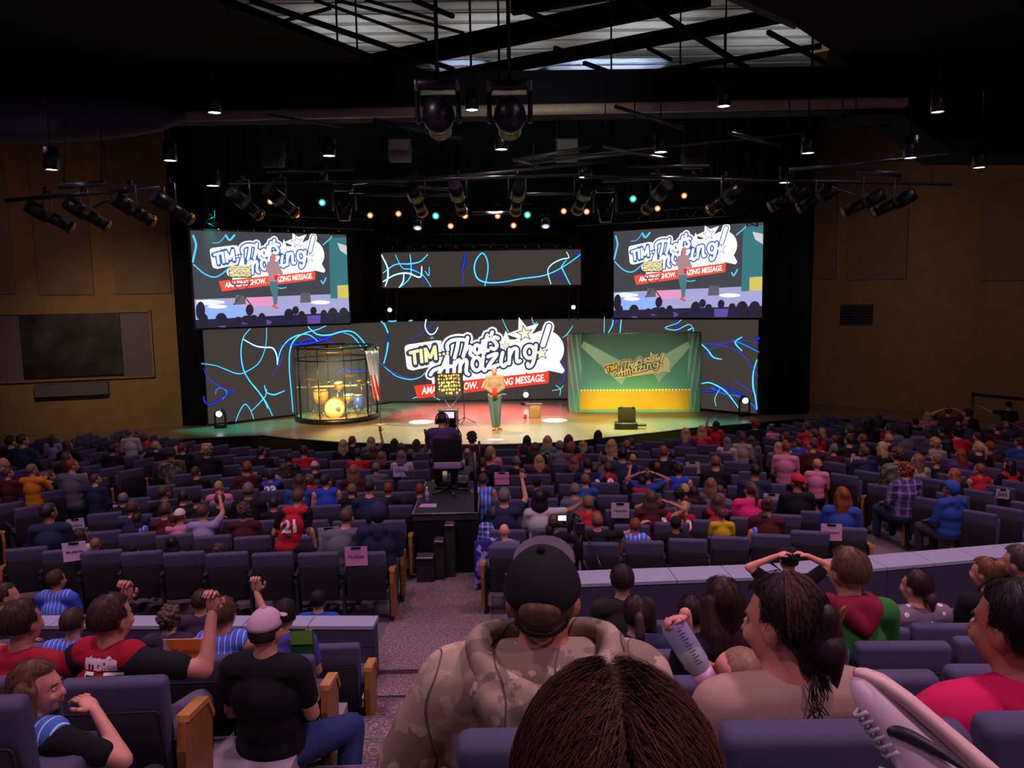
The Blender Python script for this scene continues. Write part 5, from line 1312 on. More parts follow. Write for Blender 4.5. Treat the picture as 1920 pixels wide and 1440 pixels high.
def mkseat(x, y, z, rz, label, group, folded, end=None, sc=1.0, narrow=False):
    t = thing('auditorium_seat', label, 'seat', (x, y, z), rz, group)
    ob('backrest', ME_BACKN if narrow else ME_BACK, M_SEAT, t); ob('back_shell', ME_SHELL, M_SHELL, t)
    ob('seat_cushion', ME_CUSHUP if folded else ME_CUSH, M_SEAT, t)
    ob('leg', ME_STAND, M_SHELL, t)
    if end is None or end == 'R': ob('armrest', ME_ARM, M_SHELL, t)
    if end in ('L', 'R'):
        e = ob('end_panel', ME_END, M_WOOD, t); e.location.x = -.335 if end == 'L' else .275
        e = ob('armrest', ME_CAP, mat('a8743c', .35), t); e.location.x = -.335 if end == 'L' else .275
        e['label'] = 'curved oak armrest cap'
    if end == 'R': e = ob('leg', ME_STAND, M_SHELL, t); e.location.x = .555
    return t
ROWR = [CY-9.5-.9*k for k in range(9)]       # radius of each row behind the cross wall, nearest first
BLOCKS = ['far-left', 'centre-left', 'centre-right', 'far-right']
OFFY = [-.65, -.65, -.4, -.4]
SEATS = []                                  # (block,row,x,y,z,rz,index,endflag)
for k, r_ in enumerate(ROWR):
    st_ = .56/r_
    for b in range(4):
        sg = -1 if b < 2 else 1; a = math.asin((.98 if b == 1 else .70)/r_) if b in (1, 2) else R(15); row = []
        while a < R(48):
            x = AX+sg*math.sin(a)*r_; y = CY+OFFY[b]-math.cos(a)*r_; u = abs(x-AX)
            if b in (1, 2) and u > 5.45: break
            if b in (1, 2) or u > 6.95-(y-11)*.17: 
                if abs(x/y) < .74: row.append((x, y, sg*a+(sg*.42 if b in (0, 3) else 0)))
            a += st_
        row.sort(key=lambda q: q[0]); n = len(row)
        for i, (x, y, a_) in enumerate(row):
            en = None
            if i == 0 and b != 0: en = 'L'
            if i == n-1 and b != 3: en = 'R'
            SEATS.append((b, k, x, y, floorz(y), a_, i, n, en))
print('front seats', len(SEATS))
# ================================================================ the audience
HC = {'b': ('5c3f34', 'brown'), 'd': ('34262a', 'dark'), 'l': ('8a644a', 'light brown'), 'y': ('c8a070', 'blond'), 'r': ('8a4424', 'auburn'), 'g': ('7c7278', 'grey'), 'k': ('18141a', 'black'), 'o': ('a05a34', 'ginger')}
HS = {'s': 'short', 'L': 'long', 'p': 'pony', 'u': 'bun', 'z': 'buzz', 'n': None, 'c': 'curly', 'B': 'bob'}
HN = {'s': 'short {} hair', 'L': 'long {} hair', 'p': '{} ponytail', 'u': '{} hair bun', 'z': 'cropped {} hair', 'n': 'bald head', 'c': 'curly {} hair', 'B': '{} bob'}
PIN = stripes('4a6ad8', 'c8d4ff', 16, .16, 0, name='pinstripe_jersey')
CL = {'bk': ('14141c', 'black top'), 'nv': ('232a4a', 'navy top'), 'gy': ('62606e', 'grey top'), 'pu': ('4a3468', 'purple top'), 'rd': ('b01c28', 'red top'), 'RJ': ('b01c2c', 'red jersey'), 'BJ': (PIN, 'pinstripe jersey'),
      'UJ': ('3048c0', 'blue jersey'), 'pk': ('d080a0', 'pink top'), 'hp': ('e0307c', 'magenta top'), 'wh': ('b8b0b8', 'white top'), 'ye': ('c8a818', 'yellow top'), 'or': ('c07818', 'orange sweatshirt'), 'mr': ('4c1826', 'maroon top'),
      'te': ('3a8090', 'teal top'), 'bl': ('2c4a9c', 'blue top'), 'lv': ('9a88b8', 'lavender top'), 'bg': ('a08c80', 'beige top'), 'cm': (camo(('5a5a48', '3c3a30', '7a7460', '28261f'), 5, 'camo_small'), 'camouflage top'),
      'ol': ('46462e', 'olive top'), 'pl': (stripes('3a2c60', '8a7ab0', 9, .3, 0, 2, 9, 'plaid_purple'), 'purple plaid'), 'pb': (stripes('3850a8', 'c0c8e8', 12, .25, 0, 2, 12, 'plaid_blue'), 'blue plaid'), 'sm': ('b87868', 'salmon top'), 'rw': ('c02030', 'red-white top')}
SKC = ['b07a66', 'a87060', 'c08a74', '8a5a48', 'b8806c']
T_ = {1: (0, 780), 2: (380, 780), 3: (760, 780), 4: (1140, 780), 5: (1520, 780)}
# tile x y | a adult k kid (S = standing) | hair | clothes | pose
CROWD = """
1 60 300 a gz pu . capg
1 205 225 a ds nv R
1 100 235 a ds bk R
1 110 380 k bs rd clap
1 30 430 k ln pu R
1 70 520 kS bs mr R
1 285 490 kS ls or clap
1 450 545 k bs bk R
1 475 205 kS bL lv R
1 610 270 k bL bk R
1 600 375 k bL bk R
1 650 450 a rz gy R
1 860 575 k bs nv R
1 1010 300 k ds bk .
1 1110 200 kS bL hp .
1 1170 155 kS gs wh R
1 1320 200 k ls rw clap
1 1405 275 k ys bk R
1 1540 340 a gz cm . beanie
1 1640 295 k rs bk R
1 1590 315 k yL ol .
1 1860 310 a yc bk .
1 1765 510 k bs bk R
1 1480 690 a bz bk R
1 1650 730 k ds bk .
1 1770 755 k kz bk . capk
1 1110 750 k gs bk .
1 1190 830 k bs nv .
1 1235 930 k dB BJ .
1 1490 850 k bs mr .
1 1570 930 k bB sm out
1 1620 905 k lz pk . capw
1 1825 870 k bs lv up
1 440 870 a ds nv R
1 390 1040 a gz pu . capp
1 725 1080 a dB wh R
1 860 1160 k ls lv .
1 1200 1215 k kz bk . capk
1 1550 1150 a kB ol .
2 530 325 a ds bk R
2 910 320 a ds rd .
2 775 385 k ds bk .
2 1010 460 k lz bk . capp
2 730 475 k bL lv point
2 840 475 k dL bk .
2 610 540 k ds UJ .
2 400 470 k rs mr .
2 145 640 k yz pk .
2 410 670 a gz bk .
2 155 755 k bs bk .
2 870 590 k bL bl .
2 960 580 k lc RJ .
2 1110 590 k ds UJ R
2 1140 700 k bs UJ .
2 1355 500 k lL mr .
2 1395 345 k ds rw .
2 1560 470 k gs gy .
2 1610 370 k lB bk .
2 1265 260 k yL bk .
2 1350 225 k rs bk R
2 1515 230 k yL gy up
2 1535 310 k bL bk .
2 1725 245 k dL bk .
2 1785 290 k bL bk .
2 1790 360 k gL wh .
2 1340 670 k ls bk .
2 1670 660 k rs bk .
2 1500 645 a dz nv .
2 1580 880 a kz nv . hood
2 740 760 aS bs RJ lean
2 640 790 k ds bk .
2 370 860 a bc mr .
2 865 920 k ls BJ .
2 790 1080 k bs bk .
2 1170 940 a bs gy lean
2 145 1210 k bc ol .
3 100 250 k bL gy up
3 600 200 a dc mr .
3 765 320 k yL pk .
3 745 380 a bz nv .
3 690 430 k bs bk .
3 560 350 k lL gy .
3 1095 215 k dL hp .
3 1065 310 k dc bk .
3 1170 290 k bL bk .
3 1280 225 k yL te .
3 1390 275 k gs gy .
3 1470 215 k bL bk .
3 1490 290 k oc rd .
3 1600 260 k yL bk . bow
3 1735 170 k dL bk .
3 1850 265 k yL bg .
3 1000 415 k gs bk .
3 1205 400 k yL mr .
3 1520 415 k lL bk .
3 1640 440 k ds nv .
3 1790 405 k bs gy .
3 1705 480 k bs UJ .
3 1825 470 k bs RJ .
3 1620 580 k ls bl .
3 700 580 k bs BJ .
3 1185 610 k kz bk . capk
3 890 730 a gs nv up
3 1205 740 a kB wh out
3 1525 670 k gs gy .
3 1645 790 k ls RJ .
3 795 880 k bs pb .
3 890 1040 a yn gy .
3 1340 960 k bs bk .
3 1305 1035 a dz bk .
3 1725 950 k ls bk out
3 130 665 k rs bk .
4 35 260 k yL bk .
4 215 240 k bs bk .
4 170 270 k ls bk .
4 130 350 a ks nv .
4 225 390 k yz pu .
4 500 330 a rz bk .
4 580 360 k ds UJ .
4 695 150 k yL pu L
4 840 130 k yL rw L
4 970 80 kS dB rw upL
4 1070 235 k gL wh L
4 1210 200 k bs bg L
4 1290 220 k bL gy .
4 1325 75 a oc bk . hat
4 1465 110 k bs pk L bow
4 1600 190 k bp rd L bow
4 1790 100 k bs rd L
4 1855 165 k bp rd L
4 1710 250 k bs UJ L
4 1530 280 k yB gy L
4 1600 290 a rs pk L
4 445 460 k rs bk .
4 635 490 k ks UJ .
4 970 420 a rz bk .
4 355 540 k bs bl head
4 300 590 k ds RJ upL
4 1320 500 a kz nv L
4 925 620 k lL gy .
4 770 690 k dL bk .
4 1005 680 k bL gy .
4 640 700 k dc gy .
4 690 670 k ys mr .
4 1280 665 k bp hp L
4 385 745 k bL mr .
4 470 800 k bs RJ head
4 690 830 k yp RJ .
4 610 975 a kz bk chin capk
4 985 775 k bL RJ .
4 1025 890 kS bs ye .
4 1430 810 k bu mr .
4 1395 930 k bu BJ .
4 1700 600 a rz bk L capr
4 1780 760 k ls rd .
4 1880 440 k ys pk L
4 245 990 k rs BJ .
4 1840 265 k bs mr L
5 510 55 a kL bk L
5 100 150 k yB rd L
5 350 130 k bs bk L
5 215 215 k rs bk L
5 345 225 k ds bk L
5 465 210 a rz bk L
5 205 305 k gs mr L
5 700 110 k bs rd L
5 855 115 a kB gy L
5 700 210 k ys bk L
5 640 290 k yB bk L
5 780 350 a bc cm L
5 1050 130 k bB gy L
5 1180 130 k ds mr L
5 1320 150 k kc rd L
5 1390 70 a yn bl L
5 1310 85 k ys gy L
5 1115 250 k yc bg L
5 1230 250 k kB bk L
5 1500 190 k bs gy L
5 1010 330 k kz nv L beanie
5 960 400 k lL bg L
5 1130 410 a rz bk L
5 1350 350 a rL pu L
5 1510 290 k yp bk L
5 1610 280 k rs mr L
5 1590 390 k lL bl L
5 1790 450 k kB RJ L
5 1520 490 k rs RJ L
5 1290 530 k oB bk L
5 1260 660 k kz bl L hood
5 850 490 a rc pl L
5 280 720 a rL bl L
5 1540 960 a gz nv L
5 1680 110 k bs mr L
5 1750 90 k ys pu head
5 1840 120 k bs nv point
5 1100 20 k bs bk L
5 940 60 k ds bk L
5 1240 -40 kS bs mr head
5 1050 0 k yB pk L
5 1410 -20 k ks bk L
5 1780 -90 a kz bk outL capk
5 1880 240 k bs bl L
5 1450 60 k kc bk L
5 480 330 k bs nv L
5 600 10 k bL bk L
"""
def parse_skin(i): return SKC[i % len(SKC)]
PC = {}
PHEAD = V(0, .01, 1.165)
def crowdset(pk, st):
    key = (pk, st)
    if key in PC: return PC[key]
    turn = 0; kw = {}; lean = (0, 0)
    if pk == 'R': turn = R(-38)
    if pk == 'L': turn = R(30)
    if pk in ('up',): kw = dict(R='up')
    if pk == 'upL': kw = dict(L='up'); turn = R(30)
    if pk == 'head': kw = dict(L='head', R='head')
    if pk == 'clap': kw = dict(L='clap', R='clap'); turn = R(-30)
    if pk == 'out': kw = dict(R='out')
    if pk == 'outL': kw = dict(L='out'); turn = R(30)
    if pk == 'point': kw = dict(R='point')
    if pk == 'chin': kw = dict(R='chin')
    if pk == 'lean': lean = (.25, .15); turn = R(-20)
    j = pose('stand' if st else 'sit', lean=lean, **kw); q = headq(turn)
    # twist the shoulders with the head a little
    b = fuse(body_mb(j, q), .017, 3)
    hm = MB()
    for s in (-1, 1): hand(hm, j['wri', s], j['fin', s], s, .95, .7)
    bmx = bmesh.new(); bmx.from_mesh(b); t = hm.mesh('h'); bmx.from_mesh(t); bmx.to_mesh(b); bmx.free(); b.polygons.foreach_set('use_smooth', [True]*len(b.polygons))
    PC[key] = dict(j=j, q=q, turn=turn, body=b, short=fuse(shirt_mb(j, 1, 'short'), .02, 4), long=fuse(shirt_mb(j, 1, 'long'), .02, 4), none=fuse(jersey_mb(j), .02, 4), hood=fuse(shirt_mb(j, 1.12, 'long', hood=True), .02, 4),
                   pants=fuse(pants_mb(j), .022, 3), eyes=face_dark(V(0, 0, 0), headq()).mesh('eyes'))
    return PC[key]
HMC = {}
def hairobj(style, seed=0):
    k = (style, seed % 3)
    if k not in HMC: HMC[k] = hair_mesh(style, V(0, 0, 0), headq(), seed % 3*7)
    return HMC[k]
CAPS = {}
def capobj():
    if not CAPS:
        b, br, bt = cap_meshes(V(0, 0, 0), headq()); CAPS['c'] = b.mesh('crown'); CAPS['b'] = br.mesh('brim')
        CAPS['bow'] = MB().ell((-.04, -.06, .10), (.035, .02, .025), 8, 6).ell((.04, -.06, .10), (.035, .02, .025), 8, 6).ell((0, -.06, .10), .014, 6, 5).mesh('bow')
        CAPS['bean'] = hair_shell(V(0, 0, 0), headq(), 1.12, 22, 14, front=.15, nape=-.35).mesh('beanie')
        hb_ = MB().ell((0, -.02, .01), (.105, .12, .13), 16, 12); hb_.cap(V(0, -.06, -.12), .07, V(0, -.03, -.02), .09); CAPS['hood'] = hair_shell(V(0, 0, 0), headq(), 1.2, 22, 14, front=.1, nape=-1.1).mesh('hood')
    return CAPS
STAND = set()
NUMW = ['one', 'two', 'three', 'four', 'five', 'six', 'seven', 'eight', 'nine', 'ten']
def solve_row(px, py, hh, k, off=.27):
    d = ray(px, py); r_ = ROWR[k]-off; CYs = CY-(.65 if px < 905 else .4)
    # |C + t d - (AX,CY)|_xy = r_
    ox, oy = CAM.x-AX, CAM.y-CYs; a = d.x**2+d.y**2; b = 2*(ox*d.x+oy*d.y); c = ox*ox+oy*oy-r_*r_
    t = (-b-math.sqrt(max(0, b*b-4*a*c)))/(2*a); return CAM+d*t
people = []
for ln in CROWD.strip().splitlines():
    f = ln.split(); ox, oy = T_[int(f[0])]; px, py = ox+float(f[1])/4.8, oy+float(f[2])/4.8
    kid = f[3][0] == 'k'; st = len(f[3]) > 1; hh = {(True, False): 1.08, (False, False): 1.2, (True, True): 1.25, (False, True): 1.55}[(kid, st)]
    best = None
    for k in range(9):
        p = solve_row(px, py, hh, k); e = abs(p.z-floorz(p.y)-hh)
        if best is None or e < best[0]: best = (e, k, p)
    e, k, p = best
    ang = math.atan2(p.x-AX, CY-p.y)
    b = (0 if p.x < AX-6.2 else 1) if ang < -.02 else (2 if p.x < AX+6.2 else 3)
    base = 1.585 if st else 1.165
    h_ = p.z-floorz(p.y); sc = min(max(h_/base, .68), 1.15)
    people.append(dict(p=p, k=k, b=b, ang=ang, sc=sc, kid=kid, st=st, hair=f[4], cl=f[5], pose=f[6], ex=f[7] if len(f) > 7 else None, z=p.z-base*sc))
rows = {}
for q_ in people: rows.setdefault((q_['b'], q_['k']), []).append(q_)
for key, L in rows.items():
    L.sort(key=lambda q: q['p'].x)
    for i, q_ in enumerate(L): q_['i'] = i
PANTS = ['1c2030', '2a3350', '15151c', '3a3a44', '243048']
CAPCOL = {'capk': ('15151a', 'black cap'), 'capp': ('c0a0b8', 'pale pink cap'), 'capw': ('c8c0c8', 'white cap'), 'capg': ('5c5058', 'grey cap'), 'capr': ('b82030', 'red backwards cap'), 'hat': ('b03028', 'red hat'), 'beanie': ('2c2c3a', 'dark beanie'), 'hood': (None, 'hood up')}
for n_, q_ in enumerate(people):
    pk = q_['pose'] if q_['pose'] != '.' else 'rest'; cs_ = crowdset(pk, q_['st'])
    hs, hc = q_['hair'][1], q_['hair'][0]
    hn = HN[hs].format(HC[hc][1]); ex = q_['ex']
    if ex in CAPCOL: hn = CAPCOL[ex][1]
    label = '%s, %s, %s, %s from left, row %s from rail, %s block' % ('child' if q_['kid'] else 'adult', hn, CL[q_['cl']][1], (['first']+ORD[1:])[q_['i']], NUMW[q_['k']], BLOCKS[q_['b']])
    rz = -q_['ang']+(R(26) if q_['b'] == 3 else -R(26) if q_['b'] == 0 else 0)+random.Random(n_).uniform(-.12, .12)
    t = thing('person', label, 'person', (q_['p'].x, q_['p'].y, q_['z']), rz, 'seated audience in the lower hall', sc=q_['sc'])
    if q_['st']: STAND.add(o_name := t.name)
    sk = skinmat(SKC[n_ % 5]); ob('body', cs_['body'], sk, t)
    c_ = CL[q_['cl']][0]; sm = c_ if not isinstance(c_, str) else fabric(c_)
    jer = q_['cl'] in ('RJ', 'BJ', 'UJ'); kind = 'long' if q_['cl'] in ('or', 'gy', 'bk', 'nv', 'pu', 'lv', 'wh', 'pl', 'cm', 'mr', 'bl', 'bg', 'pb') else 'short'
    if q_['pose'] in ('up', 'upL', 'head', 'out', 'outL', 'point'): kind = 'short'
    if ex == 'hood': kind = 'hood'
    if jer:
        if n_ % 2: ob('undershirt', cs_['short'], fabric('14141c'), t)
        ob('jersey', cs_['none'], sm, t)
    else: ob('shirt', cs_[kind], sm, t)
    ob('trousers', cs_['pants'], fabric(PANTS[n_ % 5]), t)
    h = cs_['j']['head']
    def onhead(name, me, m, add=0):
        o = ob(name, me, m, t); o.location = h; o.rotation_euler = (0, 0, cs_['turn']+add); return o
    if HS[hs]: onhead('hair', hairobj(HS[hs], n_), hairmat(HC[hc][0]))
    if cs_['turn']: onhead('eyes', cs_['eyes'], mat('1c1210', .4))
    if ex:
        cc = capobj()
        if ex.startswith('cap') or ex == 'hat':
            m_ = fabric(CAPCOL[ex][0]); onhead('cap', cc['c'], m_); onhead('cap_brim', cc['b'], m_, math.pi if ex in ('capr',) else 0)
        elif ex == 'bow': onhead('hair_bow', cc['bow'], fabric('c82030' if q_['cl'] != 'pk' else 'e8d8e0'))
        elif ex == 'beanie': onhead('beanie', cc['bean'], fabric('34343f'))
        elif ex == 'hood': onhead('hood', cc['hood'], sm)
    OCC.append((q_['p'].x, q_['p'].y))
# seats -------------------------------------------------------------
for (b, k, x, y, z, a, i, n, en) in SEATS:
    fx, fy = x-math.sin(a)*.27*0, y+.27
    occ = any((ox-x)**2+(oy-(y+.25))**2 < .30**2 for ox, oy in OCC)
    lab = 'navy seat, %s, %s from left, row %s from rail, %s block' % ('occupied' if occ else 'empty', (['first']+ORD[1:])[i], NUMW[k], BLOCKS[b])
    mkseat(x, y, z, -a, lab, 'navy auditorium seats in the lower hall', not occ, en, narrow=True)
# jersey numbers
def number(person_root, s_, size=.26, z=.86, y=-.175, col='f0e8ea'):
    vs, fs = textmesh(s_, size, .012); w_ = max(v[0] for v in vs)
    me = MB().add([(v[0]-w_/2, y, v[1]+z) for v in vs], fs); return lpart(me, 'number', mat(col, .7, vary=0), person_root)
def number_on(person_root, s_, size, z, x0, col='f0e8ea', off=.006):
    from mathutils.bvhtree import BVHTree
    tgt = [c for c in person_root.children if c.name.startswith('jersey')] or [c for c in person_root.children if c.name.startswith('shirt')]
    me = tgt[0].data; bv = BVHTree.FromPolygons([v.co for v in me.vertices], [tuple(p.vertices) for p in me.polygons])
    vs, fs = textmesh(s_, size, .012); w_ = max(v[0] for v in vs); bm = bmesh.new(); bv_ = [bm.verts.new((v[0]-w_/2+x0, 0, v[1]+z)) for v in vs]
    for f in fs:
        try: bm.faces.new([bv_[i] for i in f])
        except ValueError: pass
    bmesh.ops.triangulate(bm, faces=bm.faces); bmesh.ops.subdivide_edges(bm, edges=bm.edges, cuts=2, use_grid_fill=True)
    for v in bm.verts:
        h_ = bv.ray_cast(V(v.co.x, -1, v.co.z), V(0, 1, 0))[0]; v.co.y = (h_.y if h_ and h_.y < -.06 else -.165)-off
    m2 = bpy.data.meshes.new('number'); bm.to_mesh(m2); bm.free(); return ob('number', m2, mat(col, .7, vary=0), person_root)
def near(px, py):
    best = None
    for o in COL.objects:
        if o.name.startswith('person') and o.parent is None:
            hp_ = ROOTM[o] @ (V(0, .02, 1.585) if o.name in STAND else PHEAD); d = hp_-CAM; zc_ = d.dot(fwd); X_ = 960+F*d.dot(rt)/zc_; Y_ = 720-F*d.dot(up)/zc_
            e = (X_-px)**2+(Y_-py)**2
            if best is None or e < best[0]: best = (e, o)
    return best[1]
# name cards on the seat backs ---------------------------------------
CARDS = [(263, 857, 20, 'd0a0b8', 'Titans'), (152, 897, 22, 'd08a90', 'Tornados'), (227, 958, 28, 'c8b0e0', 'Flames'), (142, 985, 30, 'a8a0b8', 'Bruins'), (140, 1034, 42, 'c8a8d0', 'Mustangs'), (468, 897, 27, 'c07890', 'Cougars'),
         (524, 917, 28, 'b0a088', 'Bears'), (596, 945, 33, 'd098b0', 'Buzz'), (617, 1005, 40, 'a0a8a8', 'Rogue'), (668, 1043, 43, 'c884b8', 'Huskies'), (751, 882, 28, 'b8a8d8', 'Lions'), (941, 897, 28, 'd884b8', ''), (1163, 957, 34, 'b0a0b0', 'Peacocks'),
         (1376, 846, 22, 'c0a8d0', 'Hawks'), (1299, 877, 26, 'b0a088', 'Wolves'), (1608, 862, 24, 'd090b0', 'Rebels'), (1559, 998, 38, 'd098b8', 'Monsters'), (1447, 938, 30, 'a898b8', 'Cobras'), (1377, 969, 28, 'c098a8', 'Hornets'), (1880, 926, 22, 'a090a0', 'Jazz'), (1026, 860, 26, 'c0b080', 'Sharks'), (1532, 856, 26, 'b8a888', 'Comets'), (1763, 838, 18, 'b08890', 'Kings')]
for n_, (px, py, wpx, col, word) in enumerate(CARDS):
    best = None
    for k in range(9):
        p = solve_row(px, py, 0, k, -.145); e = abs(p.z-floorz(p.y)-.80)
        if best is None or e < best[0]: best = (e, k, p)
    e, k, p = best; a = math.atan2(p.x-AX, CY-p.y); s_ = wpx/F*p.y; hgt = s_*.88
    t = thing('name_card', '%s card%s clipped on a seat back, row %s from rail, %s block' % ({'d': 'pink', 'c': 'lavender pink', 'b': 'cream', 'a': 'pale grey'}[col[0]], (' reading '+word) if word else ' with dark band', NUMW[k], BLOCKS[(0 if p.x < AX-6.2 else 1) if a < -.02 else (2 if p.x < AX+6.2 else 3)]),
              'card', tuple(p), -a, 'team name cards on the seat backs')
    rx = Matrix.Rotation(random.Random(n_).uniform(-.08, .08), 3, 'Y')
    lpart(MB().box((0, 0, 0), (s_, .006, hgt), rx), 'sheet', mat(col, .7, vary=.03), t)
    lpart(MB().rbox(rx @ V(0, -.008, hgt*.44), (s_*.42, .012, .028), .004), 'clip', mat('30303a', .3, .8), t)
    if word:
        vs, fs = textmesh(word, 1, .02); w_ = max(v[0] for v in vs); q1 = s_*.72/w_
        lpart(MB().add([rx @ V((v[0]-w_/2)*q1, -.0065, (v[1]-.35)*q1) for v in vs], fs), 'lettering', mat('3a2c4a', .7, vary=0), t)
    else: lpart(MB().box((0, -.005, 0), (s_, .004, .02)), 'band', mat('b05a98', .7), t)

for px, py, n_ in ((532, 938, '21'), (503, 892, '23'), (578, 901, '24'), (1238, 945, '33'), (1284, 953, '13'), (1140, 878, '10'), (1115, 880, '23')):
    number_on(near(px, py), n_, .22, 1.18 if n_ == '21' else .84, .05 if n_ == '21' else 0)
# ================================================================ camera riser in the centre aisle
RT = CZ-3.1
a0, a1 = PZ(773, 964, RT), PZ(895, 964, RT); b0 = PZ(800, 903, RT); RY0, RY1 = a0.y, b0.y; RX0, RX1 = a0.x, a1.x
ri = thing('camera_riser', 'black camera riser platform standing in the centre aisle', 'platform', ((RX0+RX1)/2, RY0, floorz(RY0)))
wpart(MB().box(((RX0+RX1)/2, (RY0+RY1)/2, RT-.05), (RX1-RX0, RY1-RY0, .1)), 'deck', fabric('2c2c34', '34343c', 40, 'riser_deck', .6), ri)
wpart(MB().box(((RX0+RX1)/2, (RY0+RY1)/2, (RT-.1+floorz(RY0))/2-.05), (RX1-RX0-.02, RY1-RY0-.02, RT-.1-floorz(RY0)+.08)), 'skirt', fabric('08080c', '0b0b10', 20, 'riser_skirt'), ri)
for p, q_ in (((RX0, RY0), (RX0, RY1)), ((RX0, RY0), (RX1, RY0)), ((RX1, RY0), (RX1, RY1))): wpart(MB().cyl((p[0], p[1]-.005, RT), (q_[0], q_[1], RT), .014, n=4), 'edge_trim', mat('7c7488', .4, .5), ri)
wpart(MB().cyl((RX1-.02, RY0+.02, RT), (RX1-.02, RY0+.02, P(894, 848, RY0).z), .025, n=6), 'rail_post', M_BLACKG, ri)
wpart(MB().cyl((RX1-.02, RY1-.05, RT), (RX1-.02, RY1-.05, P(894, 848, RY0).z-.2), .02, n=6), 'rail_post', M_BLACKG, ri)
rs = thing('riser_steps', 'black treads climbing the near side of the camera riser', 'steps', (RX0+.3, RY0-.3, floorz(RY0)))
for i, (xa, xb, ya, yb, hz) in enumerate(((831, 852, 980, 997, -3.22), (811, 833, 1009, 1027, -3.42), (777, 814, 1040, 1057, -3.62))):
    p, q_ = PZ(xa, yb, CZ+hz), PZ(xb, ya, CZ+hz)
    wpart(MB().box(((p.x+q_.x)/2, RY0-.12-.1*i, CZ+hz), (q_.x-p.x, .22, .03)), 'tread', mat('3a2c38', .6), rs)
    wpart(MB().cyl((p.x, RY0-.235-.1*i, CZ+hz+.012), (q_.x, RY0-.235-.1*i, CZ+hz+.012), .008, n=4), 'tread_edge', mat('a898b0', .4), rs)
    wpart(MB().box(((p.x+q_.x)/2, RY0-.1-.1*i, (CZ+hz+floorz(RY0))/2-.02), (q_.x-p.x, .2, CZ+hz-floorz(RY0)-.02)), 'support_box', M_BLACK, rs)
# operator on a swivel chair
oc = PZ(843, 926, RT)
ch = thing('office_chair', 'black swivel chair on the camera riser', 'chair', tuple(oc))
lpart(MB().rbox((0, 0, .46), (.50, .46, .08), .03), 'seat', M_BLACKG, ch); lpart(MB().rbox((0, -.26, .76), (.44, .07, .38), .03), 'backrest', fabric('121218', '18181f', 60), ch)
lpart(MB().rbox((0, -.262, .52), (.42, .05, .12), .02), 'back_panel', mat('8a7898', .5), ch)
lpart(MB().cyl((0, 0, .1), (0, 0, .43), .03), 'gas_lift', M_CHROME, ch)
for k in range(5): a = 2*math.pi*k/5; lpart(MB().cyl((0, 0, .10), (math.cos(a)*.3, math.sin(a)*.3, .05), .022, n=6), 'leg', M_BLACKG, ch)
for s in (-1, 1): lpart(MB().rbox((s*.29, .02, .68), (.06, .28, .035), .012), 'armrest', mat('77707c', .5), ch); lpart(MB().cyl((s*.29, -.05, .46), (s*.29, 0, .66), .018, n=6), 'arm_post', M_BLACKG, ch)

def fg(px, py, D, sc, rz, j, q, label, shirt, sleeve='long', strand=True, smat=None, skin='b07a66', hairs=None, hcol='b', bulk=1.0, pmat=None, face=False, vox=.012, hood=False, jersey=None, curl=.7, t=.014, shoes=None, hands=True, zmin=None, long=0):
    q0 = P(px, py, D); Rz = Matrix.Rotation(rz, 3, 'Z'); loc = q0-(Rz @ (j['head']*sc))
    r = thing('person', label, 'person', tuple(loc), rz, None, sc)
    b = fuse(body_mb(j, q, bulk), vox, 4)
    if hands:
        hm = MB()
        for s in (-1, 1): hand(hm, j['wri', s], j['fin', s], s, 1.0, j.get('curl', curl), j.get(('hup', s)))
        bx_ = bmesh.new(); bx_.from_mesh(b); t_ = hm.mesh('h'); bx_.from_mesh(t_); bx_.to_mesh(b); bx_.free(); b.polygons.foreach_set('use_smooth', [True]*len(b.polygons))
    ob('body', b, skinmat(skin), r)
    if shirt is not None: ob('shirt', fuse(shirt_mb(j, bulk, sleeve, t, long, hood), .014, 5), shirt, r)
    if jersey is not None: ob('jersey', fuse(jersey_mb(j, bulk), .014, 5), jersey, r)
    ob('trousers', fuse(pants_mb(j, bulk), .016, 4), pmat or fabric('1c2030'), r)
    if hairs: 
        o = ob('hair', hair_mesh(hairs, V(0, 0, 0), q, 3), hairmat(HC[hcol][0] if hcol in HC else hcol), r); o.location = j['head']
    if strand and hairs and hairs != 'curly' and hcol not in ('k',): strands(r, j['head'], q, 1300, HC[hcol][0] if hcol in HC else hcol, 5, hang=.5 if hairs in ('long', 'bob') else 0, nape=-.75 if hairs not in ('short', 'buzz') else -.45, rad=1.0 if hairs == 'buzz' else 1.085)
    if face:
        lpart(face_mb(j['head'], q), 'eyes', mat('c8bcb8', .3), r); lpart(face_dark(j['head'], q), 'eyebrows', mat('2a1810', .7), r); lpart(mouth_mb(j['head'], q, .006), 'mouth', mat('94504c', .6), r)
    if shoes:
        for s in (-1, 1): lpart(shoe_mb(j['ank', s], j['toe', s]), 'shoe', shoes, r)
    return r
def addcap(r, j, q, col, back=False, label=None, m=None, lift=0):
    b, br, bt_ = cap_meshes(j['head'], q, back, lift); mm = m or fabric(col)
    c_ = lpart(b, 'cap', mm, r, label); lpart(br, 'cap_brim', mm, r); lpart(bt_, 'cap_button', mm, r)
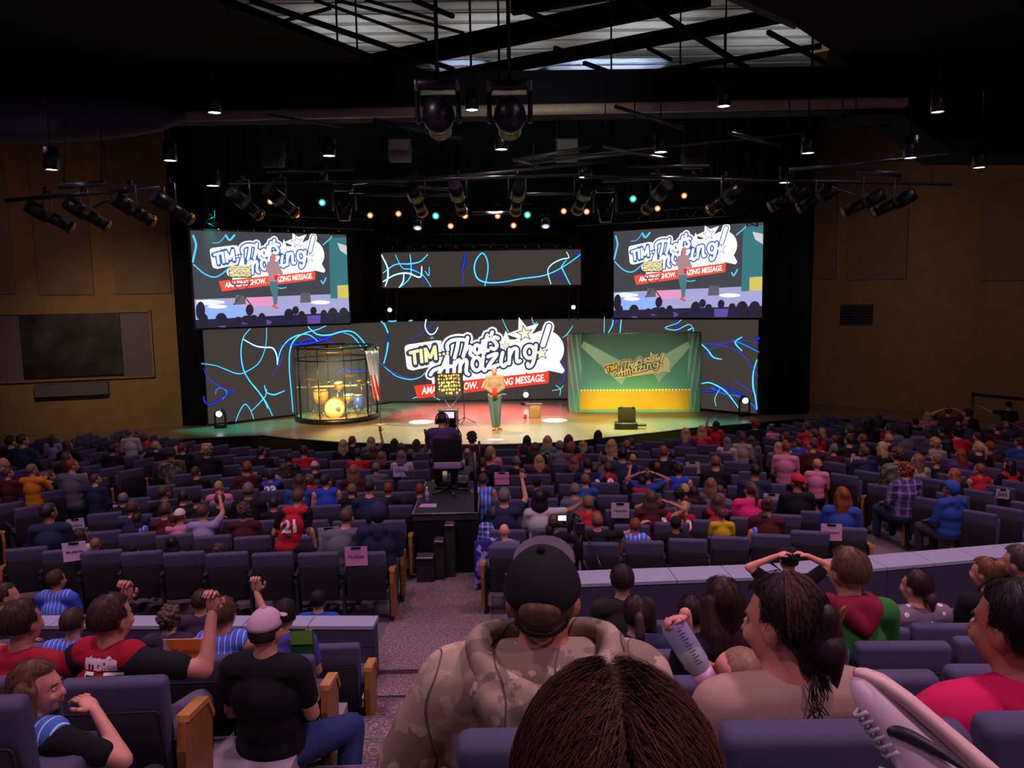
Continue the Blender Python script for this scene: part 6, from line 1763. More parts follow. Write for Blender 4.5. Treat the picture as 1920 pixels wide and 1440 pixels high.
# operator
jo = pose('sit', L='clap', R='clap'); qo = headq(0, R(-8))
op = fg(829, 789, oc.y+.02, 1.03, 0, jo, qo, 'broad camera operator in purple shirt with headphones, seated on the riser', fabric('4a3460', '523a68', 60), 'short', hairs='buzz', hcol='d', bulk=1.3, strand=False, pmat=fabric('16161e'))
hp_ = MB()
for s in (-1, 1): hp_.cyl(jo['head']+V(s*.07, -.01, -.01), jo['head']+V(s*.105, -.01, -.01), .045, .04, 12)
hp_.tube([tuple(jo['head']+V(math.cos(a)*.095, -.01, .02+math.sin(a)*.11)) for a in [math.pi*i/10 for i in range(11)]], .012, 6); lpart(hp_, 'headphones', M_BLACKG, op)
# pedestal camera in front of him
cp = P(846, 792, oc.y+.55); pc = thing('video_camera', 'black broadcast camera on a pedestal in front of the riser operator', 'camera', (cp.x, cp.y, RT))
hz = cp.z-RT
lpart(MB().rbox((0, .1, hz), (.16, .42, .20), .02), 'body', M_BLACKG, pc); lpart(MB().cyl((0, .3, hz), (0, .62, hz), .075, .085, 14), 'lens', M_BLACKG, pc)
lpart(MB().rbox((-.02, -.16, hz+.15), (.20, .03, .13), .008), 'monitor', M_BLACKG, pc); lpart(MB().box((-.02, -.178, hz+.15), (.165, .004, .10)), 'screen', mat('d8d0e0', .4, emit=1.3), pc)
lpart(MB().cyl((0, .1, 0), (0, .1, hz-.1), .06, .05, 12), 'column', M_BLACKG, pc); lpart(MB().rbox((0, .1, .05), (.5, .5, .1), .03), 'base', M_BLACKG, pc)
lpart(MB().tube([(.08, 0, hz-.05), (.16, -.1, hz-.18), (.18, -.3, hz-.28)], .012), 'pan_handle', M_BLACKG, pc)
wb = PZ(801, 940, RT); t = thing('water_bottle', 'clear water bottle standing on the riser deck beside the chair', 'bottle', tuple(wb))
lpart(MB().lathe((0, 0, 0), [(0, 0), (.032, 0), (.034, .13), (.014, .18), (.014, .2), (0, .2)], 12), 'body', mat('c8c0dc', .1, alpha=.5), t); lpart(MB().cyl((0, 0, .2), (0, 0, .22), .017), 'cap', mat('e8e8f0', .4), t); lpart(MB().lathe((0, 0, .06), [(.0345, 0), (.0345, .05)], 12), 'paper_label', mat('8a5aa0', .5), t)
p = PZ(802, 948, RT+.006); single(MB().slab([(p.x-.13, p.y-.08, RT+.008), (p.x+.14, p.y-.09, RT+.008), (p.x+.12, p.y+.1, RT+.008), (p.x-.1, p.y+.1, RT+.008)], (0, 0, -.006)), 'paper_sheet', mat('b090c0', .6), 'lavender sheet of paper on the riser beside the water bottle', 'paper')
# second camera on a tripod behind the right cross wall
cp = P(1086, 985, 8.75); pc = thing('video_camera', 'black video camera with lit flip screen on a tripod behind the tiled wall', 'camera', (cp.x, cp.y, floorz(cp.y)))
hz = cp.z-floorz(cp.y)
lpart(MB().rbox((0, .02, hz), (.11, .30, .14), .02), 'body', M_BLACKG, pc); lpart(MB().cyl((0, .15, hz), (0, .3, hz), .05, .055, 12), 'lens', M_BLACKG, pc); lpart(MB().tube([(-.05, .1, hz+.06), (-.05, .1, hz+.12), (.0, -.08, hz+.12), (0, -.1, hz+.05)], .014), 'top_handle', M_BLACKG, pc)
lpart(MB().rbox((-.20, -.02, hz+.10), (.13, .02, .085), .005), 'flip_screen', M_BLACKG, pc); lpart(MB().box((-.20, -.032, hz+.10), (.095, .003, .06)), 'screen', mat('f4f0c8', .4, emit=1.8), pc)
lpart(MB().cyl((0, 0, hz-.42), (0, 0, hz-.07), .05, .04, 10), 'tripod_head', M_BLACKG, pc)
for k in range(3): a = 2*math.pi*k/3+.5; lpart(MB().cyl((0, 0, hz-.35), (math.cos(a)*.4, math.sin(a)*.4, 0), .022, n=6), 'leg', M_BLACKG, pc)
lpart(MB().tube([(.05, 0, hz-.1), (.16, -.2, hz-.25), (.2, -.42, hz-.36)], .012), 'pan_handle', M_BLACKG, pc)
# purple patterned jacket over the first seat right of the centre aisle
def _pj(nt, v):
    a = nnoise(nt, v, 9, 3); return nmix(nt, nmath(nt, 'GREATER_THAN', a, .56), '2c2270', '8a80c8')
j0 = P(932, 1040, 9.5); mb = MB(); vs = []
for i in range(13):
    for k in range(13):
        u = k/12-.5; v_ = i/12; vs.append((j0.x+u*.56, j0.y-.13-.04*math.sin(v_*3)+.02*noise.noise(V(u*6, v_*6, 1)), floorz(9.5)+.92-.62*v_+.02*math.cos(u*5)))
mb.add(vs, [(i*13+k, i*13+k+1, (i+1)*13+k+1, (i+1)*13+k) for i in range(12) for k in range(12)], True)
t = single(mb, 'jacket', patmat('purple_patterned_jacket', _pj), 'blue and lilac patterned jacket draped over the first aisle seat, near the bald man', 'jacket'); t.modifiers.new('s', 'SOLIDIFY').thickness = .03

# ================================================================ rear section seats
BSEATS = [(-1, 5.95, -3.62, -1.45), (-1, 4.75, -3.14, -1.5), (-1, 3.6, -2.69, -1.92), (-1, 2.45, -2.17, -1.85),
          (1, 6.3, -3.64, .3), (1, 5.15, -3.24, .3), (1, 4.0, -2.79, .45), (1, 2.75, -2.29, .2), (1, 1.55, -1.77, .14)]
SIDE = {-1: 'left', 1: 'right'}
for n_, (sd, yb, zr, x0) in enumerate(BSEATS):
    k = 0; x = x0; pitch = .56 if yb > 2 else .54
    while abs(x) < .72*yb+.2:
        rowi = n_ if sd < 0 else n_-4
        lab = 'navy cloth seat, %s from the aisle, row %s behind the %s tiled wall' % ((['first']+ORD[1:])[k], NUMW[rowi], SIDE[sd])
        curve = (x*x)*.012
        mkseat(x, yb+curve, CZ+zr, -x*.02, lab, 'navy cloth seats of the rear section', False, ('R' if sd < 0 else 'L') if k == 0 and yb != 2.45 else None, sc=1)
        x += pitch*sd; k += 1

# ================================================================ people of the rear section
def jm(kind='sit', **kw): return pose(kind, **kw)
# --- man in the camouflage jacket with the black cap
camoM = camo(('9a8876', '7c6c5e', 'b09a88', '5a4e46'), 5, 'camouflage_jacket')
j = jm(j={('elb', -1): V(-.33, .02, .76), ('wri', -1): V(-.22, .22, .62), ('elb', 1): V(.30, .02, .72), ('sho', -1): V(-.205, -.03, .985), ('sho', 1): V(.205, -.03, .985)}); q = headq(R(-6), R(13))
man = fg(1018, 1122, 1.80, 1.06, 0, j, q, 'man in camouflage hoodie and black mesh cap seen from behind, right of the stairs', camoM, 'long', skin='a86a54', hairs='buzz', hcol='b', bulk=1.32, t=.02, strand=False)
h = j['head']
addcap(man, j, q, '15131a', lift=.035)
[o for o in man.children if o.name.startswith('cap_brim')][0].material_slots[0].material = fabric('5a5060')
strap = MB(); strap.ell(h+q @ V(0, -.100, .040), (.048, .034, .032), 16, 10); lpart(strap, 'hair_patch', hairmat('6a4c34'), man)
mb = MB()
for i in range(14):
    a = R(200+i*140/13); b_ = R(200+(i+1)*140/13); mb.cap(h+q @ V(math.cos(a)*.060, -.075+0*a-.030*abs(math.sin(a)), .010+.034*math.sin(a)+.034-.034), .004, h+q @ V(math.cos(b_)*.060, -.075-.030*abs(math.sin(b_)), .010+.034*math.sin(b_)), .004, 5)
lpart(mb, 'cap_strap', M_BLACK, man)
N_ = j['nek']; hd = MB()
for i in range(16):
    a = 2*math.pi*i/16; b_ = 2*math.pi*(i+1)/16
    f = lambda t: N_+V(math.cos(t)*.150, -.03+math.sin(t)*.130, .015+(.035*abs(math.cos(t)))-(.03 if math.sin(t) < 0 else 0)*abs(math.sin(t)))
    hd.cap(f(a), .030, f(b_), .030, 8)
for x in (-.09, -.045, 0, .045, .09): hd.cap(N_+V(x*1.2, -.165, -.02), .032, N_+V(x*.5, -.205, -.20+abs(x)*.6), .026, 8)
hd.cap(N_+V(-.13, -.13, -.01), .036, N_+V(0, -.205, -.22), .026, 8); hd.cap(N_+V(.13, -.13, -.01), .036, N_+V(0, -.205, -.22), .026, 8)
ob('hood', fuse(hd, .009, 3), camo(('8a7868', '6c5e54', 'a08c7c', '4a403a'), 6, 'camouflage_hood'), man)
lpart(MB().ell(V(-.318, -.02, .86), (.024, .038, .06), 12, 8), 'orange_patch', fabric('e0502c'), man, 'orange sleeve patch')
# --- brown-haired head right in front of the camera
q = headq(0, R(-4)); j = jm()
hdp = fg(1152, 1515, .64, 1.0, 0, j, q, 'long brown hair of a person seated directly in front of the camera', fabric('2a2430'), hairs=None, hcol='b', skin='a87060')
r_ = hdp; h = j['head']
lpart(hair_shell(h, q, 1.06, 30, 20, nape=-1), 'hair_base', hairmat('4e2c24'), r_)
rr = random.Random(11); mb = MB(); vs = []; fs = []; K = 8
for i in range(13000):
    side = 1 if rr.random() > .5 else -1
    s0 = rr.uniform(-1.0, 2.2)                 # place on the parting, from the forehead over the crown to the nape
    d0 = V(.02*side, -math.sin(s0), math.cos(s0)); back = max(0, min(1, (s0+.3)/1.8))
    d1 = V(side*rr.uniform(.25, 1.2), -rr.uniform(-.5, .3)-1.3*back*rr.random(), -rr.uniform(.2, 1.0)).normalized()
    t0 = rr.uniform(0, .75); t1 = min(1.0, t0+rr.uniform(.25, .5)); lay = rr.uniform(1.06, 1.13); ph = rr.uniform(0, 6); pts = []
    for k in range(K):
        t = t0+(t1-t0)*k/(K-1); d = (d0*(1-t)+d1*t).normalized()
        wv = .010*math.sin(t*8+ph)
        pts.append(h+V(0, -.014, .022)+q @ V((d.x+wv)*.082*lay, (d.y+wv)*.103*lay, d.z*.101*lay))
    if rr.random() < .35:
        for k in range(K): pts[k] = pts[k]+(pts[k]-h)*.03*math.sin(k/K*3.1)
    wd = .0005; o = len(vs)
    for p_ in pts: vs += [p_+V(wd, 0, 0), p_+V(-wd*.5, wd, 0), p_+V(-wd*.5, -wd, wd)]
    for k in range(K-1):
        for c_ in range(3): fs.append((o+3*k+c_, o+3*k+(c_+1) % 3, o+3*k+3+(c_+1) % 3, o+3*k+3+c_))
mb.add(vs, fs, True); so = lpart(mb, 'hair_strands', hairmat('6a3c30'), r_); so['kind'] = 'stuff'
# --- woman with a baby, beige top
j = jm(L='front', R='front'); q = headq(R(38), R(-8), R(4))
wm = fg(1466, 1168, 1.80, .98, R(6), j, q, 'woman with dark pinned-up hair and beige top feeding a baby', fabric('b09284', 'a88a7e', 80), 'long', hairs='low', hcol='34242a', bulk=1.12, face=True, skin='b87a64')
h = j['head']
bn_ = MB(); bn_.ell(h+q @ V(.0, -.085, -.02), (.070, .045, .075), 16, 12); bn_.ell(h+q @ V(.0, -.110, .02), (.040, .030, .045), 14, 10); bn_.ell(h+q @ V(0, -.08, -.085), (.050, .035, .035), 12, 8)
ob('hair_bun', fuse(bn_, .008, 3), hairmat('2c1c20'), wm); bn_ = MB()
rr = random.Random(2)
for i in range(34): a_ = h+q @ V(rr.uniform(-.05, .05), -.09, -.10); bn_.tube([a_, a_+V(rr.uniform(-.02, .02), -.02, -.05), a_+V(rr.uniform(-.04, .04), -.025, -.08-rr.uniform(0, .04))], .0014, 4)
t = lpart(bn_, 'hair_wisps', hairmat('2c1c20'), wm); t['kind'] = 'stuff'
lpart(MB().ell(h+q @ V(.025, -.138, .030), (.009, .006, .028), 10, 8, Matrix.Rotation(.4, 3, 'Y')), 'hair_clip', mat('8a6428', .3, .6), wm)
mb = MB()
for i in range(500):
    a = rr.uniform(-1.2, 1.2); e0 = rr.uniform(.1, 1.2); pts = []
    for k in range(5):
        e = e0+k*.22; d = V(math.sin(e)*math.sin(a), -math.sin(e)*math.cos(a)*.9-.05, math.cos(e))
        pts.append(h+q @ (V(0, -.014, .022)+V(d.x*.089, d.y*.112, d.z*.110)))
    mb.tube(pts, .0009, 3)
so = lpart(mb, 'hair_strands', hairmat('5c3a34'), wm); so['kind'] = 'stuff'
# baby and bottle
bp = P(1383, 1262, 1.93); by = thing('baby', 'baby with fine blond hair lying on the woman\'s arm, drinking', 'baby', tuple(bp-V(0, 0, .12)))
bq = headq(R(75), R(60)); bb_ = MB(); bb_.ell(bp, (.062, .07, .058), 16, 12); bb_.ell(bp+V(-.035, .0, -.035), (.035, .04, .03), 12, 8); bb_.cap(bp+V(.02, .02, -.07), .06, bp+V(.12, .05, -.14), .07); bb_.ell(bp+V(-.01, -.065, -.01), (.012, .008, .016), 8, 6); bb_.cap(bp+V(.0, .06, -.07), .022, bp+V(-.10, .06, .02), .018); 
ob('body', (lambda m: m)(fuse(MB().add([tuple(ROOTM[by].inverted() @ Vector(v)) for v in bb_.v], bb_.f), .008, 3)), skinmat('d08a7a'), by)
hs_ = MB(); hs_.ell(bp+V(.012, -.004, .012), (.060, .070, .056), 16, 12); wpart(hs_, 'hair', hairmat('a88060'), by)
A_b, B_b = P(1322, 1270, 1.88), P(1266, 1178, 1.90); ax = (B_b-A_b).normalized()
bo = thing('baby_bottle', 'translucent baby bottle with pale milk tilted into the baby\'s mouth', 'bottle', tuple(A_b-V(0, 0, .04)))
def wl(p0, prof, name, m, axx): wpart(MB().lathe(p0, prof, 18, axx), name, m, bo)
wl(A_b, [(.026, .02), (.034, .045), (.034, .15), (.028, .165), (0, .166)], 'bottle_body', mat('a8a8dc', .15, alpha=.55), ax)
wl(A_b, [(.024, .022), (.031, .045), (.031, .07), (0, .075)], 'milk', mat('b8c890', .4), ax)
wl(A_b, [(0, -.012), (.028, -.01), (.029, .022), (0, .022)], 'collar', mat('d8a8d0', .4), ax); wl(A_b, [(0, -.04), (.008, -.036), (.016, -.012), (0, -.01)], 'teat', mat('e0a890', .4), ax)
sd_ = ax.cross(V(0, -1, 0)).normalized()
for k in range(12): c_ = A_b+ax*(.055+k*.0085)-V(0, .0345, 0)+sd_*.006; wpart(MB().slab([c_-sd_*.006, c_+sd_*(.006 if k % 2 else .011), c_+sd_*(.006 if k % 2 else .011)+ax*.002, c_-sd_*.006+ax*.002], (0, .001, 0)), 'measure_mark', mat('3c3c70', .6), bo)
hm = MB(); hand(hm, B_b+V(.028, .0, .03), (-.9, -.1, -.1), 1, .55, 1.9, (0, .3, 1)); hm.cap(B_b+V(.03, .02, .03), .016, B_b+V(.05, .1, -.06), .022); wpart(hm, 'hand', skinmat('c88478'), by)
# --- person in the magenta hoodie
hpM = fabric('d0145c', 'c01252', 60, 'magenta_fleece')
j = jm(j={('elb', -1): V(-.37, .03, .80), ('wri', -1): V(-.12, .22, .70), ('sho', -1): V(-.20, -.03, .97), ('sho', 1): V(.20, -.03, .97)}); q = headq(R(20), R(-4))
ph = fg(1900, 1178, 1.80, 1.0, R(8), j, q, 'person in magenta hoodie with dark tied hair at the right edge', hpM, 'long', hairs='low', hcol='2a1e24', bulk=1.15, t=.022, face=True, skin='a86a52')
N_ = j['nek']; hd = MB()
for i in range(14):
    a = 2*math.pi*i/14; b_ = 2*math.pi*(i+1)/14; f = lambda t: N_+V(math.cos(t)*.11, -.02+math.sin(t)*.09, -.03+.02*abs(math.cos(t)))
    hd.cap(f(a), .022, f(b_), .022, 8)
hd.cap(N_+V(-.09, -.09, -.04), .025, N_+V(.05, -.13, -.12), .03); hd.cap(N_+V(.09, -.09, -.04), .025, N_+V(.0, -.13, -.13), .03)
ob('hood', fuse(hd, .009, 3), hpM, ph)
# --- the crossed leg with the white shoe
heel, toe = P(1868, 1478, 1.15), P(1618, 1254, 1.27)
L_ = (toe-heel).length; X_s = (toe-heel).normalized(); Yc = (CAM-(heel+toe)/2).normalized(); Z_s = Yc.cross(X_s).normalized(); Z_s = Z_s if Z_s.dot(rt) < 0 else -Z_s; Y_s = Z_s.cross(X_s).normalized(); Y_s = Y_s if Y_s.dot(Yc) > 0 else -Y_s
shp = thing('person', 'crossed leg in blue jeans with ankle over knee, lower right corner', 'person', tuple(heel-V(0, 0, .1)))
sh = thing('sneaker', 'white lace-up sneaker with a black curved tick on its side, lower right', 'shoe', tuple(heel))
W3 = lambda x, y, z: heel+X_s*(x*L_)+Y_s*y+Z_s*z
def shoeloop(prof, mbx, close=True):
    pass
def shoe_shell(st, name, m):
    """stations: (x, half width, z bottom, z top)"""
    mbx = MB(); n = 14; vs = []
    for (x, hw, z0, z1) in st:
        for k in range(n):
            a = 2*math.pi*k/n; c_, s_ = math.cos(a), math.sin(a)
            cy_ = hw*math.copysign(abs(c_)**.75, c_); cz = (z0+z1)/2+(z1-z0)/2*math.copysign(abs(s_)**.8, s_); vs.append(W3(x, cy_, cz))
    ns = len(st); mbx.add(vs, [(i*n+k, i*n+(k+1) % n, (i+1)*n+(k+1) % n, (i+1)*n+k) for i in range(ns-1) for k in range(n)]+[tuple(range(n)), tuple((ns-1)*n+k for k in reversed(range(n)))], True)
    return wpart(mbx, name, m, sh)
M_SH = mat('d8c0d0', .45, vary=.04)
shoe_shell([(-.01, .02, .0, .05), (.02, .034, .0, .085), (.12, .038, .0, .095), (.25, .040, .0, .10), (.36, .042, .0, .098), (.50, .045, .0, .085), (.64, .048, .0, .072), (.78, .050, .0, .062), (.90, .045, .0, .052), (.97, .032, .0, .042), (1.0, .016, .005, .034), (1.012, .004, .012, .022)], 'upper', M_SH)
shoe_shell([(-.03, .022, -.026, .004), (.02, .040, -.028, .008), (.2, .043, -.028, .006), (.45, .047, -.026, .004), (.7, .053, -.024, .006), (.88, .049, -.018, .010), (.98, .034, -.006, .016), (1.02, .016, .002, .020), (1.035, .004, .008, .014)], 'sole', mat('c8a8a4', .6))
tk = smooth_pts([(.18, .010, .003), (.32, .014, .012), (.46, .022, .018), (.57, .031, .021), (.64, .040, .019), (.665, .047, .011), (.645, .052, .004)], 5)
mbt = MB(); vs = []
for i, (x, z, w_) in enumerate(tk):
    a_ = tk[max(i-1, 0)]; b_ = tk[min(i+1, len(tk)-1)]; dx, dz = (b_[0]-a_[0])*L_, b_[1]-a_[1]; l_ = math.hypot(dx, dz) or 1
    nx, nz = -dz/l_*w_/2, dx/l_*w_/2
    vs += [W3(x+nx/L_, .0515-.06*abs(z+nz-.035), z+nz), W3(x-nx/L_, .0515-.06*abs(z-nz-.035), z-nz)]
mbt.add(vs, [(2*i, 2*i+1, 2*i+3, 2*i+2) for i in range(len(tk)-1)], True)
to = wpart(mbt, 'tick_mark', mat('20182a', .5), sh); to.modifiers.new('s', 'SOLIDIFY').thickness = .004
for i in range(6):
    x = .55+i*.055; wpart(MB().tube([W3(x, .040-.0*i, .062-.05*(x-.52)), W3(x+.012, .018, .084-.06*(x-.52)), W3(x+.02, -.012, .086-.06*(x-.52)), W3(x+.012, -.03, .074-.06*(x-.52))], .0042, 6), 'lace', mat('d8ccd8', .6), sh)
for s in (-1, 1): wpart(MB().tube([W3(.40, .010, .10), W3(.44, .03*s+.01, .118), W3(.50, .045*s+.005, .108), W3(.47, .02*s, .10)], .004, 6), 'lace', mat('d8ccd8', .6), sh)
wpart(MB().lathe(W3(.30, 0, .092), [(.040, 0), (.044, .012), (.040, .020), (.034, .012)], 16, Z_s+X_s*.1), 'collar', mat('c8b8c0', .6), sh)
sk_ = MB(); sk_.cap(W3(.16, 0, .05), .034, W3(.10, -.01, .20), .038, 14); sk_.cap(W3(.10, -.01, .20), .038, W3(.0, -.02, .42), .05, 14); sk_.ell(W3(.13, .036, .115), .013, 10, 8)
wpart(sk_, 'body', skinmat('b8705a'), shp)
wpart(MB().lathe(W3(.145, 0, .105), [(.040, 0), (.043, .010), (.043, .022), (.039, .028)], 16, Z_s), 'sock', mat('c09020', .7), shp, 'yellow sock cuff')
jn = fabric('26305c', '323e70', 90, 'denim'); jb = MB(); jb.lathe(W3(.105, -.008, .165), [(.050, 0), (.062, 0), (.064, .03), (.060, .032), (.07, .14), (.085, .34), (.07, .35)], 20, Z_s-X_s*.28)
wpart(jb, 'trousers', jn, shp); wpart(MB().lathe(W3(.105, -.008, .165), [(.052, -.004), (.066, -.004), (.067, .030), (.052, .03)], 20, Z_s-X_s*.28), 'trouser_cuff', fabric('565c80', '606690', 90, 'denim_cuff'), shp)
# --- girl in profile, lower left
j = jm(j={('elb', 1): V(.36, .10, .86), ('wri', 1): V(.16, .14, 1.03), ('fin', 1): (-.8, .1, .3)}); q = headq(R(-62), R(0))
gl = fg(72, 1290, 2.9, .92, R(-22), j, q, 'smiling girl in profile with long brown hair, blue pinstripe jersey, lower left', fabric('101018'), 'short', hairs='long', hcol='7c5644', jersey=stripes('3c62b0', 'b8c8e8', 24, .14, 0, name='pinstripe_blue'), face=True, skin='c08272')
# --- others: px, py, D, sc, rz, pose kw, head yaw, label, shirt col, sleeve, hair, hcol, extras
def simple(px, py, D, sc, rz, kw, yaw, label, shirt, sleeve='short', hairs='short', hcol='b', jersey=None, skin='b07a66', bulk=1, jj=None, pm=None, hood=False, pitch=0, kind='sit', **k2):
    j = jm(kind, **kw)
    if jj: j.update(jj)
    return fg(px, py, D, sc, rz, j, headq(yaw, pitch), label, fabric(shirt) if isinstance(shirt, str) else shirt, sleeve, hairs=hairs, hcol=hcol, jersey=jersey, skin=skin, bulk=bulk, pmat=pm and fabric(pm), hood=hood, vox=.015, **k2), j, headq(yaw, pitch)
PB = stripes('4664c8', 'a8b8f0', 26, .16, 0, name='pinstripe_bright')
RJ = fabric('a8142c', '98102a', 50, 'crimson_jersey')
r15, j15, _ = simple(212, 1160, 4.0, 1.12, R(-12), {}, R(-14), 'boy in crimson jersey numbered fifteen, right fist raised, front left', '14141c', 'short', 'short', '543832', jersey=RJ, jj={('elb', 1): V(.44, .06, .92), ('wri', 1): V(.43, .16, 1.16), ('fin', 1): (0, .2, 1), 'curl': 1.5}, bulk=1.12, pm='5a5468')
number_on(r15, '15', .24, .79, .03, 'e8dce0', .008); number_on(r15, '15', .205, .803, .03, '14141c', .014); number_on(r15, 'magic', .065, .985, .03, 'd8c0cc', .008)
simple(44, 1168, 4.0, 1.05, R(-10), {}, R(-10), 'boy with dark short hair and red jersey raising his fist, far left', 'a01830', 'short', 'short', '4a3230', jj={('elb', 1): V(.36, .16, .86), ('wri', 1): V(.40, .26, 1.20), ('fin', 1): (.05, .2, 1), 'curl': 1.5}, skin='a86e62')
simple(138, 1168, 5.2, .88, 0, {}, 0, 'child in blue pinstripe jersey between two boys with raised fists', PB, 'short', 'short', '5a4238')
simple(420, 1152, 5.0, 1.0, 0, {}, R(-8), 'boy in blue pinstripe jersey, brown hair, right arm raised, beside white-capped man', None, 'none', 'short', '6e5040', jersey=PB, jj={('elb', 1): V(.26, .12, 1.05), ('wri', 1): V(.16, .20, 1.24), ('fin', 1): (0, .2, 1), 'curl': 1.5})
simple(318, 1160, 5.6, .84, 0, {}, 0, 'curly brown-haired child between the two boys with raised arms', '382c40', 'short', 'curly', '5c4234')
simple(378, 1128, 6.2, .85, 0, {}, 0, 'small child with brown hair behind the raised fist', '40304a', 'short', 'short', '50382c')
simple(535, 1152, 5.6, 1.0, 0, {}, 0, 'person in grey cap hidden behind the white-capped man', '5048a0', 'short', 'short', 'd')
rj, jj_, qq = simple(12, 1118, 6.4, 1.0, R(-25), {}, R(-30), 'person with glasses and cropped hair at far left edge', '2a2438', 'short', 'buzz', 'b')
simple(2, 1240, 4.6, .9, 0, {}, R(0), 'blond long-haired child cut off at the left edge', '6080a0', 'short', 'long', 'y')
simple(107, 1088, 8.1, .98, 0, {}, R(-20), 'child in blue pinstripe jersey seated beyond the left tiled wall', fabric('3858c8'), 'short', 'short', 'b', jersey=PB)
simple(597, 1126, 7.7, .95, 0, {}, 0, 'child with short dark hair and bright blue shirt beyond left wall end', '2048b0', 'short', 'short', 'd')
r, jw, qw = simple(500, 1183, 4.45, 1.14, R(-6), {}, R(-8), 'man in black vest, white cap and jeans on the aisle, left', '0e0e14', 'short', 'short', '3a2c2a', strand=False, bulk=1.15, pm='2a3468', jj={('kne', 1): V(.32, .36, .44), ('ank', 1): V(.33, .18, .02), ('toe', 1): V(.38, .32, -.02)}, shoes=mat('281c28', .5))
addcap(r, jw, qw, 'c0a0b4')
mb = MB()
for a in range(6): an = math.pi*a/6
# right part
simple(1192, 1152, 4.25, .92, 0, {}, 0, 'girl with braided dark hair gathered in a low ponytail, right of capped man', '2c2a50', 'short', 'pony', '4e3438', skin='b08070')
rb = COL.objects[-1]
simple(1166, 1088, 5.45, 1.0, R(4), {}, R(-4), 'child with dark cropped hair in olive shirt near the right tiled wall', '262420', 'long', 'short', '4a3034')
simple(1295, 1152, 4.35, .92, 0, {}, R(8), 'boy with short dark hair and dark jacket beside the baby bottle', '28244a', 'long', 'short', '3e2a2c')
simple(1352, 1132, 3.3, 1.0, R(6), {}, R(14), 'long dark-haired woman in black top beyond the beige-topped woman', '14101a', 'long', 'long', '4a3030')
rg, jg, qg = simple(1588, 1072, 4.25, 1.2, R(2), {}, R(18), 'boy in green hoodie with maroon hood, right half', '2c7430', 'long', 'short', '805e4a', hood=False, bulk=1.0)
N_ = jg['nek']; hd = MB(); hd.cap(N_+V(-.08, -.06, 0), .045, N_+V(.08, -.06, 0), .045); hd.cap(N_+V(-.07, -.09, -.01), .045, N_+V(.02, -.11, -.10), .04); hd.cap(N_+V(.07, -.09, -.01), .045, N_+V(.02, -.11, -.10), .04); hd.cap(N_+V(-.09, .02, .0), .035, N_+V(-.08, -.06, 0), .04); hd.cap(N_+V(.09, .02, .0), .035, N_+V(.08, -.06, 0), .04)
ob('hood', fuse(hd, .011, 4), fabric('7a1434'), rg)
PD = dots('6c5c6c', 'c8b4c8', 13, .24, 'polka_blouse')
rp_, jp, qp = simple(1716, 1100, 5.4, 1.08, R(6), {}, R(24), 'woman with dark tied hair and grey polka-dot blouse, far right rows', PD, 'long', 'low', '4a3034', bulk=1.12)
lpart(MB().lathe(jp['nek']+V(0, -.02, .01), [(.058, 0), (.061, .004), (.058, .008)], 16), 'necklace', mat('8a2a30', .4), rp_)
simple(1846, 1075, 5.45, 1.0, R(10), {}, R(28), 'woman in black jacket with light brown bun, far right', '121016', 'long', 'bun', '8a5a34')
simple(1908, 1056, 5.45, 1.12, R(10), {}, R(25), 'grey spiky-haired person in dark top at right edge', '1a1620', 'long', 'short', '5c4c50')
rk, jk, qk = simple(1478, 1050, 6.55, .98, 0, dict(L='head', R='head'), R(4), 'person in black cap with both hands behind the head, right section', '101016', 'short', 'short', 'k', skin='d08a74')
addcap(rk, jk, qk, '18161e')
# orange card, green towel, draped jacket
oc_ = P(350, 1222, 4.4); t = thing('name_card', 'orange name card hung on a seat back beside the black-vested man', 'card', tuple(oc_), 0)
lpart(MB().box((0, 0, 0), (.27, .006, .16)), 'sheet', mat('b090a0', .7), t); lpart(MB().slab([(-.11, -.006, .078), (.105, -.006, .078), (.115, -.006, -.078), (-.06, -.006, -.078)], (0, .003, 0)), 'orange_field', mat('c86a18', .7), t)
vs, fs = textmesh('Magnolia', 1, .02); w_ = max(v[0] for v in vs); lpart(MB().add([((v[0]-w_/2)*.17/w_, -.0095, (v[1]-.2)*.17/w_) for v in vs], fs), 'lettering', mat('7a3a10', .7), t)
gt = P(566, 1185, 5.45); t = thing('towel', 'green cloth with a paler clipped sheet hung on an aisle seat, left', 'towel', tuple(gt-V(0, 0, .4)))
wpart(MB().rbox(gt+V(0, 0, -.20), (.17, .03, .40), .01), 'cloth', fabric('0e4a22', '125228', 40), t); wpart(MB().box(gt+V(.0, -.02, -.03), (.16, .006, .11)), 'clipped_sheet', mat('5a8a30', .6), t); wpart(MB().rbox(gt+V(-.03, -.02, .03), (.12, .012, .012), .003), 'clip', M_BLACKG, t)
gj = [];  mb = MB(); vs = []; c_ = P(1035, 1210, 2.72)
for i in range(11):
    for k in range(19):
        u = k/18-.5; v_ = i/10; vs.append((c_.x+u*.60, 2.72-.10-.05*v_+.015*noise.noise(V(u*7, v_*4, 3)), CZ-1.37-.34*v_+.03*math.cos(u*6)-(.09*max(0, u-.25)*4*(1-v_))))
mb.add(vs, [(i*19+k, i*19+k+1, (i+1)*19+k+1, (i+1)*19+k) for i in range(10) for k in range(18)], True)
jt = thing('jacket', 'grey track jacket with three neon stripes draped over a seat back', 'jacket', (c_.x, 2.7, CZ-1.7))
o = wpart(mb, 'cloth', fabric('5c5668', '666072', 50), jt); o.modifiers.new('s', 'SOLIDIFY').thickness = .02
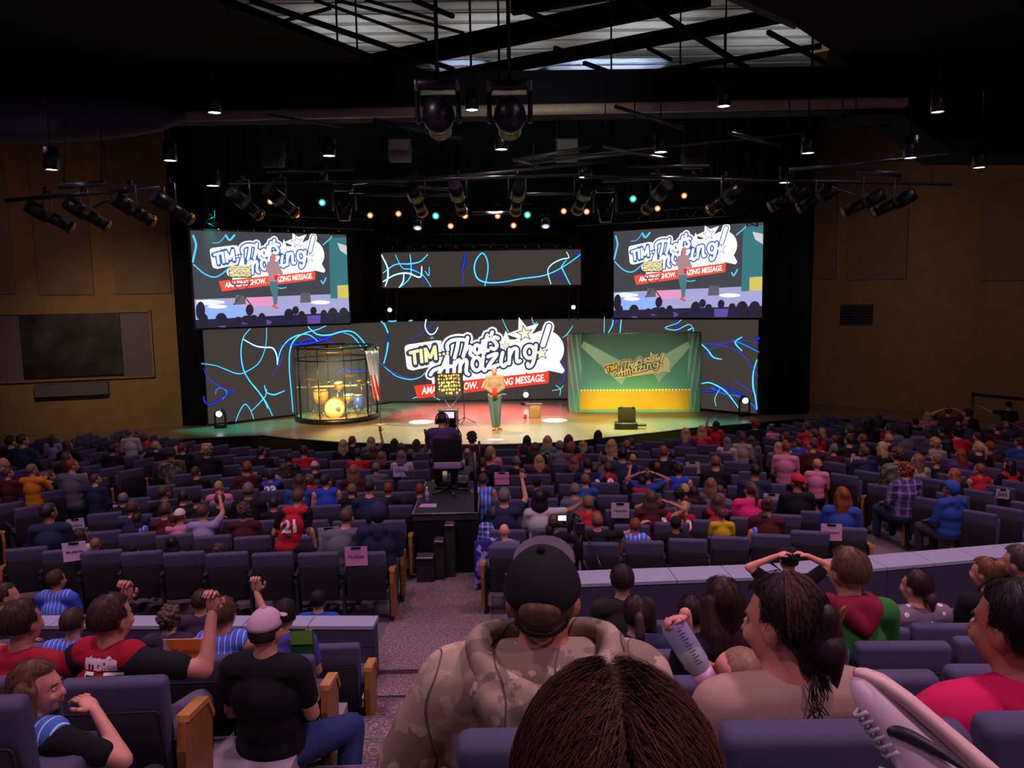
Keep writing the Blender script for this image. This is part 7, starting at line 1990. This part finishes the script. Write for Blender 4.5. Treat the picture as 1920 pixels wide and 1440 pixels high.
for k in range(3):
    p0, p1 = P(1092+k*12, 1183+k*2, 2.58), P(1113+k*12, 1238, 2.56); wpart(MB().slab([p0, p0+V(.008, 0, 0), p1+V(.008, 0, 0), p1], (0, .004, 0)), 'neon_stripe', mat('a8b838', .6), jt)
# folding chairs below the stage, right
for i, (px, py) in enumerate(((1286, 838), (1322, 833), (1354, 829))):
    p = P(px, py, 18.2); t = thing('folding_chair', 'black folding chair %s of three below the stage edge, right' % ['first', 'middle', 'last'][i], 'chair', (p.x, p.y, floorz(p.y)), R(-14))
    hh = p.z-floorz(p.y); lpart(MB().rbox((0, -.2, hh), (.42, .04, .40), .02), 'backrest', fabric('16161c'), t); lpart(MB().rbox((0, 0, .45), (.44, .42, .05), .02), 'seat', fabric('16161c'), t)
    for s in (-1, 1): lpart(MB().tube([(s*.22, -.22, hh+.2), (s*.22, .2, 0)], .012, 5), 'leg', M_GREYM, t); lpart(MB().tube([(s*.22, .15, .45), (s*.22, -.25, 0)], .012, 5), 'leg', M_GREYM, t)
# belt barrier at the far right, flask on the side aisle
p = P(1824, 735, 19); ba_ = thing('belt_barrier', 'black belt barrier post and strap at the far right wall', 'barrier', (p.x, 19, floorz(19)))
wpart(MB().cyl((p.x, 19, 0), (p.x, 19, p.z), .035, n=8), 'post', M_BLACKG, ba_); e = P(1960, 748, 18.2); wpart(MB().slab([(p.x, 19, p.z-.02), (e.x, e.y, e.z-.02), (e.x, e.y, e.z-.1), (p.x, 19, p.z-.1)], (0, .01, 0)), 'belt', M_BLACK, ba_); wpart(MB().cyl((p.x, 19, 0), (p.x, 19, .03), .17, n=14), 'base', M_BLACKG, ba_)
p = PZ(1722, 1024, floorz(12.0)); t = thing('flask', 'grey insulated flask with orange lid standing on the right aisle', 'bottle', (p.x, p.y, floorz(p.y)+.015)); lpart(MB().lathe((0, 0, 0), [(0, 0), (.04, 0), (.042, .2), (.03, .24)], 12), 'body', mat('5a5068', .4, .5), t); lpart(MB().cyl((0, 0, .23), (0, 0, .29), .032), 'lid', mat('d05a38', .5), t)
